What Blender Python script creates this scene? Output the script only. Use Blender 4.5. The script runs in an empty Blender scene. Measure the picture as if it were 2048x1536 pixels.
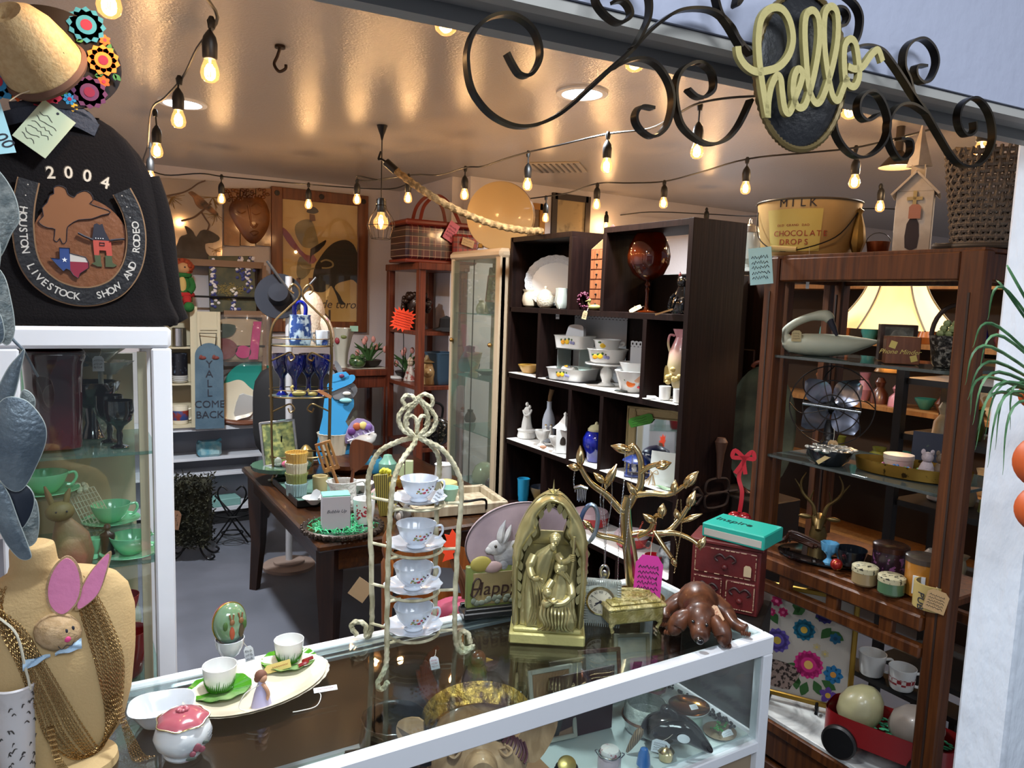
import bpy,math,random
from mathutils import Matrix,Vector
SC=bpy.context.scene
COL=SC.collection
PI=math.pi
sin,cos,rad=math.sin,math.cos,math.radians
# ---------------- camera, world, exposure, large lights ----------------
FPX=1480.0
YAW,PITCH,ROLL=rad(31),rad(6.4),rad(1.9)
C0=Vector((0,0,1.82))
_f=Vector((sin(YAW)*cos(PITCH),cos(YAW)*cos(PITCH),-sin(PITCH)))
_r=Vector((cos(YAW),-sin(YAW),0))
_u=_r.cross(_f)
RT=_r*cos(ROLL) + _u*sin(ROLL)
UP=_u*cos(ROLL) - _r*sin(ROLL)
FW=_f
cam=bpy.data.cameras.new('camera')
cam.sensor_width=36.0
cam.lens=FPX*36.0/2048
cam.clip_start=0.02
camo=bpy.data.objects.new('camera',cam)
COL.objects.link(camo)
mw=Matrix((RT,UP,-FW)).transposed().to_4x4()
mw.translation=C0
camo.matrix_world=mw
SC.camera=camo
w=bpy.data.worlds.new('world')
SC.world=w
w.use_nodes=True
w.node_tree.nodes['Background'].inputs[0].default_value=(0.55,0.62,0.75,1)
w.node_tree.nodes['Background'].inputs[1].default_value=0.16
SC.view_settings.view_transform='Standard'
SC.view_settings.look='None'
SC.view_settings.exposure=0.75
SC.view_settings.gamma=1.0
SC.cycles.max_bounces=7
SC.cycles.diffuse_bounces=3
SC.cycles.glossy_bounces=3
SC.cycles.transmission_bounces=4
SC.cycles.transparent_max_bounces=14
SC.cycles.caustics_reflective=False
SC.cycles.caustics_refractive=False
SC.cycles.sample_clamp_indirect=4.0
SC.cycles.use_denoising=True

def area_light(loc,sx,sy,power,col,rot=(0,0,0)):
    l=bpy.data.lights.new('area_lamp','AREA')
    l.shape='RECTANGLE';l.size=sx;l.size_y=sy
    l.energy=power;l.color=col
    o=bpy.data.objects.new('area_lamp',l)
    COL.objects.link(o);o.location=loc;o.rotation_euler=rot
    return o
# shop ceiling panels on the visitor's side of the opening, and the room's own downlights
area_light((0.1,-0.9,2.9),1.3,0.7,32,(0.86,0.93,1.0),(rad(28),0,rad(-25)))
area_light((-1.4,-0.2,2.9),0.7,1.2,14,(0.86,0.93,1.0),(0,rad(-25),0))
area_light((2.6,-1.3,2.9),1.2,0.7,12,(0.9,0.94,1.0),(rad(25),0,0))
for _x,_y,_p in ((1.99,2.79,34),(0.52,4.15,46),(3.2,4.2,14),(0.55,1.45,16),(3.6,1.6,14),(6.0,2.6,25),(5.2,4.2,25)):
    a_=area_light((_x,_y,2.735),0.16,0.16,_p,(0.88,0.95,1.0));a_.data.shape='DISK';a_.data.spread=rad(150)

# ---------------- pixel-to-place helpers (x, y in the 2048 x 1536 frame) ----------------
def ray(x,y):return FW + RT*((x-1024)/FPX) - UP*((y-768)/FPX)
def P(x,y,X=None,Y=None,Z=None,D=None):
    d=ray(x,y)
    if D is not None:return C0 + d*D
    i,v=(0,X) if X is not None else (1,Y) if Y is not None else (2,Z)
    return C0 + d*((v - C0[i])/d[i])
def S(px,z,X=None,Y=None):
    a=(px-1024)/FPX
    n=RT - FW*a
    # n . (p - C0) = 0
    if X is not None:
        t=-(n.x*(X-C0.x) + n.z*(z-C0.z))/n.y + C0.y
        return Vector((X,t,z))
    t=-(n.y*(Y-C0.y) + n.z*(z-C0.z))/n.x + C0.x
    return Vector((t,Y,z))
def dep(p):return (Vector(p)-C0).dot(FW)
def K(p):return dep(p)/FPX          # metres per pixel at a place
def face(p):return -math.atan2(p[0],p[1])   # turn so that the local -Y side looks at the entrance

# ---------------- materials ----------------
def lin(h):
    if isinstance(h,str):
        h=h.lstrip('#');c=[int(h[i:i+2],16)/255 for i in (0,2,4)]
    else:c=list(h)
    return tuple([x/12.92 if x <= .04045 else ((x+.055)/1.055)**2.4 for x in c] + [1.0])
MATS={}
def mat(name,col,rough=.5,metal=0.,bump=0.,bs=60.,col2=None,vs=6.,coat=0.,trans=0.,emit=0.,spec=.5,kind='noise',stretch=(1,1,1),alpha=1.,ramp=(.4,.6),sss=0.,dist=0.):
    if name in MATS:return MATS[name]
    m=bpy.data.materials.new(name);MATS[name]=m
    m.use_nodes=True;nt=m.node_tree;N=nt.nodes;Lk=nt.links.new
    b=N['Principled BSDF']
    c=lin(col)
    b.inputs['Base Color'].default_value=c
    b.inputs['Roughness'].default_value=rough
    b.inputs['Metallic'].default_value=metal
    b.inputs['Specular IOR Level'].default_value=spec
    b.inputs['Coat Weight'].default_value=coat
    b.inputs['Coat Roughness'].default_value=.08
    b.inputs['Transmission Weight'].default_value=trans
    b.inputs['Alpha'].default_value=alpha
    if emit:
        b.inputs['Emission Color'].default_value=c
        b.inputs['Emission Strength'].default_value=emit
    m.diffuse_color=c
    if col2 is not None or bump:
        tc=N.new('ShaderNodeTexCoord');mp=N.new('ShaderNodeMapping')
        mp.inputs['Scale'].default_value=stretch
        Lk(tc.outputs['Object'],mp.inputs[0])
    if col2 is not None:
        if kind == 'wave':
            t=N.new('ShaderNodeTexWave');t.inputs['Scale'].default_value=vs
            t.inputs['Distortion'].default_value=dist or 4.;t.inputs['Detail'].default_value=3;t.bands_direction='X'
        elif kind == 'vor':
            t=N.new('ShaderNodeTexVoronoi');t.inputs['Scale'].default_value=vs
        elif kind == 'check':
            t=N.new('ShaderNodeTexChecker');t.inputs['Scale'].default_value=vs
        else:
            t=N.new('ShaderNodeTexNoise');t.inputs['Scale'].default_value=vs;t.inputs['Detail'].default_value=6
            t.inputs['Distortion'].default_value=dist
        Lk(mp.outputs[0],t.inputs['Vector'])
        r=N.new('ShaderNodeValToRGB')
        r.color_ramp.elements[0].position=ramp[0];r.color_ramp.elements[1].position=ramp[1]
        r.color_ramp.elements[0].color=c;r.color_ramp.elements[1].color=lin(col2)
        Lk(t.outputs['Distance' if kind == 'vor' else 'Fac'],r.inputs[0])
        Lk(r.outputs[0],b.inputs['Base Color'])
    if bump:
        n=N.new('ShaderNodeTexNoise');n.inputs['Scale'].default_value=bs;n.inputs['Detail'].default_value=4
        Lk(mp.outputs[0],n.inputs['Vector'])
        bp=N.new('ShaderNodeBump');bp.inputs['Strength'].default_value=bump;bp.inputs['Distance'].default_value=.01
        Lk(n.outputs['Fac'],bp.inputs['Height']);Lk(bp.outputs[0],b.inputs['Normal'])
    return m
def thin_fresnel(N,Lk):
    fr=N.new('ShaderNodeFresnel');ge=N.new('ShaderNodeNewGeometry');ma=N.new('ShaderNodeMath');ma.operation='MULTIPLY_ADD'
    Lk(ge.outputs['Backfacing'],ma.inputs[0]);ma.inputs[1].default_value=-.8333;ma.inputs[2].default_value=1.5
    Lk(ma.outputs[0],fr.inputs[0]);return fr
def glass(name,tint,opac=.1,rough=.02,gloss=1.):
    """thin glass: lets light through, mirrors at a grazing look, tinted"""
    if name in MATS:return MATS[name]
    m=bpy.data.materials.new(name);MATS[name]=m
    m.use_nodes=True;nt=m.node_tree;N=nt.nodes;Lk=nt.links.new
    N.remove(N['Principled BSDF']);out=N['Material Output']
    tr=N.new('ShaderNodeBsdfTransparent');tr.inputs[0].default_value=lin(tint)
    gl=N.new('ShaderNodeBsdfGlossy');gl.inputs['Roughness'].default_value=rough
    gl.inputs[0].default_value=(gloss,gloss,gloss,1)
    df=N.new('ShaderNodeBsdfDiffuse');df.inputs[0].default_value=lin(tint)
    fr=thin_fresnel(N,Lk)
    m1=N.new('ShaderNodeMixShader');m1.inputs[0].default_value=opac
    Lk(tr.outputs[0],m1.inputs[1]);Lk(df.outputs[0],m1.inputs[2])
    m2=N.new('ShaderNodeMixShader')
    Lk(fr.outputs[0],m2.inputs[0]);Lk(m1.outputs[0],m2.inputs[1]);Lk(gl.outputs[0],m2.inputs[2])
    Lk(m2.outputs[0],out.inputs[0])
    m.diffuse_color=lin(tint)
    return m
def wood(name,c1,c2,rough=.4,scale=3.,axis=2,coat=.2,vs=5.,spec=.35):
    st=[14*scale,14*scale,14*scale];st[axis]=scale*.7
    return mat(name,c1,rough,col2=c2,kind='noise',vs=1.3,stretch=st,coat=coat,bump=.08,bs=2.,ramp=(.35,.68),dist=.6,spec=spec)

# ---------------- mesh builder ----------------
class G:
    def __init__(s,m=None,k=1.0):
        s.v=[];s.f=[];s.mi=[];s.ms=[];s.cur=0;s.T=Matrix.Identity(4);s.k=k
        if m is not None:s.m(m)
    def m(s,m):
        if m not in s.ms:s.ms.append(m)
        s.cur=s.ms.index(m);return s
    def at(s,x=0,y=0,z=0,rx=0,ry=0,rz=0,sc=1):
        s.T=Matrix.Translation((x,y,z)) @ Matrix.Rotation(rz,4,'Z') @ Matrix.Rotation(ry,4,'Y') @ Matrix.Rotation(rx,4,'X') @ Matrix.Scale(sc,4)
        return s
    def tm(s,M):s.T=M;return s
    def add(s,vs,fs):
        n=len(s.v)
        s.v += [s.T @ Vector(v) for v in vs]
        s.f += [[i+n for i in f] for f in fs];s.mi += [s.cur]*len(fs);return s
    def box(s,c,d,b=0.):
        cx,cy,cz=c;hx,hy,hz=d[0]/2,d[1]/2,d[2]/2
        if b <= 0:
            vs=[(cx+x*hx,cy+y*hy,cz+z*hz) for x in (-1,1) for y in (-1,1) for z in (-1,1)]
            return s.add(vs,[(0,1,3,2),(4,6,7,5),(0,4,5,1),(2,3,7,6),(0,2,6,4),(1,5,7,3)])
        b=min(b,hx*.9,hy*.9,hz*.9);vs=[];ix={}
        for x in (-1,1):
            for y in (-1,1):
                for z in (-1,1):
                    for a in range(3):
                        q=[hx-b,hy-b,hz-b];q[a] += b
                        ix[(x,y,z,a)]=len(vs);vs.append((cx+x*q[0],cy+y*q[1],cz+z*q[2]))
        fs=[]
        for a in range(3):
            o=[i for i in range(3) if i != a]
            for sg in (-1,1):
                f=[]
                for p,q in ((-1,-1),(1,-1),(1,1),(-1,1)):
                    k=[0,0,0];k[a]=sg;k[o[0]]=p;k[o[1]]=q;f.append(ix[(*k,a)])
                if (sg > 0) == (a == 1):f=f[::-1]
                fs.append(f)
        for a in range(3):# edges along axis a
            o=[i for i in range(3) if i != a]
            for p in (-1,1):
                for q in (-1,1):
                    f=[]
                    for sg,ax in ((-1,o[0]),(1,o[0]),(1,o[1]),(-1,o[1])):
                        k=[0,0,0];k[a]=sg;k[o[0]]=p;k[o[1]]=q;f.append(ix[(*k,ax)])
                    fs.append(f)
        for x in (-1,1):
            for y in (-1,1):
                for z in (-1,1):fs.append([ix[(x,y,z,a)] for a in range(3)])
        return s.add(vs,fs)
    def lathe(s,pr,seg=24,wob=None,ax='z',cap=True):
        vs=[];fs=[];n=len(pr)
        for r,z in pr:
            for i in range(seg):
                a=2*PI*i/seg;rr=r*(wob(a,z) if wob else 1)
                q=(rr*cos(a),rr*sin(a),z)
                if ax == 'y':q=(q[0],-q[2],q[1])
                elif ax == 'x':q=(q[2],q[0],q[1])
                vs.append(q)
        for j in range(n-1):
            for i in range(seg):
                k=(i+1) % seg;fs.append((j*seg+i,j*seg+k,(j+1)*seg+k,(j+1)*seg+i))
        if cap and pr[0][0] > 1e-6:fs.append(tuple(range(seg))[::-1])
        if cap and pr[-1][0] > 1e-6:fs.append(tuple((n-1)*seg+i for i in range(seg)))
        return s.add(vs,fs)
    def cyl(s,a,b,r,r2=None,seg=10):
        return s.tube([a,b],[r,r if r2 is None else r2],seg)
    def tube(s,pts,r,seg=8,closed=False,rope=0.,pitch=1.,flat=None):
        pts=[Vector(p) for p in pts];n=len(pts)
        rs=r if isinstance(r,(list,tuple)) else [r]*n
        vs=[];fs=[];up=None;L=0.
        for i in range(n):
            if closed:t=pts[(i+1) % n] - pts[i-1]
            else:t=pts[min(i+1,n-1)] - pts[max(i-1,0)]
            if t.length < 1e-9:t=Vector((0,0,1))
            t.normalize()
            if up is None:
                up=Vector((0,0,1)) if abs(t.z) < .9 else Vector((1,0,0))
                if flat is not None:up=Vector(flat[2])
            if flat is not None:up=Vector(flat[2])
            a=t.cross(up)
            if a.length < 1e-6:a=t.cross(Vector((0.31,.9,.2)))
            a.normalize();bb=a.cross(t).normalized();up=bb
            if i:L += (pts[i]-pts[i-1]).length
            for j in range(seg):
                th=2*PI*j/seg;rr=rs[i]
                if rope:rr *= 1-rope*.5 + rope*abs(cos(1.5*th + L*pitch))
                if flat is not None:
                    w_,h_=flat[0],flat[1]
                    cx_=(1 if cos(th) > 0 else -1) if seg == 4 else cos(th)
                    q=pts[i] + a*(w_*(1,-1,-1,1)[j % 4]) + bb*(h_*(1,1,-1,-1)[j % 4]) if seg == 4 else pts[i] + a*w_*cos(th) + bb*h_*sin(th)
                else:q=pts[i] + a*rr*cos(th) + bb*rr*sin(th)
                vs.append(q)
        m_=n if closed else n-1
        for i in range(m_):
            i2=(i+1) % n
            for j in range(seg):
                k=(j+1) % seg;fs.append((i*seg+j,i*seg+k,i2*seg+k,i2*seg+j))
        if not closed:
            fs.append(tuple(range(seg))[::-1]);fs.append(tuple((n-1)*seg+j for j in range(seg)))
        return s.add(vs,fs)
    def ball(s,c,r,seg=16,rings=10,fn=None):
        if not isinstance(r,(tuple,list)):r=(r,r,r)
        vs=[(c[0],c[1],c[2]-r[2])];fs=[]
        for j in range(1,rings):
            p=-PI/2 + PI*j/rings
            for i in range(seg):
                a=2*PI*i/seg;q=Vector((cos(p)*cos(a),cos(p)*sin(a),sin(p)))
                if fn:q=q*fn(q)
                vs.append((c[0]+r[0]*q.x,c[1]+r[1]*q.y,c[2]+r[2]*q.z))
        vs.append((c[0],c[1],c[2]+r[2]))
        for i in range(seg):
            k=(i+1) % seg;fs.append((0,1+k,1+i))
            for j in range(rings-2):fs.append((1+j*seg+i,1+j*seg+k,1+(j+1)*seg+k,1+(j+1)*seg+i))
            fs.append((1+(rings-2)*seg+i,1+(rings-2)*seg+k,len(vs)-1))
        return s.add(vs,fs)
    def ext(s,o,t,bev=0.):
        """outline in local x,z, thickness along y (centred)"""
        n=len(o);vs=[(x,-t/2,z) for x,z in o] + [(x,t/2,z) for x,z in o]
        fs=[tuple(range(n)),tuple(range(2*n-1,n-1,-1))]
        for i in range(n):
            k=(i+1) % n;fs.append((i,i+n,k+n,k))
        return s.add(vs,fs)
    def surf(s,fn,nu,nv,cu=False,thick=0.):
        vs=[];fs=[]
        for j in range(nv+1):
            for i in range(nu if cu else nu+1):vs.append(fn(i/nu,j/nv))
        w_=nu if cu else nu+1
        for j in range(nv):
            for i in range(nu):
                k=(i+1) % w_ if cu else i+1;fs.append((j*w_+i,j*w_+k,(j+1)*w_+k,(j+1)*w_+i))
        return s.add(vs,fs)
    def text(s,t,size,x=0,z=0,y=0,depth=.0006,ax='CENTER',rot=0,shear=0,bold=0.):
        cu=bpy.data.curves.new('t','FONT');cu.body=t;cu.size=size;cu.extrude=depth;cu.align_x=ax;cu.shear=shear;cu.offset=bold
        cu.resolution_u=3
        o=bpy.data.objects.new('t',cu);COL.objects.link(o)
        me=bpy.data.meshes.new_from_object(o)
        T0=s.T;s.T=T0 @ Matrix.Translation((x,y,z)) @ Matrix.Rotation(rot,4,'Y') @ Matrix.Rotation(PI/2,4,'X')
        s.add([v.co for v in me.vertices],[list(p.vertices) for p in me.polygons])
        s.T=T0
        bpy.data.objects.remove(o);bpy.data.curves.remove(cu);bpy.data.meshes.remove(me);return s
    def mesh(s,name,ang=38):
        me=bpy.data.meshes.new(name);k=s.k
        me.from_pydata([tuple(v*k) for v in s.v],[],s.f)
        for m_ in s.ms:me.materials.append(m_)
        me.polygons.foreach_set('material_index',s.mi)
        me.polygons.foreach_set('use_smooth',[True]*len(s.f))
        me.update()
        me.set_sharp_from_angle(angle=rad(ang))
        return me
def tag(o,label=None,cat=None,group=None,kind=None):
    if label:o['label']=label
    if cat:o['category']=cat
    if group:o['group']=group
    if kind:o['kind']=kind
    return o
def obj(name,g,parent=None,loc=None,rz=0.,label=None,cat=None,group=None,kind=None,rot=None,ang=38):
    o=bpy.data.objects.new(name,g.mesh(name,ang));COL.objects.link(o)
    if loc is not None:o.location=loc
    o.rotation_euler=rot or (0,0,rz)
    if parent is not None:o.parent=parent
    return tag(o,label,cat,group,kind)
def thing(name,label,cat,loc=(0,0,0),rz=0.,group=None,rot=None):
    o=bpy.data.objects.new(name,None);COL.objects.link(o);o.empty_display_size=.02
    o.location=loc;o.rotation_euler=rot or (0,0,rz)
    return tag(o,label,cat,group)
def dup(root,loc,rz=None,label=None,group=None,sc=None):
    kids={}
    for q in COL.objects:
        if q.parent is not None:kids.setdefault(q.parent,[]).append(q)
    def cp(o,par):
        c=o.copy();COL.objects.link(c);c.parent=par
        for ch in kids.get(o,()):cp(ch,c)
        return c
    r=cp(root,None);r.location=loc
    if rz is not None:r.rotation_euler=(0,0,rz)
    if sc:r.scale=(sc,)*3 if not isinstance(sc,tuple) else sc
    return tag(r,label,None,group)
def struct(name,g,loc=None,rz=0.):return obj(name,g,None,loc,rz,kind='structure')
def spl(pts,n=8,closed=False):
    """Catmull-Rom through points"""
    pts=[Vector(p).to_3d() if len(p) == 3 else Vector((p[0],0,p[1])) for p in pts];out=[];N_=len(pts)
    rng=range(N_) if closed else range(N_-1)
    for i in rng:
        if closed:a,b,c,d=pts[i-1],pts[i],pts[(i+1) % N_],pts[(i+2) % N_]
        else:a,b,c,d=pts[max(i-1,0)],pts[i],pts[i+1],pts[min(i+2,N_-1)]
        for j in range(n):
            t=j/n
            out.append(.5*((2*b) + (c-a)*t + (2*a-5*b+4*c-d)*t*t + (3*b-a-3*c+d)*t**3))
    if not closed:out.append(pts[-1])
    return out
def sp2(pts,n=6,closed=True):return [(v.x,v.z) for v in spl(pts,n,closed)]
def ell(cx,cz,rx,rz,n=24,a0=0.,a1=2*PI):return [(cx+rx*cos(a0+(a1-a0)*i/n),cz+rz*sin(a0+(a1-a0)*i/n)) for i in range(n)]
RND=random.Random(7)
# ================= the setting =================
WH=mat('wall_paint','#cdc6c8',.7,bump=.12,bs=40)
WHN=mat('textured_white_paint','#d3dbe6',.6,bump=.9,bs=22,stretch=(1,1,.45))
CEI=mat('ceiling_gloss_paint','#aaa29b',.24,bump=.16,bs=110,spec=.5)
FLO=mat('grey_floor_paint','#5a5c65',.45,col2='#4f5159',vs=2,bump=.05,bs=9)
GRB=mat('grey_trim_paint','#a3a19c',.5)
g=G(FLO).box((3.5,2,-.05),(13,9.5,.1));struct('floor',g)
g=G(CEI).box((4.6,3.55,2.79),(15,5.5,.08));struct('ceiling',g)
g=G(WH).box((0.8,6.36,1.4),(3.5,.16,2.8));struct('wall_back',g)
g=G(WH).box((2.63,5.76,1.4),(.16,1.06,2.8));struct('wall_return',g)
g=G(WH).box((7.3,5.2,1.4),(9.3,.16,2.8));struct('wall_far',g)
g=G(WH).box((-1.0,3.7,1.4),(.12,5.4,2.8));struct('wall_left',g)
# opening wall: header with trim bands, jambs
def hdr(yo,th,z0,z1,m,name,x0=-.6,x1=2.6):
    sl=-.084
    q=lambda x,y:(x,.847 + sl*(x-.816) + y)
    a,b,c,d=q(x0,yo),q(x1,yo),q(x1,yo+th),q(x0,yo+th)
    vs=[(*p,z) for z in (z0,z1) for p in (a,b,c,d)]
    struct(name,G(m).add(vs,[(3,2,1,0),(4,5,6,7),(0,1,5,4),(1,2,6,5),(2,3,7,6),(3,0,4,7)]))
hdr(-.105,.10,2.18,3.1,mat('header_paint','#a3a8bc',.6,bump=.25,bs=30),'wall_header')
hdr(-.10,.022,2.165,2.179,GRB,'trim_header_near')
hdr(-.075,.04,2.172,2.179,mat('grey_trim_dark','#8b8985',.5),'trim_header_soffit')
hdr(-.03,.026,2.155,2.179,GRB,'trim_header_far')
g=G(WHN).at(1.62,.773,0,rz=math.atan(-.084))
g.surf(lambda u,v:(.004*sin(v*57)*cos(v*23)+.03*0,0,0),1,1) if 0 else None
g.box((.35,-.035,1.09),(.7,.105,2.18),.008);struct('wall_pillar',g)
g=G(WHN).box((-.45,.86,1.09),(.70,.10,2.18),.01);struct('wall_jamb',g)
# ceiling downlights
def downlight(p,label):
    t=thing('downlight',label,'ceiling light',(p[0],p[1],2.75))
    obj('trim_ring',G(mat('light_trim','#dcdcdc',.5)).lathe([(.115,0),(.115,-.008),(.09,-.01),(.088,0)],32),t)
    obj('diffuser',G(mat('light_diffuser','#dff0ff',emit=9)).lathe([(.088,-.004),(.0,-.0045)],32,cap=False),t)
downlight((1.99,2.79),'round white downlight glowing in the ceiling below the iron scroll')
downlight((.52,4.15),'round white downlight glowing behind the string bulbs near the jacket')
# ================= furniture =================
WP=mat('white_powder_coat','#d9dce2',.35,coat=.3)
BK=wood('espresso_wood','#120807','#1e100d',.5,coat=.0,spec=.15)
BRW=wood('walnut_cabinet_wood','#3a1c0a','#5e3415',.42,coat=.05)
CRM=mat('cream_paint_metal','#b5a288',.4,bump=.05)
RBW=wood('red_brown_wood','#4a2012','#6e3420',.4)
GP=glass('pane_glass','#f6fbfa',.0)
GSH=glass('shelf_glass','#b9d3cc',.12)
DARKV=mat('black_metal','#131315',.4,metal=.6)
# --- counter (display case)
cx0,cx1,cy0,cy1,ct=-.5,1.604,1.256,1.762,.95
t=thing('display_counter','white framed glass display counter in front with antiques on its top','display case',(.55,1.5,0))
def F(name,boxes,m,par,b=.003,org=(.55,1.5,0)):
    g=G(m)
    for c,d in boxes:g.box((c[0]-org[0],c[1]-org[1],c[2]-org[2]),d,b)
    return obj(name,g,par)
w_=.035
L_=cx1-cx0;mx=(cx0+cx1)/2;my=(cy0+cy1)/2;W_=cy1-cy0
F('top_frame',[((mx,cy0+w_/2,ct-.025),(L_,w_,.05)),((mx,cy1-w_/2,ct-.02),(L_,w_,.04)),((cx1-w_/2,my,ct-.025),(w_,W_-2*w_,.05)),((cx0+w_/2,my,ct-.025),(w_,W_-2*w_,.05))],WP,t)
for (x,y) in ((cx1-w_/2,cy0+w_/2),(cx1-w_/2,cy1-w_/2),(cx0+w_/2,cy0+w_/2),(cx0+w_/2,cy1-w_/2)):
    F('leg',[((x,y,(ct-.05)/2+.0),(w_,w_,ct-.05))],WP,t)
F('base_frame',[((mx,my,.64),(L_-.002,W_-.002,.03))],WP,t)
F('base_cabinet',[((mx,my,.33),(L_-.04,W_-.04,.58))],mat('beige_laminate','#8c7a63',.5),t)
F('glass_top',[((mx,my,ct+.002),(L_-.05,W_-.05,.006))],GP,t,.001)
F('glass_front',[((mx,cy0+.012,.78),(L_-.07,.004,.24))],GP,t,0)
F('glass_end',[((cx1-.012,my,.78),(.004,W_-.07,.24))],GP,t,0)
F('deck',[((mx,my,.658),(L_-.07,W_-.07,.006))],mat('white_deck','#b9c4c2',.3),t,0)
F('back_panel',[((mx,cy1-.008,.78),(L_-.07,.006,.25))],mat('brown_back_board','#5f4530',.6),t,0)
F('sliding_track',[((mx,cy1-w_-.012,ct-.012),(L_-.08,.018,.012)),((mx,cy1-w_-.035,ct-.014),(L_-.08,.008,.01))],mat('brushed_aluminium','#9aa6ad',.35,metal=.8),t,.001)
# --- left glass tower
t=thing('curio_tower','white framed glass tower cabinet with the jacket laid over its top','cabinet',(.02,2.15,0))
F('top_frame',[((.03,2.13,1.705),(.36,.38,.05))],WP,t,.008,(.02,2.15,0))
for (x,y) in ((.188,1.962),(.188,2.295),(-.118,1.962),(-.118,2.295)):
    F('post',[((x,y,.84),(.044,.044,1.68))],WP,t,.004,(.02,2.15,0))
F('base',[((.03,2.13,.05),(.34,.36,.1))],WP,t,.004,(.02,2.15,0))
F('inner_strip',[((.148,1.975,.84),(.02,.01,1.66))],CRM,t,0,(.02,2.15,0))
F('back_panel',[((.02,2.312,.84),(.26,.006,1.6))],mat('tan_panel','#b0a284',.6),t,0,(.02,2.15,0))
F('front_glass',[((.02,1.955,.84),(.27,.003,1.66))],GP,t,0,(.02,2.15,0))
for z in (1.425,1.152,.82,.5):F('glass_shelf',[((.03,2.13,z),(.30,.33,.007))],GSH,t,0,(.02,2.15,0))
TWS=(1.43,1.157,.825)
# --- espresso bookcase
t=thing('cube_bookcase','dark espresso open bookcase of staggered cubbies holding white ceramics','bookcase',(2.4,3.06,0))
o3=(2.4,3.06,0);BX=2.25;BD=.30;bx=BX+BD/2
def brd(y0,y1,z,th=.028):return ((bx,(y0+y1)/2,z-th/2),(BD,y1-y0,th))
def vrt(y,z0,z1,th=.028):return ((bx,y,(z0+z1)/2),(BD,th,z1-z0))
F('side_panel',[((bx-.005,2.315,1.095),(BD+.02,.03,2.19))],BK,t,.002,o3)
F('side_panel',[((bx,3.80,1.095),(BD,.03,2.19))],BK,t,.002,o3)
for a in ((2.33,2.925,2.19),(3.19,3.80,2.19),(2.33,3.80,1.785),(2.33,3.80,1.395),(2.33,3.80,.995),(2.33,3.80,.61),(2.33,3.80,.22)):
    F('shelf',[brd(*a)],BK,t,.001,o3)
for a in ((3.2,1.785,2.162),(2.915,1.785,2.162),(3.475,1.395,1.757),(2.59,1.395,1.757),(3.15,.995,1.367),(2.88,.995,1.367),(3.385,.61,.967),(3.15,.22,.58),(2.7,.22,.58)):
    F('divider',[vrt(*a)],BK,t,.001,o3)
F('back_panel',[((2.555,3.06,.89),(.008,1.46,1.74)),((2.555,3.355,1.97),(.008,.89,.4))],BK,t,0,o3)
LIN=mat('white_shelf_paper','#e3e1dc',.7)
for a in ((2.35,2.575,1.396),(2.61,3.46,1.396),(3.49,3.78,1.396),(3.17,3.78,.996),(2.9,3.13,.996),(2.35,2.865,.996),(2.35,3.37,.611)):
    obj('shelf_liner',G(LIN).box((bx-.01-2.4,(a[0]+a[1])/2-3.06,a[2]+.001),(BD-.01,a[1]-a[0],.003)),t)
# --- cream metal glass cabinet
o4=(2.4,4.15,0)
t=thing('display_cabinet','cream metal display cabinet with glass doors beside the dark bookcase','cabinet',o4)
X0=2.2;y0,y1,zt=3.84,4.5,2.13
F('frame',[((X0+.02,y0+.03,1.06),(.04,.06,2.05)),((X0+.02,y1-.025,1.06),(.04,.05,2.05)),((X0+.33,y0+.02,1.06),(.03,.04,2.05)),((X0+.33,y1-.02,1.06),(.03,.04,2.05)),((X0+.17,y0-.0+.003,1.06),(.32,.006,2.05))],CRM,t,.004,o4)
F('top',[((X0+.17,(y0+y1)/2,zt-.03),(.36,y1-y0+.03,.06))],CRM,t,.02,o4)
F('base',[((X0+.17,(y0+y1)/2,.05),(.35,y1-y0,.1))],CRM,t,.01,o4)
for yy in (y0+.19,y1-.18):
    d_=F('door',[((X0,yy,1.08),(.003,.285,1.98))],glass('door_glass','#dfe6df',.05),t,0,o4)
obj('mullion',G(mat('dark_seam','#3a3a34',.5)).box((X0-2.4,.02,1.08),(.006,.004,1.98)),t)
for yy in (y0+.075,y1-.06):
    obj('knob',G(mat('brass_knob','#a37a45',.3,metal=.9)).at(X0-2.4,yy-4.15,1.55).ball((-.015,0,0),.014).cyl((0,0,0),(-.015,0,0),.005),t)
for z in (1.73,1.32,.97,.6):F('glass_shelf',[((X0+.17,(y0+y1)/2,z),(.30,y1-y0-.06,.007))],GSH,t,0,o4)
# --- etagere
o5=(2.34,1.47,0)
t=thing('etagere','tall brown wooden open etagere with glass shelves beside the white pillar','shelf unit',o5)
EX=2.15;ey0,ey1,et=1.13,1.815,2.005
for (x,y,w2) in ((EX+.025,ey0+.0,.07),(EX+.025,ey1,.06),(EX+.40,ey0,.05),(EX+.40,ey1,.05)):
    g=G(BRW).box((x-o5[0],y-o5[1],et/2),(.05,w2,et),.006)
    g.m(mat('groove_dark','#241208',.6)).box((x-.026-o5[0],y-o5[1],et/2-.05),(.003,.006,et-.14))
    obj('post',g,t)
F('top_rail',[((EX+.022,(ey0+ey1)/2,et-.045),(.04,ey1-ey0-.066,.083)),((EX+.40,(ey0+ey1)/2,et-.045),(.04,ey1-ey0-.052,.083)),((EX+.21,ey0,et-.045),(.318,.04,.083)),((EX+.21,ey1,et-.045),(.318,.04,.083))],BRW,t,.006,o5)
F('top_panel',[((EX+.21,(ey0+ey1)/2,et-.0015),(.41,ey1-ey0+.06,.012))],BRW,t,.002,o5)
F('side_frame',[((EX+.10,ey1,1.4),(.03,.03,1.1)),((EX+.33,ey1-.0,1.4),(.03,.03,1.1))],BRW,t,.003,o5)
ESH=(1.66,1.30,.955,.36)
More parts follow.
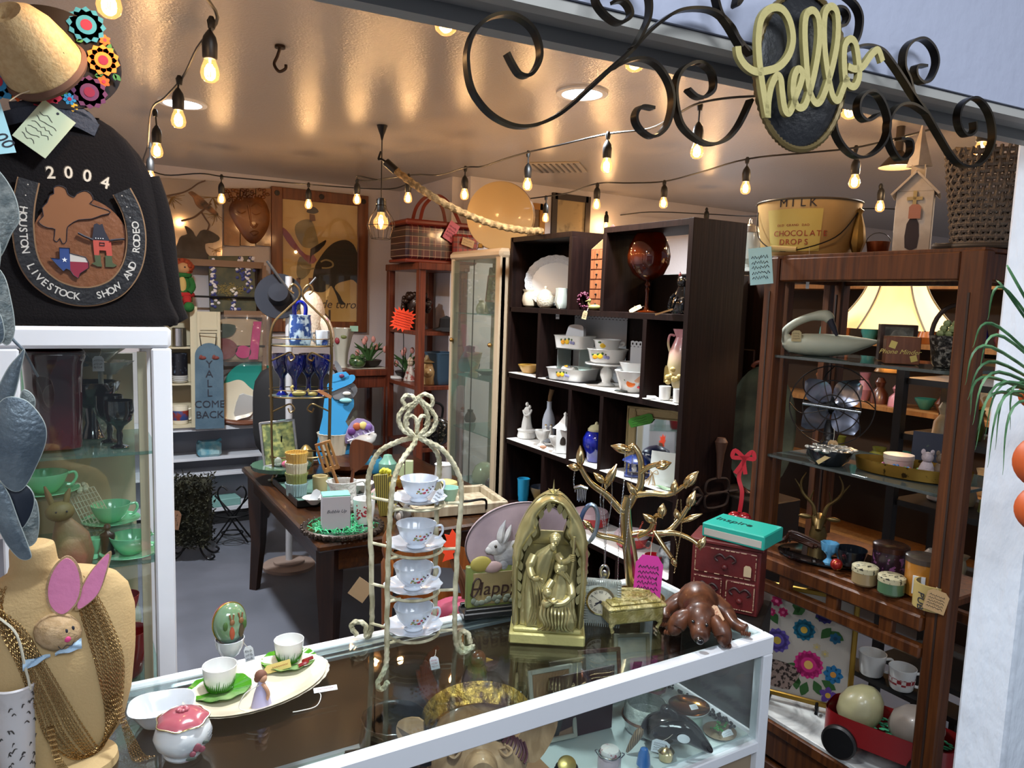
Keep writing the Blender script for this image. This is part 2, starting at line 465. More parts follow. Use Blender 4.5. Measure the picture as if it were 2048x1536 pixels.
for z in ESH[:2]:F('glass_shelf',[((EX+.215,(ey0+ey1)/2,z-.005),(.40,ey1-ey0-.05,.01))],glass('smoked_shelf_glass','#6d7a78',.25),t,.001,o5)
F('shelf',[((EX+.21,(ey0+ey1)/2,ESH[2]-.015),(.415,ey1-ey0-.066,.03)),((EX-.002,(ey0+ey1)/2,ESH[2]-.045),(.03,ey1-ey0-.066,.05)),((EX+.007,(ey0+ey1)/2,ESH[2]-.135),(.035,ey1-ey0-.066,.04)),((EX+.39,(ey0+ey1)/2,ESH[2]-.135),(.035,ey1-ey0-.066,.04))],BRW,t,.006,o5)
for yy in (1.28,1.47,1.66):F('spindle',[((EX+.01,yy,ESH[2]-.09),(.025,.045,.06))],BRW,t,.003,o5)
F('lower_shelf',[((EX+.20,(ey0+ey1)/2,ESH[3]-.035),(.44,ey1-ey0-.02,.04))],BRW,t,.004,o5)
F('marble_top',[((EX+.20,(ey0+ey1)/2,ESH[3]-.008),(.42,ey1-ey0-.03,.015))],mat('marble','#dfe2e0',.2,col2='#6c6f74',vs=5,dist=2,ramp=(.45,.75)),t,.002,o5)
for k in range(2):F('drawer',[((EX+.02,(ey0+ey1)/2,.255-.14*k),(.04,ey1-ey0-.08,.12))],BRW,t,.006,o5)
# --- dark dining table
o6=(1.43,3.83,0)
DW=wood('dark_table_wood','#22120a','#40240f',.28,coat=.25,axis=1)
t=thing('dining_table','dark wooden dining table crowded with kitchenware in the middle of the room','table',o6)
F('tabletop',[((1.43,3.83,.742),(1.10,1.62,.036))],DW,t,.01,o6)
F('apron',[((.94,3.83,.67),(.025,1.42,.11)),((1.92,3.83,.67),(.025,1.42,.11)),((1.43,3.09,.67),(.95,.025,.11)),((1.43,4.57,.67),(.95,.025,.11))],DW,t,.003,o6)
for (x,y) in ((.96,3.11),(1.90,3.11),(.96,4.55),(1.90,4.55)):
    g=G(wood('table_leg_wood','#1c0e08','#2e190e',.35));sx=-1 if x < 1.4 else 1;sy=-1 if y < 3.8 else 1
    g.tube([(x-1.43-sx*.01*0,y-3.83,.73),(x-1.43,y-3.83,.55),(x-1.43,y-3.83,.3),(x-1.43+sx*.02,y-3.83+sy*.02,0)],[.062,.06,.045,.032],4,flat=None)
    obj('leg',g,t)
# --- white wall unit at the back
o7=(.9,6.1,0)
WU=mat('white_laminate','#c9ccd3',.45)
t=thing('wall_shelf_unit','low white shelf unit along the back wall','shelf unit',o7)
F('top',[((.55,6.12,.775),(1.6,.30,.035))],WU,t,.003,o7)
F('shelf',[((.55,6.14,.40),(1.55,.26,.02))],WU,t,.001,o7)
F('shelf',[((.55,6.14,.12),(1.55,.26,.03))],WU,t,.001,o7)
F('shelf',[((.95,6.14,.53),(.75,.26,.02))],WU,t,.001,o7)
for x in (.62,1.32,-.2):F('divider',[((x,6.14,.45),(.025,.26,.64))],WU,t,.001,o7)
F('kick_board',[((.55,6.05,.05),(1.6,.04,.10))],mat('kick_black','#101012',.6),t,0,o7)
F('back_panel',[((.55,6.272,.45),(1.55,.008,.66))],mat('grey_board','#8a8d97',.6),t,0,o7)
# --- brown corner cabinet below the picnic basket
o8=(2.33,5.15,0)
t=thing('corner_cabinet','red-brown wooden open cabinet under the plaid picnic basket','cabinet',o8)
for (x,y) in ((2.17,5.50),(2.17,4.92),(2.5,5.50),(2.5,4.92)):F('post',[((x,y,1.02),(.05,.06,2.04))],RBW,t,.003,o8)
F('top_panel',[((2.335,5.20,2.045),(.40,.66,.05))],RBW,t,.004,o8)
for z in (1.58,1.18,.72,.3):F('shelf',[((2.335,5.20,z-.015),(.36,.58,.03))],RBW,t,.002,o8)
# --- small wooden glazed cabinet in front of it
o9=(2.1,5.75,0)
t=thing('glazed_side_cabinet','low red-brown cabinet with a glass front holding the tulip pot','cabinet',o9)
F('frame',[((2.16,5.55,.6),(.05,.05,1.2)),((1.76,5.55,.6),(.05,.05,1.2)),((2.16,5.95,.6),(.05,.05,1.2)),((1.76,5.95,.6),(.05,.05,1.2)),((1.96,5.55,.05),(.4,.04,.1)),((1.96,5.55,.62),(.4,.03,.03))],RBW,t,.003,o9)
F('top_panel',[((1.96,5.75,1.225),(.50,.50,.05))],RBW,t,.005,o9)
F('rail',[((1.96,5.545,1.15),(.44,.03,.09))],RBW,t,.003,o9)
F('glass_front',[((1.96,5.54,.6),(.36,.003,1.0))],GP,t,0,o9)
# ================= string lights, cage lamp, rope, sign =================
BLK=mat('black_rubber','#0d0d0e',.45)
BGL=mat('bulb_glass','#ffb060',.05,emit=.0)
def bulbmat():
    m=bpy.data.materials.new('warm_bulb_glass');m.use_nodes=True;nt=m.node_tree;N=nt.nodes;L=nt.links.new
    N.remove(N['Principled BSDF']);out=N['Material Output']
    tr=N.new('ShaderNodeBsdfTransparent');tr.inputs[0].default_value=(1,.86,.68,1)
    gl=N.new('ShaderNodeBsdfGlossy');gl.inputs['Roughness'].default_value=.05
    em=N.new('ShaderNodeEmission');em.inputs[0].default_value=(1,.42,.12,1);em.inputs[1].default_value=.45
    lw=thin_fresnel(N,L)
    a=N.new('ShaderNodeAddShader');mx_=N.new('ShaderNodeMixShader')
    L(lw.outputs[0],mx_.inputs[0]);L(tr.outputs[0],mx_.inputs[1]);L(gl.outputs[0],mx_.inputs[2])
    L(mx_.outputs[0],a.inputs[0]);L(em.outputs[0],a.inputs[1]);L(a.outputs[0],out.inputs[0])
    return m
BGL=bulbmat()
FIL=mat('filament_glow','#ffd59a',emit=40)
def blight(p,par,pw=1.9,r=.018):
    l=bpy.data.lights.new('bulb_glow','POINT');l.energy=pw;l.color=(1,.65,.34);l.shadow_soft_size=r
    o=bpy.data.objects.new('bulb_glow',l);COL.objects.link(o);o.parent=par;o.location=p
def wire(px,z,n=5):return spl([P(x,y,Z=z if len(q) == 0 else q[0]) for x,y,*q in px],n)
def string_light(label,cable,bulbs,org,zc=2.56,pw=1.9,group='warm bulb strings under the ceiling',blue=()):
    t=thing('string_light',label,'string lights',org,group=group);O=Vector(org)
    obj('cable',G(BLK).tube([p-O for p in wire(cable,zc)],.0045,6),t)
    for i,b in enumerate(bulbs):
        x,y,cx,cy=b[:4]
        zb=b[4] if len(b) > 4 else 2.42
        p=P(x,y,Z=zb);c=P(cx,cy,D=dep(p));q=p-O;s=Vector((0,0,1))
        c=Vector((p.x*.7+c.x*.3,p.y*.7+c.y*.3,max(c.z,p.z+.11)))-O
        g=G(BLK).at(*q).lathe([(.0165,.028),(.0195,.032),(.0205,.070),(.017,.086),(.008,.10),(.004,.105)],14)
        g.at().tube(spl([q+s*.1,(q+s*.115+c)/2,c],4),.0035,6)
        g.tube([c-Vector((0,0,.02)),c,c+Vector((0,0,.012))],[.009,.012,.006],8)
        obj('socket',g,t)
        bb=obj('bulb',G(BGL).at(*q).lathe([(.013,.036),(.015,.026),(.0225,.006),(.0255,-.010),(.022,-.024),(.012,-.032),(0,-.034)],18,cap=False),t)
        obj('filament',G(FIL).at(*q).tube([(-.007,0,-.012),(-.005,0,.014),(0,.004,-.006),(.005,0,.014),(.007,0,-.012)],.0024,5).cyl((0,0,.03),(0,0,.012),.003),bb)
        blight(q,t,pw)
string_light('bulb string zigzagging down beside the jacket and along the wall above the bullfight poster',
    [(380,-40),(435,35),(395,95),(365,155),(330,195),(303,220),(296,290),(288,330),(330,350),(400,347),(445,353),(520,360),(617,369),(714,376),(780,378),(812,368),(800,355),(760,360),(715,352),(730,362),(826,350),(880,350),(932,335),(965,333),(1010,318),(1055,305),(1120,290),(1215,268),(1300,257),(1355,228),(1400,206),(1480,194),(1600,192)],
    [(420,140,432,45),(357,237,365,160),(314,300,305,225),(301,353,300,290),(443,397,445,353),(617,408,618,369),(714,398,714,372),(816,395,818,352),(929,388,932,337),(1055,368,1055,307),(1213,330,1217,270),(1394,300,1402,212)],P(445,353,Z=2.56))
string_light('nearest bulb string, its cable hidden above the header and only bulbs showing',
    [(60,-150,2.6),(218,-75,2.57),(560,-110,2.6),(892,-42,2.57),(1080,-30,2.6),(1270,60,2.56),(1480,90,2.6),(1700,160,2.55),(1950,160,2.58)],
    [(218,3,218,-75),(892,38,892,-45),(1270,115,1270,60),(1700,215,1702,165)],P(892,0,Z=2.56),2.56,2.0)
string_light('farther bulb string crossing above the dark bookcase and behind the oval sign',
    [(1000,402),(1050,398),(1092,393),(1140,385),(1195,367),(1260,366),(1328,363),(1400,345),(1495,318),(1620,305),(1707,296),(1800,275),(1935,240),(2060,215)],
    [(1091,435,1091,395),(1193,408,1195,370),(1327,405,1328,365),(1491,375,1495,320),(1709,362,1707,297),(1962,300,1965,245)],P(1328,363,Z=2.56))
string_light('farthest thin bulb string low over the bookcase top',
    [(1035,412,2.6),(1100,425,2.58),(1212,432,2.58),(1300,424,2.6),(1412,428,2.58),(1520,432,2.6),(1700,418,2.6),(1850,420,2.6)],
    [(1212,452,1212,434,2.47),(1412,447,1412,430,2.47),(1760,412,1758,372,2.42)],P(1212,432,Z=2.58))
# cage pendant
cp=P(762,435,D=4.1)
t=thing('cage_pendant','hanging bulb in an open wire cage in front of the bullfight poster','pendant lamp',cp)
k=K(cp)
g=G(DARKV).tube([(0,0,34*k),(0,0,2.72-cp.z)],.003,6)
g.at(0,0,2.72-cp.z).lathe([(.004,-.05),(.012,-.02),(.02,.0),(.03,.028)],12)
obj('cord',g,t)
obj('socket',G(BLK).lathe([(8*k,10*k),(9*k,12*k),(9*k,32*k),(6*k,38*k),(0,39*k)],14),t)
g=G(mat('cage_wire','#2a211a',.4,metal=.8))
for i in range(8):
    a=PI*i/4+.2;g.tube(spl([(r*k*cos(a),r*k*sin(a),z*k) for r,z in ((9,36),(11,18),(20,4),(27,-10),(27,-22),(19,-42))],4),.0016,5)
for r,z in ((27,-16),(19,-42),(10,24)):g.tube([(r*k*cos(a),r*k*sin(a),z*k) for a in [2*PI*i/28 for i in range(28)]],.0018,5,True)
obj('cage',g,t)
bb=obj('bulb',G(BGL).lathe([(6*k,12*k),(8*k,4*k),(15*k,-6*k),(15*k,-14*k),(9*k,-22*k),(0,-24*k)],20,cap=False),t)
obj('filament',G(FIL).ball((0,0,-8*k),5*k),bb);blight((0,0,-8*k),t,5)
# ceiling hook + rope
RP=mat('manila_rope','#a98a5c',.85,col2='#6f5836',vs=40)
a,b=P(775,330,Z=2.62),P(1075,466,X=2.27)
t=thing('barrier_rope','thick twisted rope barrier hanging from a ceiling hook to the dark bookcase','rope',a)
pts=[P(x,y,D=d) - a for x,y,d in ((790,340,3.95),(830,370,3.95),(880,402,3.9),(940,432,3.95),(1000,452,4.0),(1050,461,4.08),(1084,462,4.14))]
obj('rope',G(RP).tube(spl(pts,26),.018,12,rope=.35,pitch=70),t)
q=[P(x,y,D=3.95)-a for x,y in ((762,318),(772,324),(792,342))]
obj('end_sleeve',G(mat('rope_sleeve','#26221d',.4,metal=.5)).tube([q[1],q[2]],.022,12),t)
obj('hook',G(DARKV).tube(spl([P(762,303,D=3.95)-a,P(757,318,D=3.95)-a,q[0],q[1]],5),.006,8),t)
hk=P(560,96,Z=2.74)
g=G(mat('dark_bronze','#2e211a',.4,metal=.7)).lathe([(.02,-.001),(.02,.008),(.008,.01)],12)
g.tube(spl([(0,0,0),(-.01,0,-.03),(-.022,0,-.06),(-.004,0,-.085),(.02,0,-.075),(.022,0,-.06)],5),.006,8)
obj('ceiling_hook',g,None,hk,label='bronze cup hook screwed into the ceiling with nothing on it',cat='hook',rz=-YAW)
g=G(mat('vent_white','#a89a86',.5)).box((0,0,0),(.36,.36,.008));g.m(mat('vent_slot','#5e554a',.6))
for i in range(8):g.box((0,-.14+.04*i,-.006),(.32,.012,.006))
obj('ceiling_vent',g,None,P(1115,335,Z=2.745),rz=PI/4,label='square air vent flush in the ceiling above the round tin',cat='air vent')
# ---------- hello sign ----------
sn=Vector((.0837,.9965,0));sp0=Vector((1.0,.70,2.2))
def SG(x,y,off=0.):
    d=ray(x,y);return C0 + d*((sp0-C0).dot(sn)+off)/d.dot(sn)
so=SG(1590,150)
t=thing('hello_sign','black wrought iron scroll sign with an oval plaque reading hello, hung on the header','sign',so)
IRN=mat('antiqued_iron','#17120d',.32,metal=.85,col2='#3c3222',vs=14,ramp=(.45,.75))
paths=['1013,107 1024,129 1038,149 1056,152 1070,138 1079,114 1076,85 1062,56 1035,35 1006,29 974,38 947,64 934,100 934,141 944,182 968,217 997,240 1032,253 1068,251 1109,234 1144,208 1179,176 1217,141 1258,105 1290,70 1320,44 1355,23 1396,18 1431,26 1460,53 1475,80 1500,110',
'1226,4 1245,2 1258,18 1258,35 1237,47 1214,35 1196,15 1189,-3 1190,-23 1210,-50 1240,-60','1262,98 1270,91 1284,64 1296,35 1297,0 1285,-30 1250,-60',
'1225,138 1234,132 1261,120 1290,119 1314,132 1334,161 1343,193 1340,228 1328,258 1305,274 1284,264 1271,246 1270,228 1281,214 1305,217',
'1374,179 1390,193 1407,195 1425,179 1422,146 1401,127 1378,129 1358,146 1349,176 1352,217 1363,252 1390,278 1419,289 1448,281 1469,261 1485,234 1500,200',
'1425,-30 1432,5 1440,30 1455,52 1480,95','1490,-30 1480,0 1470,12 1475,-10','1672,98 1697,98 1713,76 1719,41 1712,16 1694,-3 1665,-20 1640,-15','1666,55 1685,52 1693,35 1685,19 1669,16 1653,28 1640,45',
'1665,120 1675,111 1710,95 1735,92 1761,101 1780,123 1802,155 1824,190 1849,225 1875,269 1900,310 1922,331 1951,331 1973,310 1984,275 1979,234 1963,206 1944,196 1922,209 1914,234 1919,259 1932,272 1946,262 1946,244',
'1822,186 1815,158 1805,133 1808,101 1824,82 1846,79 1865,98 1871,127 1859,158 1843,166 1829,152 1830,133 1849,133','1655,190 1663,215 1669,263 1688,297 1716,315 1745,307 1767,282 1775,247 1767,212 1751,187 1732,184 1716,202 1716,228 1732,242 1754,229',
'1852,228 1824,210 1799,210 1781,228 1773,256 1780,294 1799,320 1818,307 1818,282 1796,278']
for s_ in paths:
    pp=[tuple(map(float,q.split(','))) for q in s_.split()]
    g=G(IRN).tube(spl([SG(x,y)-so for x,y in pp],6),0,4,flat=(.0019,.0062,sn));obj('scroll_bar',g,t)
def bez2(s_):return spl([SG(*map(float,q.split(',')),off=0)-so for q in s_.split()],6)
R4=Matrix(((sn.y,sn.x,0,0),(-sn.x,sn.y,0,0),(0,0,1,0),(0,0,0,1)))
oc=(SG(1592,148)-so);rx_=(SG(1680,148)-SG(1504,148)).length/2;rz_=(SG(1592,303)-SG(1592,-10)).length/2
lea=mat('black_leather_plaque','#15161a',.4,bump=.15,bs=90)
g=G(lea).tm(Matrix.Translation(oc-sn*.008) @ R4)
g.surf(lambda u,v:(rx_*v*cos(-2*PI*u),-.010*(1-v**3),rz_*v*sin(-2*PI*u)),40,8,cu=True)
g.surf(lambda u,v:(rx_*(1-v)*cos(-2*PI*u),.006*v,rz_*(1-v)*sin(-2*PI*u)),40,1,cu=True)
pl=obj('plaque',g,t)
g=G(mat('gold_rope_edge','#6b5a36',.45,metal=.4)).tm(Matrix.Translation(oc-sn*.010) @ R4)
g.tube([(rx_*1.0*cos(a),0,rz_*1.0*sin(a)) for a in [2*PI*i/160 for i in range(160)]],.0042,6,True,rope=.5,pitch=500);obj('rope_border',g,pl)
HG=mat('antique_gold_paint','#a79b62',.4,metal=.25,bump=.15,bs=60)
g=G(HG)
for s_ in ('1438,108 1441,127 1454,146 1473,157 1495,155 1520,146 1539,123 1546,92 1539,57 1523,35 1501,35 1484,54 1478,89 1479,127 1484,168 1490,206 1497,244',
  '1497,246 1498,215 1504,184 1514,165 1522,171 1525,196 1530,228 1538,237 1546,224 1551,206 1561,180 1565,160 1556,152 1548,170 1547,200 1555,224 1568,224 1577,203 1590,152 1598,95 1596,54 1585,38 1572,47 1569,82 1572,133 1577,184 1587,213 1598,216 1609,196 1625,142 1634,89 1633,44 1622,30 1610,41 1607,76 1610,127 1618,177 1626,206 1636,211 1645,190 1654,165',
  '1650,177 1647,142 1648,108 1658,93 1669,101 1675,133 1677,165 1669,184 1657,182 1650,168','1655,146 1668,151 1684,146 1701,123 1714,114 1723,136'):
    g.tube([p-sn*.032 for p in bez2(s_)],0,4,flat=(.0048,.003,sn))
obj('lettering',g,t)
# ================= shared builders for small goods (sizes in photo pixels x k) =================
CER=mat('white_glaze','#dedfdd',.18,coat=.5)
CRMC=mat('cream_glaze','#d9cfb8',.25,coat=.4)
JAD=mat('jadeite_glass','#7fc79a',.15,coat=.5,emit=0)
RED=mat('red_glaze','#7d0f16',.2,coat=.5)
BLKG=mat('black_glass','#0a0a0c',.08,coat=.5)
COB=mat('cobalt_glass','#0b1a7a',.06,coat=.6)
CLR=glass('clear_glass','#e6efec',.10,.03)
CRY=glass('cut_crystal','#c9cfc9',.35,.12)
GOLD=mat('antique_gold','#a8915a',.3,metal=.85)
BRS=mat('aged_brass','#8a6f3c',.32,metal=.9)
SLV=mat('silver_metal','#b9bcc0',.22,metal=1.)
TAGM=mat('kraft_tag','#b5956a',.8);TAGW=mat('white_tag','#d9dde2',.7);INK=mat('pen_ink','#1c1e2c',.7)
TAGB=mat('blue_tag','#9fd0dc',.7);REDINK=mat('red_ink','#9c2b22',.6)
def TT(name,label,cat,p,group=None,rz=None):
    return thing(name,label,cat,p,face(p) if rz is None else rz,group),K(p)
def V(name,label,cat,p,pr,m,seg=24,group=None,wob=None,rz=None,k=None,cap=False):
    k=k or K(p)
    return obj(name,G(m,k).lathe(pr,seg,wob,cap=cap),None,p,face(p) if rz is None else rz,label,cat,group)
def handle(g,x,z0,z1,out,r=1.6,sgn=1,y=0,n=5):
    g.tube(spl([(x,y,z1),(x+sgn*out*.8,y,z1+out*.1),(x+sgn*out,y,(z0+z1)/2+out*.1),(x+sgn*out*.5,y,z0+out*.05),(x-sgn*1,y,z0)],n),r,8);return g
def shell(pr,th=1.2):
    """outer profile -> cup wall with an inside"""
    inn=[(max(r-th,.01),z+ (th if i == 0 else 0)) for i,(r,z) in enumerate(pr)]
    return pr + [((pr[-1][0]-th*.5),pr[-1][1]+th*.3)] + inn[::-1][:-1] + [(0,inn[0][1]+th)]
def ptag(par,k,c,w,h,m=None,ry=0,rx=0,rz=0,lines=3,ink=None,string=None,name='price_tag',shape='tag',scribble=True,label=None,txt=None):
    if k == 1:k=.001;c=[q*1000 for q in c];w,h=w*1000,h*1000;string=string and [q*1000 for q in string]
    m=m or TAGM;g=G(m,k).at(*c,rx=rx,ry=ry,rz=rz)
    o=[(-w/2,-h/2),(w/2,-h/2),(w/2,h*.32),(w*.28,h/2),(-w*.28,h/2),(-w/2,h*.32)] if shape == 'tag' else [(-w/2,-h/2),(w/2,-h/2),(w/2,h/2),(-w/2,h/2)]
    g.ext(o,.5);g.m(ink or INK)
    if txt:
        n=len(txt)
        for i,s_ in enumerate(txt):g.text(s_,h*.75/n,0,h*.3-(i+.55)*h*.75/n,-.35,depth=.05)
    elif scribble:
        for i in range(lines):
            z=h*.28-(i+.3)*h*.68/lines;q=[]
            for j in range(13):
                x=-w*.38+w*.76*j/12*RND.uniform(.85,1.);q.append((x,-.42,z+h*.16/lines*(1 if j % 2 else -1)*RND.uniform(.4,1.7)))
            g.tube(q,max(.09,h*.011),4)
    o_=obj(name,g,par,label=label)
    if string:
        s0=Vector(c)+Matrix.Rotation(ry,3,'Y') @ Vector((0,0,h*.42));s1=Vector(string)
        obj('tag_string',G(mat('cotton_string','#c9c2b0',.9),k).tube(spl([s0,(s0+s1)/2+Vector((1,-1,-2)),s1],4),.45,5),o_)
    return o_
def leafpts(L,w_):return [(0,0),(w_*.7,L*.3),(w_,L*.5),(w_*.6,L*.8),(0,L),(-w_*.6,L*.8),(-w_,L*.5),(-w_*.7,L*.3)]
def flower(g,x,z,r,m1,m2,n=8,y=0.,pw=.36,t=.5):
    g.m(m1);T0=g.T;g.T=T0 @ Matrix.Translation((x,y-t*.2,z));g.ext(ell(0,0,r*.52,r*.52,20),t);g.T=T0
    for i in range(n):
        a=2*PI*i/n;T0=g.T
        g.T=T0 @ Matrix.Translation((x,y,z)) @ Matrix.Rotation(a,4,'Y')
        g.ext([(q[0],q[1]+r*.15) for q in leafpts(r*.85,r*pw)],t);g.T=T0
    g.m(m2);T0=g.T;g.T=T0 @ Matrix.Translation((x,y-t*.8,z));g.ext(ell(0,0,r*.3,r*.3,14),t);g.T=T0
    return g
def blobs(g,n,fn,r,seg=6,rings=4):
    for i in range(n):
        p,rr=fn(i);g.ball(p,rr or r,seg,rings)
    return g
MC={}
def cm(h,r=.4,**kw):
    key=(h,r,tuple(sorted((a,str(b)) for a,b in kw.items())))
    if key not in MC:MC[key]=mat('paint_'+h.strip('#')+str(len(MC)),h,r,**kw)
    return MC[key]
# ================= goods in the espresso bookcase =================
XS=2.40
def BS(px,z,X=XS):return S(px,z+.003,X=X)
# row 1
p=BS(1106,1.785,2.43)+Vector((0,0,.008));t,k=TT('oval_platter','large oval white platter with an embossed rim standing behind the cream jugs','platter',p,rz=rad(-62))
k=K(p)
emb=mat('embossed_white','#d5d8dc',.25,coat=.4,bump=.9,bs=150)
g=G(CER,k).at(0,0,51,rx=PI/2-.16)
g.surf(lambda u,v:(((50-v*50)*cos(-2*PI*u),(37-v*37)*sin(-2*PI*u),.6)),48,3,cu=True);g.surf(lambda u,v:(((v*64)*cos(-2*PI*u),(v*50)*sin(-2*PI*u),-1.6+4.5*max(0,v-.6))),48,6,cu=True)
obj('plate_well',g,t)
obj('embossed_rim',G(emb,k).at(0,0,51,rx=PI/2-.16).surf(lambda u,v:(((65-v*16)*cos(-2*PI*u)*(1+.012*cos(48*PI*u)),(51-v*15)*sin(-2*PI*u)*(1+.012*cos(48*PI*u)),4.2-4*v+.7*sin(PI*v)+.3)),96,8,cu=True),t)
p=BS(1060,1.785,2.36);t,k=TT('creamer_jug','small cream jug with a wavy rim in front of the oval platter','jug',p)
obj('body',G(CRMC,k).lathe(shell([(8,0),(13,3),(16,12),(15,22),(12,29),(13,34)],1),24,lambda a,z:1+.04*cos(6*a)+(.18*max(0,cos(a-PI)) if z > 29 else 0),cap=False),t)
obj('handle',handle(G(CRMC,k),13,9,28,9,1.5),t)
p=BS(1090,1.785,2.36);t,k=TT('sugar_bowl','round cream lidded sugar bowl with raised pattern between the two jugs','bowl',p)
obj('body',G(mat('cream_embossed','#d6cbb4',.25,coat=.4,bump=.8,bs=110),k).lathe([(10,0),(15,4),(18,14),(17,23),(13,28),(12,29)],24),t)
l_=obj('lid',G(CRMC,k).lathe([(13,28.2),(11,32),(5,36),(2,37)],20),t);obj('knob',G(CRMC,k).ball((0,0,39),(3,3,4)),l_)
obj('handle',handle(G(CRMC,k),17,12,22,5,1.3),t);obj('handle',handle(G(CRMC,k),-17,12,22,5,1.3,-1),t)
p=BS(1124,1.785,2.36);t,k=TT('angular_jug','faceted pale green-white jug with a white tag hanging over the shelf edge','jug',p)
obj('body',G(mat('pale_celadon','#ccd3c8',.2,coat=.5),k).lathe(shell([(10,0),(11,2),(16,13),(10,34),(11,40)],1),8,lambda a,z:1+(.3*max(0,cos(a-PI))**3 if z > 30 else 0),cap=False),t)
obj('handle',handle(G(CER,k),10,12,36,8,1.4),t)
ptag(t,k,(-8,-22,-12),7,18,TAGW,string=(-4,-14,8),lines=2)
# gap between cubbies
p=BS(1184,1.787,2.32);t,k=TT('hanging_spice_drawers','tall narrow wooden spice box with a stack of small drawers and a pointed top','spice box',p,rz=rad(-90))
k=K(p);sw=wood('pale_spice_wood','#6e3b26','#8a5236',.5)
obj('case',G(sw,k).box((6,22,60),(54,30,120),.6),t)
obj('peaked_back',G(mat('pink_stained_wood','#8c5a50',.6),k).at(6,38,120).ext([(-27,0),(27,0),(16,22),(12,34),(6,46),(0,50),(-6,46),(-12,34),(-16,22)],3),t)
obj('side_slope',G(mat('tan_wood','#a67f55',.6),k).at(-19,22,120,rz=PI/2).ext([(-15,0),(15,0),(15,24)],2),t)
for i in range(6):
    d_=obj('drawer',G(wood('spice_drawer_wood','#82492b','#a0623c',.5),k).box((6,6.4,10.5+19.6*i),(48,2,17),.5),t)
    obj('knob',G(DARKV,k).ball((4,3.8,10.5+19.6*i),2.2,8,6),d_)
p=BS(1166,1.792,2.33);k=K(p)
g=G(mat('plum_berries','#5d1432',.5),k)
for i in range(70):
    a=RND.uniform(0,2*PI);r=11+RND.uniform(-3,3);g.ball((r*cos(a),-2+RND.uniform(-3,3),15+1.3*r*sin(a)),2.2,6,4)
obj('berry_wreath',g,None,p,face(p),'small plum-coloured berry ring leaning beside the spice drawers','wreath')
p=BS(1186,1.787,2.27);t,k=TT('duck_figurine','small yellow-green duck figurine on the shelf in front of the spice drawers','figurine',p)
g=G(cm('#8c8a52',.4),k).ball((3,0,5),(13,6,5.5));g.tube(spl([(-6,0,6),(-9,0,12),(-7,0,17)],4),2.5,8).ball((-8,0,18),3.6).cyl((-10,0,17.5),(-16,0,16),1.4,.6);obj('body',g,t)
ptag(t,k,(-16,-10,-11),9,17,cm('#c9b48a'),ry=.2,string=(-10,-4,3))
# amber goblet
p=BS(1292,1.785,2.38);t,k=TT('amber_goblet','oversized dark amber balloon goblet in the upper cubby','goblet',p)
k *= .97;amb=mat('amber_glass','#7a2c08',.04,trans=.75,coat=.6)
obj('bowl',G(amb,k).lathe(shell([(3,62),(14,66),(32,78),(42,98),(44,114),(40,134),(33,150),(27,160)],1.5),36,cap=False),t)
obj('stem',G(amb,k).lathe([(24,0),(22,2),(6,5),(3.4,12),(3.2,40),(5,46),(3,50),(6,55),(3,63)],24),t)
ptag(t,k,(-22,-10,6),26,14,TAGM,ry=-.5,rx=-.9,shape='tag',string=(-4,0,12))
p=BS(1364,1.785,2.29);t,k=TT('cat_figurine','glossy black sitting cat figurine with specks beside the amber goblet','figurine',p)
sp=mat('speckled_black_glaze','#08080a',.1,coat=.7,col2='#6b6258',vs=60,ramp=(.62,.70))
g=G(sp,k).lathe([(20,0),(24,8),(22,26),(15,44),(11,54)],20,cap=True).ball((0,-3,64),(14,13,13));
for s_ in (-1,1):g.at(s_*8,-2,73).lathe([(5,0),(0,11)],8,cap=False).at()
g.tube(spl([(-18,-5,5),(-25,-14,12),(-22,-20,30),(-16,-20,38)],4),4,8);obj('body',g,t)
obj('ear_pink',G(cm('#a65a5e'),k).ball((-8,-5,77),(2.4,1.5,4)),t)
g=G(cm('#9a8a52'));g.k=k;
for s_ in (-1,1):g.ball((s_*5,-15,67),2)
obj('eye',g,t)
ptag(t,k,(-35,-24,3),36,3.4,TAGM,ry=-.35,shape='r',scribble=False)
# things seen through the open back of that cubby
p=Vector((2.72,2.86,0));g=G(BRW).box((0,0,2.0),(.22,1.0,.03),.002)
# row 2
ctag=[0]
FRU=[cm('#d99a22',.3),cm('#e0b829',.3),cm('#7d7fa8',.3),cm('#3d5a2c',.4),cm('#c7541c',.3)]
def fruit(g,y,z,s,x0=0):
    for i,(dx,dz,r,m_) in enumerate(((-9,0,4.6,0),(0,1,4.8,1),(9,0,3.2,2),(14,-1,3,2),(-4,5,2.4,3),(4,6,2.6,3),(-13,4,2.2,3),(10,5,2,3),(-8,.5,2.2,4))):
        g.m(FRU[m_]).ball((x0+dx*s,y,z+dz*s),(r*s,.8,r*s),10,6)
def square_dish(name,label,p,w_,h,d_=None,group='fruit-patterned glass bakeware',rz=None,fy=0):
    t,k=TT(name,label,'baking dish',p,group,rz);d_=d_ or w_*.85
    def fn(u,v):
        a=2*PI*u;c,s_=cos(a),sin(a);e=.35
        sx=math.copysign(abs(c)**e,c);sy=math.copysign(abs(s_)**e,s_)
        prof=[(.80,0),(.86,.04),(.95,.9),(1.0,1.0),(.97,1.0),(.90,.9),(.80,.12),(0,.1)]
        q=v*(len(prof)-1);i=min(int(q),len(prof)-2);f=q-i;r=prof[i][0]*(1-f)+prof[i+1][0]*f;z=prof[i][1]*(1-f)+prof[i+1][1]*f
        return (w_/2*r*sx,d_/2*r*sy,z*h)
    obj('dish',G(CER,k).surf(fn,48,14,cu=True),t)
    g=G(CER,k);fruit(g,-d_/2*.93,h*.5,h/24,fy);obj('fruit_decal',g,t)
    return t,k
YB=mat('yellow_stoneware','#b08a3e',.3,coat=.4,col2='#8a4a22',vs=3,ramp=(.5,.8))
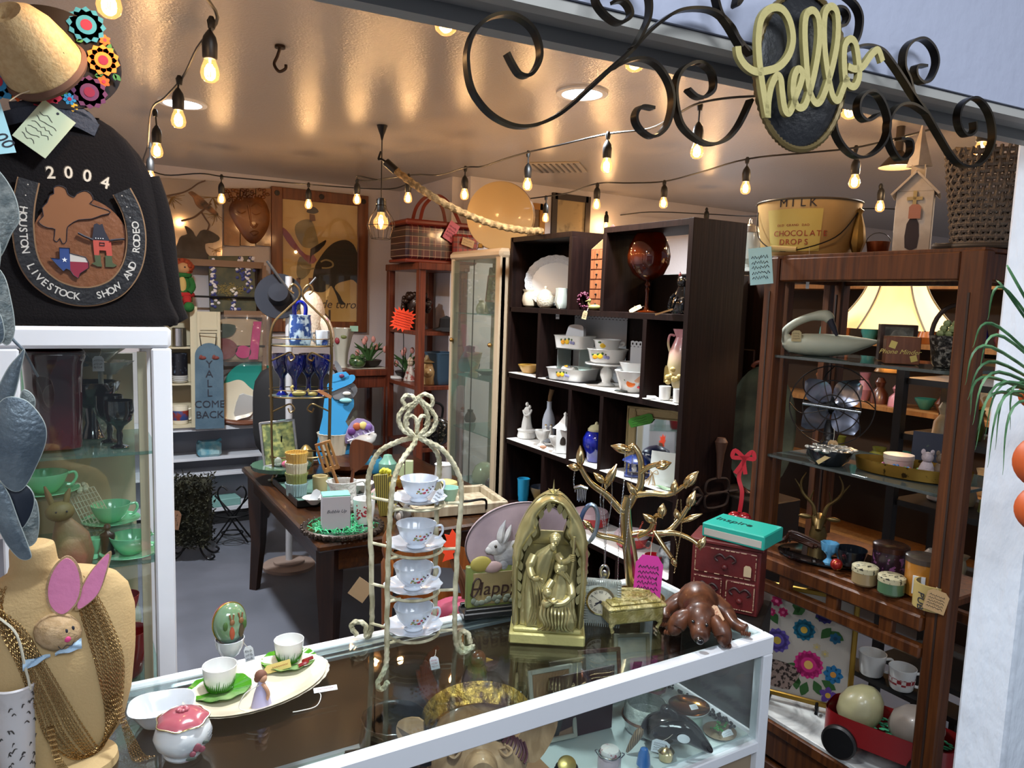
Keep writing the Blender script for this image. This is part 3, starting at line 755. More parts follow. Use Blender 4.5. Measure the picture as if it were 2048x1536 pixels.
p=BS(1058,1.399,2.33);V('small_bowl','small yellow bowl with a brown rim alone on the shelf paper','bowl',p,shell([(12,0),(15,3),(21,14),(22,16)],1.2),YB,24,wob=lambda a,z:1+(.03*cos(8*a) if z > 12 else 0))
ZS2=1.399
p=BS(1145,ZS2,2.36);square_dish('baking_dish','lower fruit-decorated baking dish standing on a dark cloth',p,92,24,80,rz=rad(-70))
p2=p+Vector((.01,.01,27*K(p)+.0));t,k=TT('small_lid_dish','small white lidded dish inside the lower baking dish','dish',p+Vector((.0,.03,.012)),rz=rad(-70));obj('dish',G(CER,k).box((0,0,15),(34,20,12),4),t);g=G(CER,k);fruit(g,-10.5,22,.45);obj('decal',g,t)
g=G(CLR);kk=K(p)
for s_ in (-1,1):g.box((s_*26*kk,0,33*kk),(1.5*kk,46*kk,46*kk))
g.box((0,0,57*kk),(60*kk,50*kk,1.6*kk));obj('acrylic_riser',g,None,p+Vector((.03,.03,.012)),rad(-70),'clear acrylic riser lifting the upper baking dish','display riser')
p3=p+Vector((.02,.02,.012+58*kk));t2,k=square_dish('baking_dish','upper fruit-decorated baking dish raised on the clear riser',p3,76,26,60,rz=rad(-70))
p4=p3+Vector((0,0,14*kk));t,k=TT('loaf_dish','plain white rounded dish stood on edge in the raised baking dish','dish',p4,rz=rad(-70))
obj('dish',G(mat('milk_glass','#c6cbd1',.15,coat=.5),k).at(-2,6,16,rx=-.2).ext(sp2([(-18,-14),(18,-14),(19,8),(12,16),(-12,16),(-19,8)],4),9),t)
p=BS(1212,ZS2,2.38);t,k=TT('cake_stand','white pedestal cake stand carrying a fruit-patterned casserole','cake stand',p)
obj('pedestal',G(CER,k).lathe([(18,0),(17,2),(9,6),(9,10),(13,20),(12,30),(7,36),(9,38),(12,40)],24),t)
obj('top',G(CER,k).lathe([(8,39),(40,41),(44,43),(44,45),(40,44.5),(0,44)],36),t)
p5=p+Vector((0,0,45*k));t,k=TT('casserole','round fruit-patterned casserole bowl on the white cake stand','casserole',p5,'fruit-patterned glass bakeware')
obj('bowl',G(CER,k).lathe(shell([(30,0),(34,3),(39,24),(42,28)],1.5),36,cap=False),t);g=G(CER,k);fruit(g,-37.2,14,1.1,-14);obj('fruit_decal',g,t)
p6=p5+Vector((.01,.02,16*k));t,k=TT('mixing_bowl','small lemon-patterned bowl nested in the round casserole','bowl',p6,'fruit-patterned glass bakeware')
obj('bowl',G(CER,k).lathe(shell([(16,0),(20,2),(26,27),(29,30)],1.3),32,lambda a,z:1+.0*a,cap=False),t);obj('lemon_decal',G(FRU[1],k).ball((-8,-23.5,19),(6,1,5),10,6).m(FRU[3]).ball((-14,-22,25),(4,1,2),8,5),t)
obj('handle',handle(G(CER,k),25,17,24,9,2.2),t)
p=BS(1264,ZS2,2.34);t,k=TT('mixing_bowl','larger peach-patterned mixing bowl at the end of the cubby by the divider','bowl',p,'fruit-patterned glass bakeware')
obj('bowl',G(CER,k).lathe(shell([(20,0),(24,3),(34,36),(37,42)],1.4),32,cap=False),t);obj('peach_decal',G(cm('#c8611f',.3),k).ball((-3,-28,19),(9,1.2,8),12,8).m(FRU[3]).ball((-13,-26,26),(4,1,3),8,5).m(cm('#b91f2a')).ball((13,-26,12),(4,1,2.5),8,5).m(cm('#d9a98a')).ball((10,-30,30),(9,1,9),12,8),t)
p=BS(1268,ZS2+.07,2.38);V('mixing_bowl','small plain-sided bowl stacked inside the peach-patterned bowl','bowl',p,shell([(16,0),(20,3),(30,26),(31,28)],1.2),CER,28,'fruit-patterned glass bakeware')
LACE=mat('lace_paper','#a8abb0',.8)
def lace(px,wpx,hpx,X,label):
    p=BS(px,ZS2,X);k=K(p);g=G(LACE,k);n=max(4,int(wpx/9))
    for i in range(n):# scalloped panel with round holes punched along the edge
        x0=-wpx/2+i*wpx/n;x1=x0+wpx/n;xm=(x0+x1)/2;r=(x1-x0)/2
        g.add([(x0,0,0),(x1,0,0),(x1,0,hpx-14),(x0,0,hpx-14)],[(0,1,2,3)])
        N_=10
        inner=[(xm+r*.42*cos(2*PI*j/N_+PI),0,hpx-8+r*.5*sin(2*PI*j/N_+PI)) for j in range(N_)]
        outer=[]
        for j in range(N_):
            a=2*PI*j/N_+PI;c,s_=cos(a),sin(a);sc_=1/max(abs(c),abs(s_)) if s_ < 0 else 1/max(abs(c),.75*abs(s_)+.25) if abs(c) > .3 else 1.25
            outer.append((xm+r*max(-1,min(1,c*sc_)),0,hpx-8+6*max(-1,min(1.3,s_*sc_))))
        g.add(inner+outer,[(j,(j+1) % N_,N_+(j+1) % N_,N_+j) for j in range(N_)])
    obj('lace_panel',g,None,p,rad(-82),label,'doily','scalloped lace papers at the cubby back')
lace(1193,150,134,2.51,'wide scalloped white lace paper standing behind the fruit bakeware')
lace(1272,40,100,2.40,'narrow scalloped white lace paper standing against the divider')
obj('dark_cloth',G(cm('#131316',.7),K(BS(1145,ZS2))).surf(lambda u,v:(64*v*cos(-2*PI*u),40*v*sin(-2*PI*u),2*(1-.5*v)+.6*sin(9*u*PI)*v),36,5,cu=True),None,BS(1145,ZS2,2.36),rad(-78),'round black cloth under the lower fruit-decorated baking dish','cloth')
p=BS(1243,ZS2,2.28);obj('dark_tag',G(cm('#1d211c',.7),K(p)).box((0,0,2),(28,12,3),1),None,p,rad(-60),'small black card lying at the shelf edge before the bowls','card')
p=BS(1164,ZS2+.15,2.5);
# pink vase, votive cups
p=BS(1358,ZS2,2.34);t,k=TT('pitcher_vase','tall cream vase blending to pink with raised flowers at the bookcase end','vase',p)
pk=mat('pink_cream_glaze','#c9b489',.3,coat=.3)
nt=pk.node_tree;gt=nt.nodes.new('ShaderNodeTexCoord');sx=nt.nodes.new('ShaderNodeSeparateXYZ');rr=nt.nodes.new('ShaderNodeValToRGB')
nt.links.new(gt.outputs['Generated'],sx.inputs[0]);nt.links.new(sx.outputs[2],rr.inputs[0]);nt.links.new(rr.outputs[0],nt.nodes['Principled BSDF'].inputs['Base Color'])
rr.color_ramp.elements[0].color=lin('#c9bb92');rr.color_ramp.elements[0].position=.5;rr.color_ramp.elements[1].color=lin('#c9929a');rr.color_ramp.elements[1].position=.8
obj('body',G(pk,k).lathe(shell([(12,0),(13,8),(10,16),(20,40),(27,70),(25,95),(16,118),(13,126),(20,142)],1.3),32,lambda a,z:1+(.12*cos(5*a) if z > 135 else 0),cap=False),t)
obj('handle',handle(G(pk,k),-15,92,128,12,2.4,-1),t)
g=G(cm('#c6b06f',.4),k)
for i in range(14):
    a=-PI/2+RND.uniform(-1.2,1.2);z=50+RND.uniform(-14,14);g.ball((26*cos(a),26*sin(a),z),(6,4,5),8,6)
obj('raised_flowers',g,t);ptag(t,k,(-27,-6,52),10,34,cm('#9c8c58'),string=(-24,-8,84),scribble=False)
sc_=[('front one',1329),('second one nearer the bookcase side',1357)]
for q,px in sc_:
    V('votive_cup','small plain white cup standing below the pink vase, '+q,'cup',BS(px,ZS2,2.29),shell([(10,0),(11,1),(12,25),(12,27)],1.1),CER,24,'white votive cups below the pink vase')
p=BS(1303,ZS2+.006,2.26);g=G(TAGW,K(p)).at(0,0,0,rz=.4,rx=-PI/2+.25).ext([(-13,-6),(13,-6),(10,7),(-7,8)],.5);obj('white_price_card',g,None,p,face(p),'white card tag with a red string beside the votive cups','price tag')
# row 3
Z3=.999
p=BS(1053,Z3,2.36);t,k=TT('angel_couple_statue','white statuette of a standing couple on a round base','statuette',p)
mw_=mat('matte_white_ceramic','#d9d8d4',.5,bump=.3,bs=80)
obj('base',G(mw_,k).lathe([(18,0),(19,3),(17,12),(19,16),(15,18),(0,19)],28,cap=False),t)
g=G(mw_,k).lathe([(11,18),(9,30),(7,44),(8,54),(5,60),(2.5,62)],18,lambda a,z:1+.12*cos(5*a+z*.1)).ball((-1,0,67),(3.4,3.6,4.4)).ball((4.5,-2,62),(3,3,4));g.tube(spl([(-8,-2,55),(-4,-8,46),(4,-8,48),(8,-2,56)],4),2.3,8);obj('figures',g,t)
p=BS(1096,Z3,2.42);t,k=TT('angel_bottle','grey-white bottle with a cork and two small angels on its front','bottle',p)
obj('bottle',G(mat('blue_grey_glaze','#a9b0bd',.25,coat=.4),k).lathe([(12,0),(13,3),(13,42),(10,54),(5,66),(4.5,78),(5.5,80)],24),t)
g=G(mat('gilt_halo','#9a7c3a',.4,metal=.6),k)
for s_ in (-4.5,4.5):g.ball((s_,-11.5,36),3.2,10,8).m(mw_).lathe([(0,0)],3) if 0 else None
for s_ in (-4.5,4.5):
    g.m(mw_).at(s_,-11,8).lathe([(6,0),(4.5,12),(2.5,20)],12).at();g.m(mw_).ball((s_,-12,31),2.8,10,8);g.m(mat('gilt_halo','#9a7c3a',.4,metal=.6)).ball((s_,-11,34),(3.2,2,2),10,8)
obj('angels',g,t);obj('cork',G(cm('#7b6246',.8),k).tube([(0,0,79),(1,0,90),(4,0,104)],[4,4.5,5],10),t)
p=BS(1128,Z3,2.32);t,k=TT('ceramic_birdhouse','white ceramic chapel-shaped birdhouse with an arched door','birdhouse',p)
obj('walls',G(CER,k).box((0,0,24),(34,30,48),1).at(0,0,48).lathe([(25,0),(14,10),(5,22),(3,26),(4,30),(0,34)],4,cap=False).at(),t)
g=G(cm('#2a231d'),k).at(-3,-15.2,18).ext(sp2([(-5,0),(5,0),(5,10),(0,16),(-5,10)],3),.6);obj('doorway',g,t)
for q,px,X in (('nearer the angel bottle',1083,2.31),('beside the ceramic birdhouse',1112,2.285)):
    V('egg_cup','white footed egg cup with a petal rim, '+q,'egg cup',BS(px,Z3,X),[(9,0),(8,2),(3.5,6),(3.5,9),(10,15),(14,26),(15,31),(13,30),(9,17),(0,13)],CER,30,'white petal egg cups',wob=lambda a,z:1+(.1*cos(5*a) if z > 24 else .02*cos(10*a)))
p=BS(1086,Z3,2.27);obj('wooden_token',G(cm('#a5765a',.6),K(p)).ball((0,0,3),(7,4,3.2)),None,p,face(p),'tiny tan shell lying before the white egg cups','shell')
p=BS(1190,Z3,2.345);t,k=TT('ginger_jar','round cobalt blue jar with a pale lid','jar',p)
obj('body',G(COB,k).lathe([(16,0),(17,6),(20,18),(26,32),(26,46),(20,58),(15,62)],32),t)
obj('lid',G(cm('#b5b08c',.3,coat=.4),k).lathe([(17,61),(17,65),(12,71),(4,74),(3,78),(0,80)],28,cap=False),t)
p=BS(1318,Z3,2.48);t,k=TT('gilt_mirror','mirror in a wide carved gold frame leaning inside the bookcase with a green tag','mirror',p,rz=rad(-60))
k=K(p);GF=mat('champagne_gold_frame','#a3946a',.4,metal=.5,bump=.4,bs=50)
g=G(GF,k)
for i,(a,b,w2,dz) in enumerate(((0,0,160,0),)):
    t.scale=(.9,.9,.9)
    for (cx_,cz_,sx_,sz_) in ((-70,72,22,144),(70,72,22,144),(0,133,122,22),(0,11,122,22)):g.box((cx_,0,cz_),(sx_,8,sz_),2)
    for (cx_,cz_,sx_,sz_) in ((-78,72,5,144),(78,72,5,144),(0,141,160,5),(0,3,160,5),(-59,72,4,122),(59,72,4,122),(0,122,118,4),(0,22,118,4)):g.box((cx_,-3,cz_),(sx_,6,sz_),1.5)
obj('frame',g,t);obj('mirror_glass',G(mat('mirror','#c9d2d6',.03,metal=1.),k).box((0,0,72),(118,3,100)),t)
g=G(cm('#4fa83a',.6),k).at(-46,-8,112,ry=-.35).ext([(-26,-9),(20,-11),(30,-4),(30,8),(22,12),(-22,12),(-29,6)],.8);g.m(INK)
for i in range(4):g.tube([(-20+3*j,-1,6-5*i+RND.uniform(-1.5,1.5)) for j in range(13)],.25,4)
obj('green_tag',g,t,label='bright green handwritten paper tag')
p=BS(1275,Z3,2.33);t,k=TT('porch_swing_figurine','blue and white ceramic figurine under a dark blue roof in front of the gold mirror','figurine',p)
g=G(cm('#24356e',.3,coat=.3),k).at(0,0,30).lathe([(32,0),(30,4),(16,12),(0,16)],6,cap=True).at().box((0,0,2),(54,30,4),1);obj('roof_and_base',g,t)
g=G(cm('#28418c',.3),k)
for x_ in (-22,22):
    for y_ in (-10,10):g.cyl((x_,y_,3),(x_,y_,31),1.5)
g.box((0,4,10),(34,10,3)).box((0,9,16),(34,2,12));obj('bench',g,t)
obj('seated_couple',G(mw_,k).ball((-7,-2,15),(5,5,7)).ball((-7,-3,24),3.4).ball((7,-2,15),(5,5,7)).ball((7,-3,24),3.4),t)
p=BS(1297,Z3,2.29);obj('green_leaf_card',G(cm('#35663d',.6,col2='#a8b59c',vs=12),K(p)).at(0,0,1).surf(lambda u,v:((u-.5)*80,(v-.5)*22*sin(PI*min(1,u*.9+.07)),1.5*sin(4*PI*u)),18,4),None,p+Vector((.01,-.15,.002)),rad(-70),'flat green leaf-printed paper strip on the shelf liner','paper strip')
p=BS(1325,Z3,2.31);t,k=TT('framed_sampler','white card sampler with a straw bow leaning near the bookcase side','card',p,rz=rad(-62))
obj('card',G(cm('#cdd3cf',.6),k).at(0,0,0,rx=-.12).box((0,0,34),(58,2,68),.5),t)
g=G(cm('#a8906a',.8),k)
for i in range(12):a=RND.uniform(-.7,.7);g.cyl((-20,-6,25),(-20+26*sin(a),-7,25-30*cos(a)),.6)
for s_ in (-1,1):g.tube(spl([(-20,-7,25),(-20+s_*9,-8,32),(-20+s_*12,-8,24),(-20,-7,25)],5),.8,6)
obj('straw_bow',g,t)
# row 4
Z4=.614
def V4(px,X):return S(px,Z4,X=X)
V('blue_tumbler','turquoise blue glass tumbler alone on the lower shelf paper','tumbler',V4(1046,2.34),shell([(9,0),(10,2),(10,8),(11,12),(12,40),(13,46)],1.1),cm('#2b9cc9',.12,coat=.5),24,wob=lambda a,z:1+.02*cos(16*a))
V('banded_bowl','dark plate with yellow and blue bands standing in the lower cubby','plate',V4(1083,2.44),[(2,0),(16,6),(24,24),(24,30)],cm('#2a3f5a',.3,col2='#b8902a',vs=2),28)
RDC=cm('#a31620',.25,coat=.5)
t,k=TT('red_tureen','round red lidded dish with a white lid in the lower cubby behind the gold tree','tureen',V4(1180,2.42))
obj('bowl',G(RDC,k).lathe(shell([(28,0),(34,4),(38,20),(39,22)],2),32,cap=False),t);obj('lid',G(cm('#a98d92',.4),k).lathe([(39,22),(34,30),(16,36),(5,38),(5,43),(0,45)],32,cap=False),t)
t,k=TT('red_casserole','red oval casserole with a pink-grey lid beside the red lidded dish','casserole',V4(1262,2.40));obj('bowl',G(RDC,k).lathe([(24,0),(30,4),(34,20),(34,22)],32,cap=True),t);obj('lid',G(cm('#b9a5ab',.4),k).lathe([(35,22),(30,30),(10,36),(0,37)],32,cap=False),t)
V('red_cup','small red cup on the lower shelf near the bookcase side','cup',V4(1306,2.31),shell([(13,0),(16,4),(18,22)],1.2),RDC,24)
t,k=TT('snow_globe_box','white speckled dome box with red trim at the lower end of the bookcase','box',V4(1340,2.39));obj('dome',G(cm('#b4bcc0',.5,col2='#3d4247',vs=30),k).lathe([(26,0),(28,20),(20,40),(0,50)],28,cap=False),t);obj('ribbon',G(RDC,k).box((14,-20,22),(14,8,20),2),t)
# ================= the glass tower, jacket, hats, bust (near side) =================
LP=lambda x,z,Y=2.12:S(x,z,Y=Y)
# ---- goods in the tower
p=LP(112,1.431,2.07);t,k=TT('ruby_vase','big dark ruby red glass vase with a round shoulder filling the tower shelf','vase',p)
rub=mat('ruby_glass','#2c050b',.08,coat=.7,col2='#4a0a12',vs=4)
def sq(r,e=.5):
    def fn(a,z):c,s_=abs(cos(a)),abs(sin(a));return 1/((c**3.2+s_**3.2)**(1/3.2))
    return fn
obj('body',G(rub,k).lathe(shell([(40,0),(46,4),(48,60),(49,120),(52,170),(57,185),(56,193),(54,196)],2.5),40,sq(1),cap=False),t)
GOB=mat('black_goblet_glass','#07070a',.06,coat=.9)
prg=[(17,0),(16,2),(6,6),(4.5,12),(6,22),(5,34),(9,42),(23,54),(27,72),(26,94),(24.5,94),(24,74),(0,46)]
V('black_goblet','black glass goblet with a six-sided foot, nearest the tower front glass','goblet',LP(240,1.431,2.03),prg,GOB,28,'black glass goblets')
V('black_goblet','black glass goblet half hidden behind the front one','goblet',LP(220,1.431,2.11),[(r*.95,z) for r,z in prg],GOB,28,'black glass goblets')
V('black_bowl','wide black glass bowl with a scalloped rim on the tower shelf behind the goblets','bowl',LP(186,1.431,2.19),[(22,0),(20,4),(12,30),(16,60),(30,68),(44,92),(48,112),(45,112),(0,76)],GOB,28,wob=lambda a,z:1+(.06*cos(10*a) if z > 80 else 0))
SILV=mat('crinkled_silver','#a7a59c',.28,metal=.8,bump=1.,bs=50)
for lab,px,Y,r,z0,h in (('upper crystal dish with pointed petals at the tower back',205,2.22,44,148,28),('lower crystal bowl with pointed petals at the tower back',222,2.24,40,118,26),('cut crystal bowl low behind the black goblets',196,2.21,40,5,70)):
    g=G(SILV if z0 < 60 else CRY,K(LP(px,1.431,Y)));g.lathe([(r*.3,z0-0),(r*.5,z0+h*.3),(r,z0+h),(r*.92,z0+h),(0,z0+h*.3)],24,lambda a,z:1+(.14*cos(8*a) if z > z0+h*.5 else 0));
    if z0 > 60:g.cyl((0,0,z0),(0,0,0 if z0 < 130 else 10),5)
    obj('crystal_dish',g,None,LP(px,1.431,Y),0,lab,'bowl')
p=LP(62,1.431,2.2);V('speckled_pitcher','tall blue and white spongeware vase behind the ruby vase','vase',LP(100,1.431,2.24),shell([(14,0),(22,60),(20,150),(24,236)],2),mat('spongeware','#c7cad0',.25,coat=.4,col2='#26336b',vs=28,ramp=(.47,.53)),24)
V('mint_vase','mint green glass vase at the back of the tower','vase',LP(68,1.431,2.22),shell([(14,0),(20,60),(18,150),(24,236)],2),JAD,20)
obj('grey_tray',G(cm('#6d7a78',.3,coat=.4),K(LP(150,1.431,2.27))).at(0,0,190,rx=.1).ext(sp2([(-42,-50),(42,-50),(46,30),(20,46),(-20,46),(-46,30)],4),3).at().box((0,2,70),(6,3,140)),None,LP(150,1.431,2.27),0,'rounded grey metal tray on a stand at the tower back','tray')
p=LP(201,1.431,2.17);t,k=TT('hanging_tag_card','white arrow-topped price tag among the crystal bowls','price tag',p);
ptag(t,k,(0,-10,150),20,30,TAGW,lines=3,string=(6,0,180));obj('stand_wire',G(CLR,k).cyl((0,-8,0),(0,-8,134),.6),t)
# jadeite cups
def jcup(px,zb,Y,sc,label,hs=1,riser=0):
    p=LP(px,zb+riser,Y);t,k=TT('jadeite_cup',label,'teacup',p,'jadeite cups on saucers in the glass tower');k *= sc
    obj('cup',G(JAD,k).lathe(shell([(18,4),(22,6),(34,22),(41,38),(43,46)],1.6),36,cap=False),t)
    obj('handle',handle(G(JAD,k),39,17,41,17,3),t)
    s_=thing('jadeite_saucer',label.replace('cup','saucer',1),'saucer',p-Vector((0,0,.0005)),0,'jadeite saucers in the glass tower')
    obj('saucer',G(JAD,k).lathe([(20,0),(24,0),(44,4),(62,10),(62,12),(42,6.5),(0,3.2)],40),s_)
    if riser:
        g=G(CLR);g.box((0,0,-.0025),(.10,.10,.004))
        for s2 in (-1,1):g.box((s2*.045,0,-riser/2),(.003,.09,riser-.004))
        obj('acrylic_riser',g,None,p,0,'clear acrylic riser under the '+label.split(' jadeite')[0]+' jadeite saucer','display riser')
jcup(92,1.157,2.06,.95,'topmost jadeite green glass cup on the tall clear riser',riser=.165)
jcup(222,1.157,2.10,.85,'middle jadeite green glass cup behind the brown grinder',riser=.065)
jcup(262,1.157,2.02,.9,'lowest jadeite green glass cup nearest the tower corner post')
p=LP(140,1.157,1.99);t,k=TT('brown_bunny_figurine','weathered brown and green bunny figurine with tall ears in the tower','figurine',p)
br=mat('weathered_bunny_paint','#6d5f3c',.6,col2='#6e4530',vs=9,bump=.4,bs=30)
g=G(br,k).tube([(0,0,0),(4,0,30),(2,0,60),(-8,0,92),(-10,0,100)],[38,40,34,17,13],18).ball((-14,-4,116),(26,22,20));obj('body',g,t)
g=G(br,k)
for x0,x1,zz in ((-26,-38,168),(-4,4,160)):g.tube([(x0,0,128),((x0+x1)/2,0,148),(x1,0,zz)],[5,6,2],10)
obj('ear',g,t);obj('eye',G(INK,k).ball((-20,-24,120),2).ball((-2,-25,120),2),t)
p=LP(182,1.157,2.10);lw_=mat('crochet_cotton','#c9c3ad',.9,bump=.5,bs=80)
t,k=TT('crochet_bag','white crocheted netting pouch with ruffled top beside the bunny figurine','doily',p);g=G(lw_,k)
for i in range(9):
    bl=lambda a,b:((-38+46*a)*(1-b)+(0+44*a)*b,-6-3*sin(3*a+2*b),(124+6*a)*(1-b)+(26+24*a)*b)
    g.tube([bl(i/8,j/8) for j in range(9)],1.1,5).tube([bl(j/8,i/8) for j in range(9)],1.1,5)
obj('netting',g,t);g=G(lw_,k);blobs(g,24,lambda i:((-20+RND.uniform(-16,16),-8+RND.uniform(-6,6),128+RND.uniform(-9,9)),RND.uniform(4,7)),5);obj('ruffle',g,t)
p=LP(216,1.157,2.03);V('pepper_grinder','small dark brown wooden grinder with a knob top among the green cups','grinder',p,[(13,0),(14,3),(11,12),(12,32),(14,40),(13,46),(6,50),(4,54),(7,60),(5,66),(0,68)],cm('#2d1a14',.35),20)
p=LP(205,1.157,1.985);V('green_egg_cup','green glass egg cup partly behind the brown grinder','egg cup',p+Vector((-.015,.05,0)),shell([(10,0),(5,8),(10,20),(14,40)],1),JAD,18)
REDC=[('topmost red ceramic cup seen behind the bust shoulder',262,1.06,30,40),('tall red ceramic vase low behind the bust',282,.825,38,96),('small red ceramic bowl on the lowest tower shelf',288,.505,32,30)]
for lab,px,z,r,h in REDC:
    z0=.825 if z == 1.06 else z
    if z == 1.06:obj('acrylic_riser',G(CLR).box((0,0,.116),(.09,.09,.004)).box((.043,0,.057),(.003,.08,.114)).box((-.043,0,.057),(.003,.08,.114)),None,LP(px-15,.825,2.17)-Vector((.0,.0,-.001)),0,'clear acrylic riser holding the topmost red cup','display riser')
    V('red_cup',lab,'cup',LP(px-(15 if z == 1.06 else 25),z if z != 1.06 else .825+.120,2.17 if z == 1.06 else 2.05),shell([(r*.5,0),(r*.7,h*.1),(r*.95,h*.7),(r,h)],1.5),RED,28,'red ceramics low in the glass tower')
# ---- jacket
JY=2.02
jp=S(155,1.733,Y=JY);t,k=TT('varsity_jacket','black fleece rodeo jacket standing on the white tower, its back showing a leather horseshoe patch','jacket',jp,rz=0)
k=K(S(155,1.733,Y=1.93))
FLE=mat('black_fleece','#0e0b0d',.95,bump=.3,bs=200,spec=.2)
def yz(y):return (655-y)
rows=[(655,-195,192,58),(640,-190,196,60),(600,-185,178,55),(500,-180,163,50),(400,-172,152,46),(340,-160,142,42),(300,-146,124,38),(270,-128,100,34),(250,-110,76,30),(236,-95,50,26)]
def jf(u,v):
    q=v*(len(rows)-1);i=min(int(q),len(rows)-2);f=q-i;a,b=rows[i],rows[i+1]
    y,x0,x1,d=[a[j]*(1-f)+b[j]*f for j in range(4)]
    an=2*PI*u;e=.45;c=math.copysign(abs(cos(an))**e,cos(an));s_=math.copysign(abs(sin(an))**e,sin(an))
    fo=2.0*sin(9*an+v*4)*(1-v)+1.5*sin(5*an-v*9)
    return ((x0+x1)/2+(x1-x0)/2*c+ (fo if abs(c) > .9 else 0),(d+ (0 if abs(c) < .7 else fo))*s_,yz(y))
g=G(FLE,k).surf(jf,96,40,cu=True)
g.add([(x,d*s_,yz(236)) for x,d,s_ in ((-95,26,-1),(50,26,-1),(50,26,1),(-95,26,1))],[(0,1,2,3)])
obj('body',g,t)
g=G(cm('#2d3340',.8,bump=.3,bs=150),k).at(0,0,0)
g.tube(spl([(-110,-30,yz(262)),(-60,-40,yz(246)),(0,-40,yz(247)),(44,-32,yz(262))],6),0,4,flat=(13,4,(0,1,0)))
g.tube(spl([(-100,-24,yz(238)),(-40,-30,yz(226)),(20,-28,yz(232)),(40,-20,yz(252))],6),11,8);obj('collar',g,t)
g=G(FLE,k).tube(spl([(140,0,yz(340)),(158,5,yz(430)),(165,5,yz(540)),(176,8,yz(610)),(196,6,yz(650))],6),[22+10*sin(PI*i/24) for i in range(25)],12);obj('sleeve',g,t)
# patch
fy=-58
def J(x,y,dy=0):return (x-155,fy+dy+12*(max(0,560-y)/300),yz(y))
lb=mat('patch_black_leather','#17181c',.45,bump=.3,bs=90);lbr=mat('patch_brown_leather','#6e4429',.4,bump=.25,bs=60);lbl=mat('patch_light_leather','#7d5234',.4);tan_=mat('patch_tan_edge','#7d5f42',.6)
pt=obj('horseshoe_patch',G(lbr,k).add([J(166,500,2)]+[J(166+100*cos(a),478+100*sin(a),2) for a in [2*PI*i/48 for i in range(48)]],[(0,1+(i+1) % 48,1+i) for i in range(48)]),t)
ush=[(64,352),(54,400),(50,450),(55,510),(72,550),(102,578),(135,592),(168,596),(202,590),(236,572),(262,540),(277,500),(281,450),(272,400),(252,358)]
up_=spl([J(x,y,-2) for x,y in ush],8)
obj('horseshoe',G(tan_,k).tube(up_,0,4,flat=(22,.8,(0,1,0))).m(lb).tube([p+Vector((0,-1.5,0)) for p in up_],0,4,flat=(19,.9,(0,1,0))),pt)
def onpath(pts,s):
    L=0
    for i in range(len(pts)-1):
        d=(pts[i+1]-pts[i]).length
        if L+d >= s:f=(s-L)/d;q=pts[i].lerp(pts[i+1],f);tt=pts[i+1]-pts[i];return q,math.atan2(tt.z,tt.x)
        L += d
    return pts[-1],0
tot=sum((up_[i+1]-up_[i]).length for i in range(len(up_)-1))
pt.scale=(.85,1,.91);pt.location=(20*k*.15,0,42*k*.09)
g=G(mat('silver_thread','#b9b6b0',.5),k);s_=tot*.105
for ch in 'HOUSTON  LIVESTOCK   SHOW  AND  RODEO':
    if ch != ' ':
        q,an=onpath(up_,s_);q=q+Vector((0,-2.7,0));T0=Matrix.Translation(q) @ Matrix.Rotation(-an,4,'Y')
        g.tm(T0).text(ch,22,0,-7.5,0,depth=.3,bold=.3).tm(Matrix.Identity(4))
    s_ += (tot*.79/37)*(1.06 if ch != ' ' else .82)
for x,y in ((62,362),(57,385),(54,410),(252,368),(262,392),(268,415),(274,432)):g.ball(J(x,y,-3.5),1.8,8,5)
obj('lettering',g,pt)
def flat(pts,m,dy,th=1.2,out=None,n=3):
    g=G(out or INK,k);c=sp2([(x-155,yz(y)) for x,y in pts],n) if n > 1 else [(x-155,yz(y)) for x,y in pts]
    ym=sum(y for x,y in pts)/len(pts);Y_=J(0,ym,dy)[1]
    g.at(0,Y_,0,rx=0).m(m).ext(c,th);g.m(out or INK).tube([(a,-th,b) for a,b in c],.9,4,True);return g
obj('bronco_rider',flat([(80,437),(90,425),(88,408),(98,396),(104,380),(112,376),(112,364),(122,358),(136,362),(140,374),(152,380),(158,372),(174,364),(186,368),(192,382),(184,390),(200,396),(222,402),(226,408),(208,414),(186,424),(160,428),(142,440),(136,450),(134,476),(126,482),(121,470),(116,478),(109,474),(112,452),(100,450),(88,446)],lbl,0,n=2),pt)
tx=[(119,491),(140,491),(140,502),(158,506),(172,509),(178,520),(178,532),(160,545),(156,556),(146,550),(140,540),(132,536),(126,542),(116,532),(101,514),(119,515)]
obj('texas_map',flat(tx,cm('#233c73',.6),0,n=1).m(cm('#b7b2ac',.6)).at(0,-3,0).ext([(-15,151.5),(4,147),(17,143),(22,135),(22,134),(-15,134)],1).m(cm('#7d1c33',.6)).ext([(-15,134),(22,134),(22,124),(6,110),(1,101),(-8,106),(-15,112)],1).m(TAGW).ext([(-26+ (5.5 if i % 2 == 0 else 2.3)*sin(PI*i/5),138+(5.5 if i % 2 == 0 else 2.3)*cos(PI*i/5)) for i in range(10)],2.4),pt) if 0 else None
g=G(cm('#233c73',.6),k);Yt=J(0,525,-2)[1];g.at(0,Yt,0)
g.ext([(x-155,yz(y)) for x,y in [(119,491),(140,491),(140,538),(132,536),(126,542),(116,532),(101,514),(119,515)]],1.2)
g.m(cm('#b7b2ac',.6)).ext([(x-155,yz(y)) for x,y in [(140,502),(158,506),(172,509),(178,520),(140,520)]],1.2)
g.m(cm('#7d1c33',.6)).ext([(x-155,yz(y)) for x,y in [(140,520),(178,520),(178,532),(160,545),(156,556),(146,550),(140,538)]],1.2)
g.m(INK).tube([(x-155,-.8,yz(y)) for x,y in tx],.9,4,True)
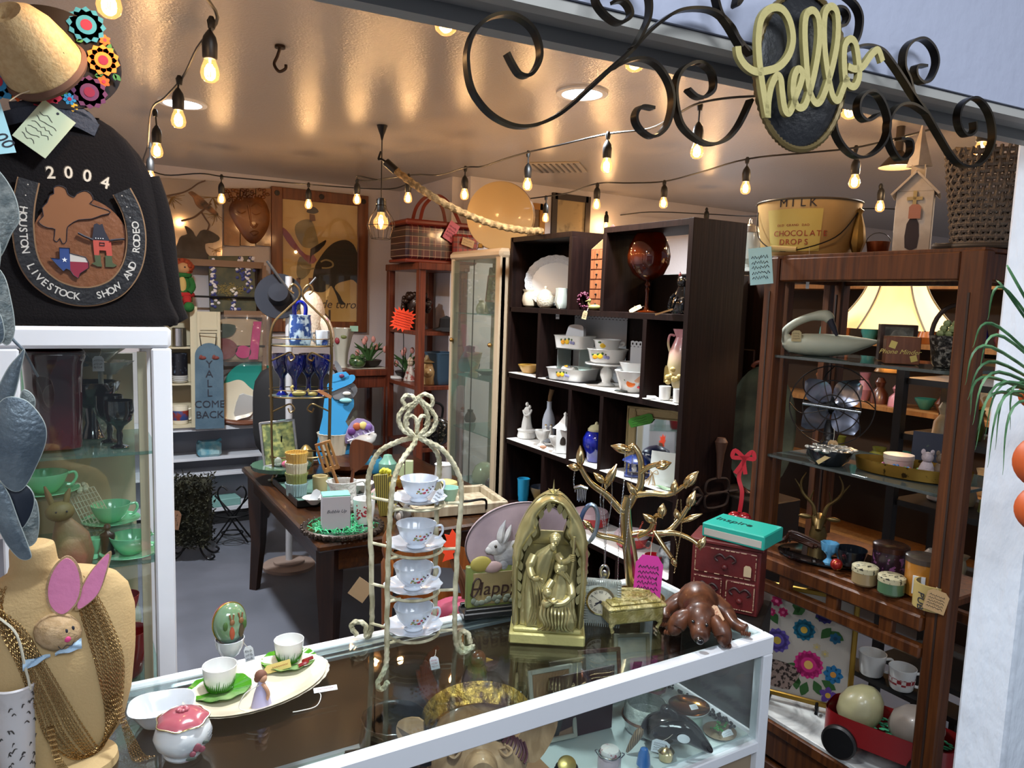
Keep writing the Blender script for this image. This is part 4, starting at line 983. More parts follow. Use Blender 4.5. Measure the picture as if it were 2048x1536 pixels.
g.m(TAGW).ext([(-26+(6 if i % 2 == 0 else 2.4)*sin(PI*i/5),138+(6 if i % 2 == 0 else 2.4)*cos(PI*i/5)) for i in range(10)],2.6);obj('texas_map',g,pt)
g=G(cm('#a84438',.6),k).at(0,J(0,470,-2)[1],0)
g.ext([(x-155,yz(y)) for x,y in [(188,470),(226,470),(228,503),(216,503),(215,492),(201,492),(200,503),(190,503)]],1.4)
g.m(INK).ext([(x-155,yz(y)) for x,y in [(191,436),(197,433),(203,436),(209,433),(214,450),(224,470),(186,470),(189,452)]],1.6)
g.tube([(x-155,-1,yz(y)) for x,y in [(158,457),(170,463),(188,470)]],2.6,5).tube([(x-155,-1,yz(y)) for x,y in [(224,469),(240,466),(255,464)]],2.6,5)
g.tube([(x-155,-1.2,yz(y)) for x,y in [(202,475),(212,475),(212,481),(202,481)]],1,4,True)
g.m(TAGW).ball((39,-1.2,189),1.4,6,4).ball((44,-1.2,189),1.4,6,4).ball((49,-1.2,189),1.4,6,4).ball((54,-1.2,189),1.4,6,4)
g.m(cm('#3f4a30',.6));g.ext([(x-155,yz(y)) for x,y in [(190,503),(203,503),(204,518),(206,528),(196,528),(184,522),(192,518)]],1.6).ext([(x-155,yz(y)) for x,y in [(213,503),(227,503),(228,518),(238,524),(230,528),(213,528)]],1.6)
obj('boots_and_hat_emblem',g,pt)
g=G(mat('patch_digit_edge','#3b3226',.6),k)
for ch,x,y,r in (('2',108,342,-.1),('0',143,338,-.03),('0',180,341,.06),('4',216,352,.18)):
    q=J(x,y,-2)
    g.m(mat('patch_digit_edge','#3b3226',.6)).at(q[0]+0,q[1]+8,q[2]).text(ch,38,-0.5,-2,0,depth=.4,rot=r,bold=2.2).m(cm('#c9bfae',.6)).text(ch,36,0,-1,-1,depth=.5,rot=r,bold=.6)
obj('year_digits',g,pt)
t2=thing('jacket_tag','pale green handwritten paper tag tied to the jacket collar','price tag',jp,0)
g=G(cm('#a9b59a',.7),k).at(-45,-56,yz(276),ry=rad(35),rx=-.1).ext([(-32,-47),(32,-47),(32,47),(-32,47)],1);g.m(INK).cyl((0,-.2,40),(0,-1.2,40),2.5)
for i in range(6):g.tube([(-24+20*0+4.5*j,-1.1,22-11*i+RND.uniform(-3,3)) for j in range(RND.choice((7,10)))],.45,4)
obj('paper',g,t2)
t2=thing('dollar_tag','pale blue paper tag priced 40.00 hanging before the jacket','price tag',jp,0)
g=G(TAGB,k).at(-137,-62,yz(288),ry=rad(-14),rx=-.1).ext([(-34,-50),(34,-50),(34,46),(-34,46)],1);g.m(INK).text('$40.00',30,0,-6,-1.2,depth=.2,rot=rad(62),shear=.2);obj('paper',g,t2)
obj('tag_string',G(cm('#c9c2b0',.9),k).tube(spl([(-145,-62,yz(230)),(-152,-70,yz(190)),(-148,-66,yz(140))],5),.8,5),t2)
# ---- hats
hp=S(105,2.21,Y=1.99);hk=K(hp)
t=thing('embroidered_hat','black wide-brimmed hat embroidered with bright flowers, brim facing the entrance','hat',hp,0)
Hm=Matrix.Identity(4)
felt=mat('black_felt','#120d12',.9)
def hz(y):return (225-y)
g=G(felt,hk).at(0,0,hz(130))
g.surf(lambda u,v:(125*(.3+.7*v)*cos(-2*PI*u),-6+10*(v**2)*cos(-4*PI*u)-3*(1-v),96*(.3+.7*v)*sin(-2*PI*u)),64,6,cu=True)
g.surf(lambda u,v:(125*(1-.7*v)*cos(-2*PI*u),2+10*((1-v)**2)*cos(-4*PI*u),96*(1-.7*v)*sin(-2*PI*u)),64,6,cu=True)
br_=obj('brim',g,t);obj('crown',G(felt,hk).at(-20,30,hz(130)).ball((0,0,0),(60,50,60)),t)
FC={c:cm(c,.8) for c in ('#1f6f8f','#7a1238','#c9561c','#e07a2a','#3a2a6a','#2f6b3a','#b5253f','#d9a62a','#5a2a52','#2f86b5')}
for x,y,r,a,b,n in ((196,118,28,'#e07a2a','#7a1238',11),(168,55,32,'#1f6f8f','#7a1238',12),(170,185,30,'#5a2a52','#7a1238',12),(14,190,34,'#2f86b5','#b5253f',10),(94,205,26,'#b5253f','#7a1238',8),(5,108,26,'#c9561c','#7a1238',9),(200,78,10,'#c9561c','#b5253f',6),(196,160,11,'#c9561c','#b5253f',6),(135,204,11,'#2f86b5','#b5253f',7),(48,212,10,'#c9561c','#b5253f',6),(140,218,9,'#d9a62a','#d9a62a',6)):
    r=r*1.1;r0=((x-105)/125)**2+((y-130)/96)**2
    g=G(felt,hk).at(0,-12-3*(1-min(r0,1)),0);flower(g,x-105,hz(y),r,FC[a],FC[b],n,t=1.2);obj('embroidered_flower',g,br_)
g=G(FC['#2f6b3a'],hk)
for x,y,a in ((150,90,.6),(180,150,1.2),(60,200,-.8),(120,200,.4),(215,140,2.4),(155,200,2),(205,100,.3),(35,165,-1),(30,215,1)):
    g.at(x-105,-12,hz(y),ry=a).ext(leafpts(18,5),1).at(x-105,-12,hz(y),ry=a+.6).ext(leafpts(14,4),1)
obj('embroidered_leaf',g,br_)
STR=mat('straw_hat','#b59b70',.7,bump=.2,bs=160,col2='#ab8f63',vs=90)
t=thing('straw_hat','tan straw cowboy hat crown with two vent eyelets stacked on the embroidered hat','hat',hp,0)
Tm=Matrix.Translation((-12,-20,hz(152))) @ Matrix.Rotation(rad(52),4,'X') @ Matrix.Rotation(rad(-30),4,'Y') @ Matrix.Diagonal((1,1,1.35,1))
g=G(STR,hk).tm(Tm)
g.lathe([(76,-4),(75,8),(71,30),(63,58),(49,80),(32,90),(15,87),(0,80)],48,lambda a,z:1+.10*cos(2*a+.6)*(z/90)-(.12*max(0,cos(a-2.2))**2*(z/90)))
cr=obj('crown',g,t);obj('hat_band',G(cm('#5a3c2c',.8),hk).tm(Tm).lathe([(78,-10),(82,-4),(77,3),(75,-2)],48,cap=False),t)
g=G(DARKV,hk).tm(Tm)
for a in (-.5,-.2):g.ball((70*cos(a),70*sin(a),30),(3,4,4),10,8)
obj('eyelet',g,cr);ptag(t,hk,(143-105,-50,hz(155)),20,32,cm('#c9b08c'),ry=.08,string=(143-105,-46,hz(118)),ink=REDINK,lines=4)
obj('chin_string',G(cm('#c9b89a',.9),hk).tube(spl([(-98,-60,hz(110)),(-95,-62,hz(150)),(-92,-60,hz(190)),(-86,-58,hz(222))],5),1.2,5).tube(spl([(-10,-60,hz(178)),(-30,-62,hz(205)),(-52,-58,hz(218)),(-68,-56,hz(232))],5),1.2,5),t)
# ---- grey metal leaves hanging at the jamb
gp=P(20,700,D=1.02);t,k=TT('metal_leaf_decor','blue-grey galvanised metal leaf cluster hanging at the near edge of the opening','wall decor',gp,rz=-rad(3))
GM=mat('galvanised_blue_grey','#4f5c67',.4,metal=.45,col2='#707d84',vs=18,bump=.25,bs=120,ramp=(.35,.75))
GM2=mat('glittered_grey_leaf','#8a9290',.5,metal=.3,col2='#5e6a6c',vs=60,bump=.4,bs=200)
def leaf3(pts,y,th,m,bul):
    c=sp2([(x-20,700-yy) for x,yy in pts],6);cx_=sum(a for a,b in c)/len(c);cz_=sum(b for a,b in c)/len(c);n=len(c)
    g=G(m,k);
    g.surf(lambda u,v:(cx_+(c[int(round(u*n)) % n][0]-cx_)*v,y-bul*(1-v*v),cz_+(c[int(round(u*n)) % n][1]-cz_)*v),n,5,cu=True)
    g.surf(lambda u,v:(cx_+(c[int(round(u*n)) % n][0]-cx_)*(1-v),y+th-bul*(1-(1-v)**2)*.7,cz_+(c[int(round(u*n)) % n][1]-cz_)*(1-v)),n,5,cu=True)
    g.m(cm('#a9b4b2',.4,metal=.4)).tube([(a,y+th/2,b) for a,b in c],1.5,6,True);obj('leaf',g,t)
leaf3([(-25,335),(8,345),(36,390),(44,440),(30,470),(8,520),(-30,560)],0,2,GM2,8)
leaf3([(-30,420),(0,440),(12,500),(4,560),(-10,600),(-40,600)],-10,2,GM,8)
leaf3([(-30,520),(10,545),(24,600),(28,660),(14,690),(-6,660),(-30,610)],4,2,GM2,6)
leaf3([(-30,610),(4,625),(12,670),(0,690),(-30,690)],-6,2,GM,5)
leaf3([(44,700),(36,740),(24,790),(6,830),(-8,850),(-6,790),(14,740),(34,712)],0,2,GM,4)
leaf3([(40,782),(52,790),(58,806),(52,830),(38,815),(34,795)],6,2,GM2,4)
leaf3([(0,805),(40,800),(70,840),(76,880),(60,930),(30,985),(0,970),(-25,900)],-8,3,GM,12)
leaf3([(0,970),(36,980),(50,1010),(40,1050),(20,1070),(0,1010),(-14,980)],8,2,cm('#222a36',.4,metal=.3),6)
leaf3([(20,1030),(48,1010),(56,1050),(50,1100),(30,1110),(14,1070)],14,2,GM2,6)
leaf3([(-12,965),(6,990),(22,1050),(38,1110),(40,1132),(20,1128),(-6,1080),(-25,1010)],-4,3,GM,8)
obj('stem',G(GM,k).tube(spl([(22,6,0),(8,8,-40),(0,8,-90),(2,8,-180),(10,8,-270),(4,8,-330)],6),3,8).tube(spl([(-10,8,80),(0,8,30),(22,6,0)],6),3,8).tube(spl([(22,6,0),(40,60,-60)],4),2.5,6),t)
# ---- bust with chains
bp=P(112,1532,Z=.957);t,k=TT('necklace_bust','tan jewellery display bust draped with gold chains on the counter','display bust',bp,rz=rad(6))
BT=mat('tan_velvet_bust','#b89d70',.75,spec=.25,bump=.15,bs=200)
br2=[(0,-75,75,35,0),(6,-76,76,36,0),(20,-95,88,34,0),(60,-118,122,38,2),(130,-135,140,44,4),(220,-150,150,50,8),(300,-150,152,48,12),(350,-142,140,44,14),(378,-118,118,40,16),(392,-88,88,38,18),(404,-66,40,38,18),(420,-62,18,38,14),(450,-62,14,36,12),(458,-60,12,34,12),(462,-52,4,28,12)]
def bf(u,v):
    q=v*(len(br2)-1);i=min(int(q),len(br2)-2);f=q-i;a,b=br2[i],br2[i+1]
    z,x0,x1,d,yo=[a[j]*(1-f)+b[j]*f for j in range(5)];an=2*PI*u
    sh=-8*math.exp(-((z-220)/90)**2)*max(0,-sin(an))
    return ((x0+x1)/2+(x1-x0)/2*cos(an),yo+d*sin(an)+sh,z)
g=G(BT,k).surf(bf,64,60,cu=True);z,x0,x1,d,yo=br2[-1]
g.add([((x0+x1)/2+(x1-x0)/2*cos(a),yo+d*sin(a),z) for a in [2*PI*i/32 for i in range(32)]],[tuple(range(32))]);obj('bust',g,t)
obj('foot',G(BT,k).at(40,-14,0).lathe([(70,-3),(68,12),(52,16),(0,17)],32,lambda a,z:1+.0*a),t)
def bust_y(x,z):
    for i in range(len(br2)-1):
        if br2[i][0] <= z <= br2[i+1][0]:
            f=(z-br2[i][0])/max(1e-6,br2[i+1][0]-br2[i][0]);_,x0,x1,d,yo=[br2[i][j]*(1-f)+br2[i+1][j]*f for j in range(5)]
            c=(x-(x0+x1)/2)/((x1-x0)/2);c=max(-.995,min(.995,c));return yo-d*math.sqrt(1-c*c)-8*math.exp(-((z-220)/90)**2)*math.sqrt(1-c*c)
    return -20
GCH=mat('gold_chain','#a58353',.27,metal=.9)
def link_mesh(g,p,t_,roll,s):
    t_=t_.normalized();a=t_.cross(Vector((0,1,0)) if abs(t_.y) < .9 else Vector((1,0,0))).normalized();b=t_.cross(a)
    a,b=a*cos(roll)+b*sin(roll),b*cos(roll)-a*sin(roll)
    pts=[p+t_*s*1.0*cos(2*PI*i/7)+a*s*.62*sin(2*PI*i/7) for i in range(7)]
    g.tube(pts,s*.19,3,True)
def chain(name,label,ctrl,s,parent=None,m=None,group='gold chains looped over the bust'):
    pts=spl(ctrl,40);g=G(m or GCH,k);L=0;nxt=0;i=0
    for a,b in zip(pts[:-1],pts[1:]):
        d=(b-a).length;L0=L;L += d
        while nxt <= L and d > 0:
            link_mesh(g,a.lerp(b,(nxt-L0)/d),b-a,(PI/2 if i % 2 else 0)+.5,s);i += 1;nxt += s*1.65
    o=obj(name,g,parent,bp if parent is None else None,rad(6) if parent is None else 0)
    if parent is None:tag(o,label,'necklace',group)
    return o
NK=thing('chain_necklace','thick bundle of gold link chains looped over the tan bust and trailing to the counter','necklace',bp,rad(6))
def B_(x,y,up=3):z=1530-y;return (x-112,bust_y(x-112,z)-up,z)
NCH=13
for i in range(NCH):
    f=i/(NCH-1);u=RND.uniform(-3,3)
    lx=-42+26*f;
    A=[B_(52-34*f-10,1142+14*f+u,3),B_(30+34*f,1205+u+12*f),B_(52+38*f,1275+u,4),B_(78+50*f,1370+u,5),B_(98+62*f,1450+u,6),B_(140+46*f,1508-10*abs(f-.6)+u,7),B_(186+20*f,1500-20*f+u,6),B_(198+28*f,1440+u,5),B_(184+48*f,1330+u,4),B_(166+44*f,1240+u,4),B_(150+34*f,1165+10*f+u,3),B_(134+14*f,1110+u*.4,4)]
    chain('chain_strand','gold link chain in the thick bundle looped down the tan bust',A,2.9 if i % 3 else 3.5,NK)
for i in range(5):
    f=i/4
    A=[B_(208+14*f,1400,6),(110+10*f,-62-3*f,80),(118+16*f,-68,40),(126+22*f,-72,8),(140+26*f,-74,-2+2*f)]
    chain('chain_strand','gold chain end trailing off the bust onto the glass counter',A,2.9,NK)
for i in range(5):
    f=i/4;A=[B_(96+10*f,1420,7),(-8+9*f,-70,60),(6+10*f,-76,25),(14+14*f,-80,-2)]
    chain('chain_strand','gold chain end hanging below the bust front toward the counter edge',A,2.9,NK)
obj('white_cord_necklace',G(cm('#bdb8a6',.9),k).tube(spl([B_(4,1165,6),B_(30,1190,7),B_(55,1225,8),B_(66,1290,9),B_(72,1330,10)],6),2.2,8,rope=.4,pitch=60),None,bp,rad(6),'off-white twisted cord lying over the chains on the bust','necklace')
# ---- planter with bunny pick
pp=P(46,1556,Z=.957)+Vector((-.005,-.02,0));t,k=TT('scroll_planter','white distressed metal flared pot with embossed scrolls holding the bunny pick','planter',pp)
DW2=mat('distressed_white_metal','#c9c6c8',.5,metal=.1,col2='#8e8a86',vs=14,ramp=(.55,.8))
obj('pot',G(DW2,k).lathe(shell([(26,0),(28,4),(31,80),(34,150),(37,210),(39,214),(37,217)],1.2),36,cap=False),t)
g=G(cm('#3a3633',.7),k);
for i in range(44):
    a=RND.uniform(PI*1.05,PI*1.98);z=RND.uniform(10,200);r=27+z*.05+.9;sw_=RND.uniform(.12,.3)*RND.choice((-1,1));dz=RND.uniform(-9,9)
    g.tube(spl([(r*cos(a+sw_*q),r*sin(a+sw_*q),z+dz*q+5*sin(3*q)) for q in (0,.5,1)],3),[.5,1.3,1.4,1.3,.9,.6,.3],5)
obj('scroll_relief',g,t)
kp=P(113,1262,D=dep(pp)-.0);t,kk=TT('bunny_pick','burlap egg-shaped bunny head with pink felt ears on a wooden stick','plant pick',kp)
BUR=mat('burlap','#b59a76',.9,bump=.3,bs=260,col2='#a08560',vs=70)
hd=obj('head',G(BUR,kk).at(0,0,0,ry=rad(-62)).lathe([(0.1,-46),(16,-42),(29,-29),(36,-8),(35,10),(27,27),(15,37),(.1,41)],28,cap=False),t)
g=G(INK,kk).ball((16,-30,8),(3.5,2.5,5)).ball((28,-23,9),(3,2.5,5));g.tube(spl([(2,-34,-18),(8,-34,-26),(16,-31,-20),(24,-27,-25),(30,-22,-17)],4),.7,5);obj('eyes_and_smile',g,hd)
obj('nose',G(cm('#d1437f',.6),kk).ball((18,-32,-8),(6,3,6)),hd);obj('cheek',G(cm('#c98a86',.8),kk).ball((-2,-30,-10),(5,1.5,4)),hd)
PNK=mat('pink_felt','#d983ab',.85,bump=.2,bs=60)
def ear(pts,y):
    c=sp2([(x-113,1262-yy) for x,yy in pts],6);cx_=sum(a for a,b in c)/len(c);cz_=sum(b for a,b in c)/len(c)
    o=obj('ear',G(BUR,kk).at(0,y,0).ext([(cx_+(a-cx_)*1.16,cz_+(b-cz_)*1.08) for a,b in c],2.5),t);obj('ear_lining',G(PNK,kk).at(0,y-2,0).ext(c,2),o)
ear([(134,1112),(150,1130),(156,1165),(150,1200),(132,1222),(118,1222),(104,1200),(102,1165),(114,1130)],-8);ear([(208,1116),(200,1160),(184,1200),(152,1222),(156,1190),(176,1150)],-2)
g=G(cm('#a9c4da',.8),kk)
for s_ in (-1,1):g.surf(lambda u,v:(s_*(4+u*46)-8,-20+3*sin(u*9+v*6),-40+s_*u*12+(v-.5)*(5+16*u)),14,6).surf(lambda u,v:(s_*(4+(1-u)*46)-8,-17+3*sin((1-u)*9+v*6),-40+s_*(1-u)*12+(v-.5)*(5+16*(1-u))),14,6)
obj('ribbon_bow',g,t);obj('stick',G(wood('pale_dowel','#b58a66','#a0765a',.6),kk).tube([(-8,0,-36),(-30,4,-85),(-58,6,-200),(-64,6,-280)],4,8),t)
# ================= goods standing on the counter =================
CT=.956
def CP(x,y,z=CT):return P(x,y,Z=z)
# ---- rope cup rack
rp=CP(826,1296);t,k=TT('rope_cup_rack','tall cream twisted-rope rack holding four floral teacups one above another','cup rack',rp)
RPM=mat('cream_rope','#c4bfa3',.6,col2='#9c9678',vs=30)
def ry_(y):return (1296-y)
def R(pts,y=0,r=4.6,n=12,name='rope_rail',rope=.55,pitch=.24):
    q=[(a-826,c if len(o) else y,ry_(b)) for a,b,*o in pts for c in [o[0] if o else 0]]
    o_=obj(name,G(RPM,k).tube(spl(q,n),r,9,rope=rope,pitch=pitch),t);return o_
R([(712,1290,50),(700,1272,52),(710,1262,52),(728,1268,50),(730,1290,48),(738,1286,45),(742,1250,45),(739,1120,42),(733,1000,40),(733,950,38),(752,905,30),(790,880,16),(825,868,0)])
R([(942,1298,20),(936,1278,22),(922,1276,22),(920,1295,18),(932,1308,14),(948,1300,10),(926,1312,8),(912,1290,5),(908,1220,5),(910,1100,5),(915,980,5),(905,935,4),(878,895,3),(850,878,1),(828,868,0)])
R([(780,1330,-66),(768,1345,-66),(760,1335,-64),(770,1315,-60),(776,1295,-55),(776,1240,-50),(776,1120,-50),(779,1000,-50),(785,940,-45),(800,905,-30),(820,880,-10),(825,866,-3)])
R([(868,1260,48),(870,1200,48),(868,1100,48),(869,1000,48),(872,945,46),(868,910,34),(850,884,18),(830,870,4)])
R([(825,868),(800,855),(790,832),(800,812),(822,800),(828,790)],r=4);R([(826,868),(806,850),(804,830),(815,808),(826,790)],r=4);R([(826,868),(852,858),(862,834),(850,812),(832,796)],r=4);R([(826,868),(844,848),(846,826),(838,806),(828,790)],r=4)
R([(808,845),(806,832),(816,826),(824,836),(825,860)],r=3.4);R([(842,845),(846,830),(836,826),(829,836),(826,860)],r=3.4)
R([(802,806),(797,795),(806,786),(818,790),(824,800),(830,788),(842,784),(854,792),(852,806),(838,806),(828,796),(818,808),(806,806)],r=3.6)
CP2=mat('blue_white_porcelain','#d3dbe6',.12,coat=.6)
rosem=[cm('#9c2f43'),cm('#6f7a4a'),cm('#b9853f'),cm('#5c4a5e')]
for i,(cx_,cy_,lab) in enumerate(((832,1000,'topmost floral teacup on the rope rack, a white tag at its handle'),(828,1093,'second floral teacup from the top of the rope rack'),(824,1178,'third floral teacup from the top of the rope rack'),(826,1262,'lowest floral teacup on the rope rack, just above the counter'))):
    zc=ry_(cy_)
    ring=[(cx_-826+50*cos(a),50*sin(a),zc) for a in [2*PI*j/40 for j in range(40)]]
    g=G(RPM,k).tube(ring,3,7,True,rope=.4,pitch=.4)
    for a_,b_ in (((740,zc,42),(790,zc,10)),((912,zc,5),(870,zc,2)),((776,zc,-50),(800,zc,-36))):g.tube([(a_[0]-826,a_[2],a_[1]),(b_[0]-826,b_[2],b_[1])],3,7,rope=.4,pitch=.4)
    obj('shelf_ring',g,t)
    pc=rp+Matrix.Rotation(face(rp),3,'Z') @ (Vector((cx_-826,0,zc+3))*k)
    sz_=1.06 if i else 1.0
    t1=thing('floral_saucer','white fluted saucer under the '+lab.split(' floral')[0]+' floral teacup of the rope rack','saucer',pc,face(rp),'saucers on the rope cup rack')
    obj('saucer',G(CP2,k*sz_).lathe([(22,0),(26,0),(40,5),(53,11),(54,12.5),(40,7.5),(26,3.5),(0,2.5)],48,lambda a,z:1+(.03*cos(12*a) if z > 4 else 0)),t1)
    t1=thing('floral_teacup',lab,'teacup',pc+Vector((0,0,4.4*k)),face(rp),'floral teacups on the rope cup rack')
    obj('cup',G(CP2,k*sz_).lathe(shell([(17,0),(18,2),(14,6),(22,12),(31,24),(36,40),(37.5,44)],1.2),40,cap=False),t1)
    obj('handle',handle(G(CP2,k*sz_),35,16,38,14,2.2),t1)
    g=G(rosem[0],k*sz_)
    for a,z,r,m_ in ((-1.25,22,4.2,0),(-1.1,27,3,0),(-1.45,21,3,1),(-1.6,25,3.4,1),(-.95,22,2.6,1),(-.85,28,2.2,3),(-1.35,29,2.4,2),(-1.7,21,2,2),(-1.0,32,1.8,1),(-1.55,30,1.6,0),(-.75,33,2,3)):
        rr=20+ (z-10)*.52+ (3 if z < 30 else 4);g.m(rosem[m_]).ball((rr*cos(a),rr*sin(a),z),(r,1.3,r*.8),8,6)
    obj('rose_decal',g,t1)
    if i == 0:ptag(t1,k,(36,-26,14),15,30,TAGW,ry=.5,string=(42,-5,34))
ptag(t,k,(42,-56,-4),17,26,TAGW,ry=-.2,ink=REDINK,string=(44,-50,20))
# ---- nativity statue
np_=(CP(1015,1303)+CP(1178,1303))/2+Vector((.045,.075,0));t,k=TT('nativity_statue','tall gold angel-wing statue sheltering a robed couple with a child, on a pale gold plinth','statue',np_)
NG=mat('antique_gold_statue','#c0b684',.27,metal=.65,col2='#968c5a',vs=10,bump=.25,bs=14,ramp=(.3,.75),spec=.6);NB=mat('pale_gold_plinth','#b3ac6e',.4,metal=.25,bump=.15,bs=60)
obj('plinth',G(NB,k).box((0,0,11),(148,88,22),3).box((0,0,26),(134,76,10),3),t)
Hs=290   # top of the arch above the base
out=[(-70,30),(-72,90),(-73,150),(-72,185),(-66,215),(-56,240),(-44,262),(-28,282),(-10,294),(0,298),(14,294),(30,282),(46,262),(58,240),(68,215),(73,185),(74,150),(72,90),(70,30)]
hole=ell(2,243,26,32,24)
# shell with round opening: strips from the outline to the inner cavity outline
inn=sp2([(-52,30),(-54,120),(-50,170),(-38,196),(-20,212),(-25,240),(-10,268),(4,274),(20,266),(30,240),(24,212),(42,192),(52,165),(54,120),(52,30)],5,False)
oo=sp2(out,4,False);n_=80
def rs(path,n):
    L=[0];
    for a,b in zip(path,path[1:]):L.append(L[-1]+math.hypot(b[0]-a[0],b[1]-a[1]))
    r=[]
    for i in range(n+1):
        s=L[-1]*i/n;j=0
        while j < len(L)-2 and L[j+1] < s:j += 1
        f=(s-L[j])/max(1e-9,L[j+1]-L[j]);r.append((path[j][0]*(1-f)+path[j+1][0]*f,path[j][1]*(1-f)+path[j+1][1]*f))
    return r
O_,I_=rs(oo,n_),rs(inn,n_)
g=G(NG,k)
def wing(u,v):
    i=min(n_,int(round(u*n_)));q=v
    x=O_[i][0]*(1-q)+I_[i][0]*q;z=O_[i][1]*(1-q)+I_[i][1]*q
    fe=3.2*abs(sin(u*46))*(.4+q)*(1 if .22 < u < .78 else .35)+2.5*sin(q*9+u*30)*.4
    return (x,-6-24*sin(PI*min(1,q*.85+.12))-fe,z)
g.surf(lambda u,v:wing(u,1-v),n_,10);g.surf(lambda u,v:(O_[min(n_,int(round(u*n_)))][0]*(1-v)+I_[min(n_,int(round(u*n_)))][0]*v,12,O_[min(n_,int(round(u*n_)))][1]*(1-v)+I_[min(n_,int(round(u*n_)))][1]*v),n_,2)
g.surf(lambda u,v:(O_[min(n_,int(round((1-u)*n_)))][0],12-22*v,O_[min(n_,int(round((1-u)*n_)))][1]),n_,1);g.surf(lambda u,v:(I_[min(n_,int(round(u*n_)))][0],12-34*v,I_[min(n_,int(round(u*n_)))][1]),n_,1)
# shallow back wall of the niche below the round opening
g.box((0,8,108),(106,6,160)).add([(-50,5,186),(50,5,186),(30,5,214),(-26,5,214),(-50,11,186),(50,11,186),(30,11,214),(-26,11,214)],[(0,1,2,3),(7,6,5,4),(3,2,6,7)])
wg=obj('wing_arch',g,t)
g=G(NG,k)
for i in range(46):
    u=.10+.80*i/45;j=int(u*n_);ox,oz=O_[j];a=math.atan2(ox*1.0,oz-130)
    for ring,s_,L_ in ((0,-12,20),(1,-20,24),(2,-28,24)):
        q=.08+.27*ring;x=O_[j][0]*(1-q)+I_[j][0]*q;z=O_[j][1]*(1-q)+I_[j][1]*q
        if i % 2 == ring % 2:g.at(x,s_+2,z+2,ry=(PI*.93 if x < 0 else -PI*.93)+ (-.25 if x > 0 else .25)*(oz > 180)).ext(leafpts(L_,6),2.5)
g.at();obj('feather_rows',g,wg)
g=G(NG,k).at(2,-20,296)
for i in range(8):
    a=PI*i/4;L_=30 if i == 0 else 22 if i in (2,6) else 16
    q0=(L_*sin(a),0,L_*cos(a));b1,b2=a+.4,a-.4
    g.add([(0,-5,0),(6*sin(b1),0,6*cos(b1)),q0,(6*sin(b2),0,6*cos(b2)),(0,3,0)],[(0,1,2),(0,2,3),(4,2,1),(4,3,2)])
g.at();obj('star',g,t)
def robe(rows,folds,amp,nu=56,nv=36,ph=0):
    rw=sorted(rows)
    def fn(u,v):
        q=v*(len(rw)-1);i=min(int(q),len(rw)-2);f=q-i;f=f*f*(3-2*f);a,b=rw[i],rw[i+1];z,cx,cy,rx,ry=[a[j]*(1-f)+b[j]*f for j in range(5)]
        an=2*PI*u;w_=1+amp*abs(sin(folds*an/2+ph+z*.018))*(1-.6*v)
        return (cx+rx*w_*cos(an),cy+ry*w_*sin(an),z)
    return lambda g:g.surf(fn,nu,nv,cu=True)
# standing robed man leaning over
g=G(NG,k)
robe([(32,-30,-14,24,16),(60,-30,-15,24,17),(100,-28,-18,24,18),(130,-24,-22,24,18),(160,-16,-24,24,17),(182,-6,-27,18,14),(194,2,-30,10,9),(200,5,-32,6,6)],9,.20)(g)
g.ball((8,-34,208),(10.5,11,12.5));g.ball((9,-31,212),(12,12,11));g.ball((5,-42,198),(6.5,6,9));g.cyl((10,-44,208),(10.5,-48,205),1.8,2.2)
g.tube(spl([(-30,-32,176),(-38,-42,156),(-30,-52,138),(-18,-56,140)],6),[10]*6+[8]*6+[5.5]*7,12)
g.tube(spl([(14,-28,178),(24,-38,168),(34,-44,172),(42,-46,182)],6),[9]*8+[6]*11,12)
for i in range(4):g.tube(spl([(-20+2*i,-57,141-2.5*i),(-13+i,-61,140-3*i),(-10,-59,137-3*i)],3),1.6,6)
for i in range(4):g.tube(spl([(40,-51,176+3.4*i),(44,-54,176+3.4*i),(47,-49,176+3.4*i)],3),1.8,6)
for j in range(7):g.tube(spl([(-44+4*j,-30-3*j*.6,160-4*j),(-36+7*j,-40-j,120-6*j),(-30+5*j,-36,70-3*j),(-40+6*j,-33,36)],6),[1.2+1.4*sin(PI*i/18) for i in range(19)],6)
obj('standing_man',g,t);obj('staff',G(NG,k).tube([(45,-49,222),(44,-50,170),(40,-40,120),(38,-30,60)],2.6,8),t)
g=G(NG,k)
robe([(32,18,-26,34,22),(50,18,-30,35,24),(76,16,-34,32,22),(100,22,-30,26,20),(125,26,-28,20,15),(142,24,-30,12,10),(150,22,-32,8,8)],11,.16,ph=.7)(g)
g.ball((18,-38,154),(9.5,10.5,12));g.ball((22,-34,156),(14,13,15));g.cyl((16,-47,154),(15.5,-50,151),1.5,2)
g.tube(spl([(38,-34,130),(44,-46,108),(30,-56,94),(10,-60,92)],6),[8.5]*8+[6]*11,12);g.tube(spl([(6,-34,128),(-6,-46,110),(-4,-56,98),(8,-60,94)],6),[8]*8+[5.5]*11,12)
for j in range(9):g.tube(spl([(-10+6*j,-52-2*sin(j),92-j),(-14+7*j,-62,70),(-6+5.5*j,-60,48),(-18+8.5*j,-50,34)],6),[1.3+1.6*sin(PI*i/18) for i in range(19)],6)
for j in range(5):g.tube(spl([(12+7*j*.5,-46,150),(34+2*j,-44,138-4*j),(44-1*j,-44,116-3*j)],6),1.7,6)
obj('seated_woman',g,t)
g=G(NG,k).tube(spl([(-8,-62,92),(2,-66,98),(14,-66,104)],5),[8,9,9,9,8,7,7,6,6,5,5],12).ball((-2,-66,116),(9,9,10));g.tube(spl([(0,-70,104),(10,-74,100),(18,-72,104)],4),2.8,8);obj('child',g,t)
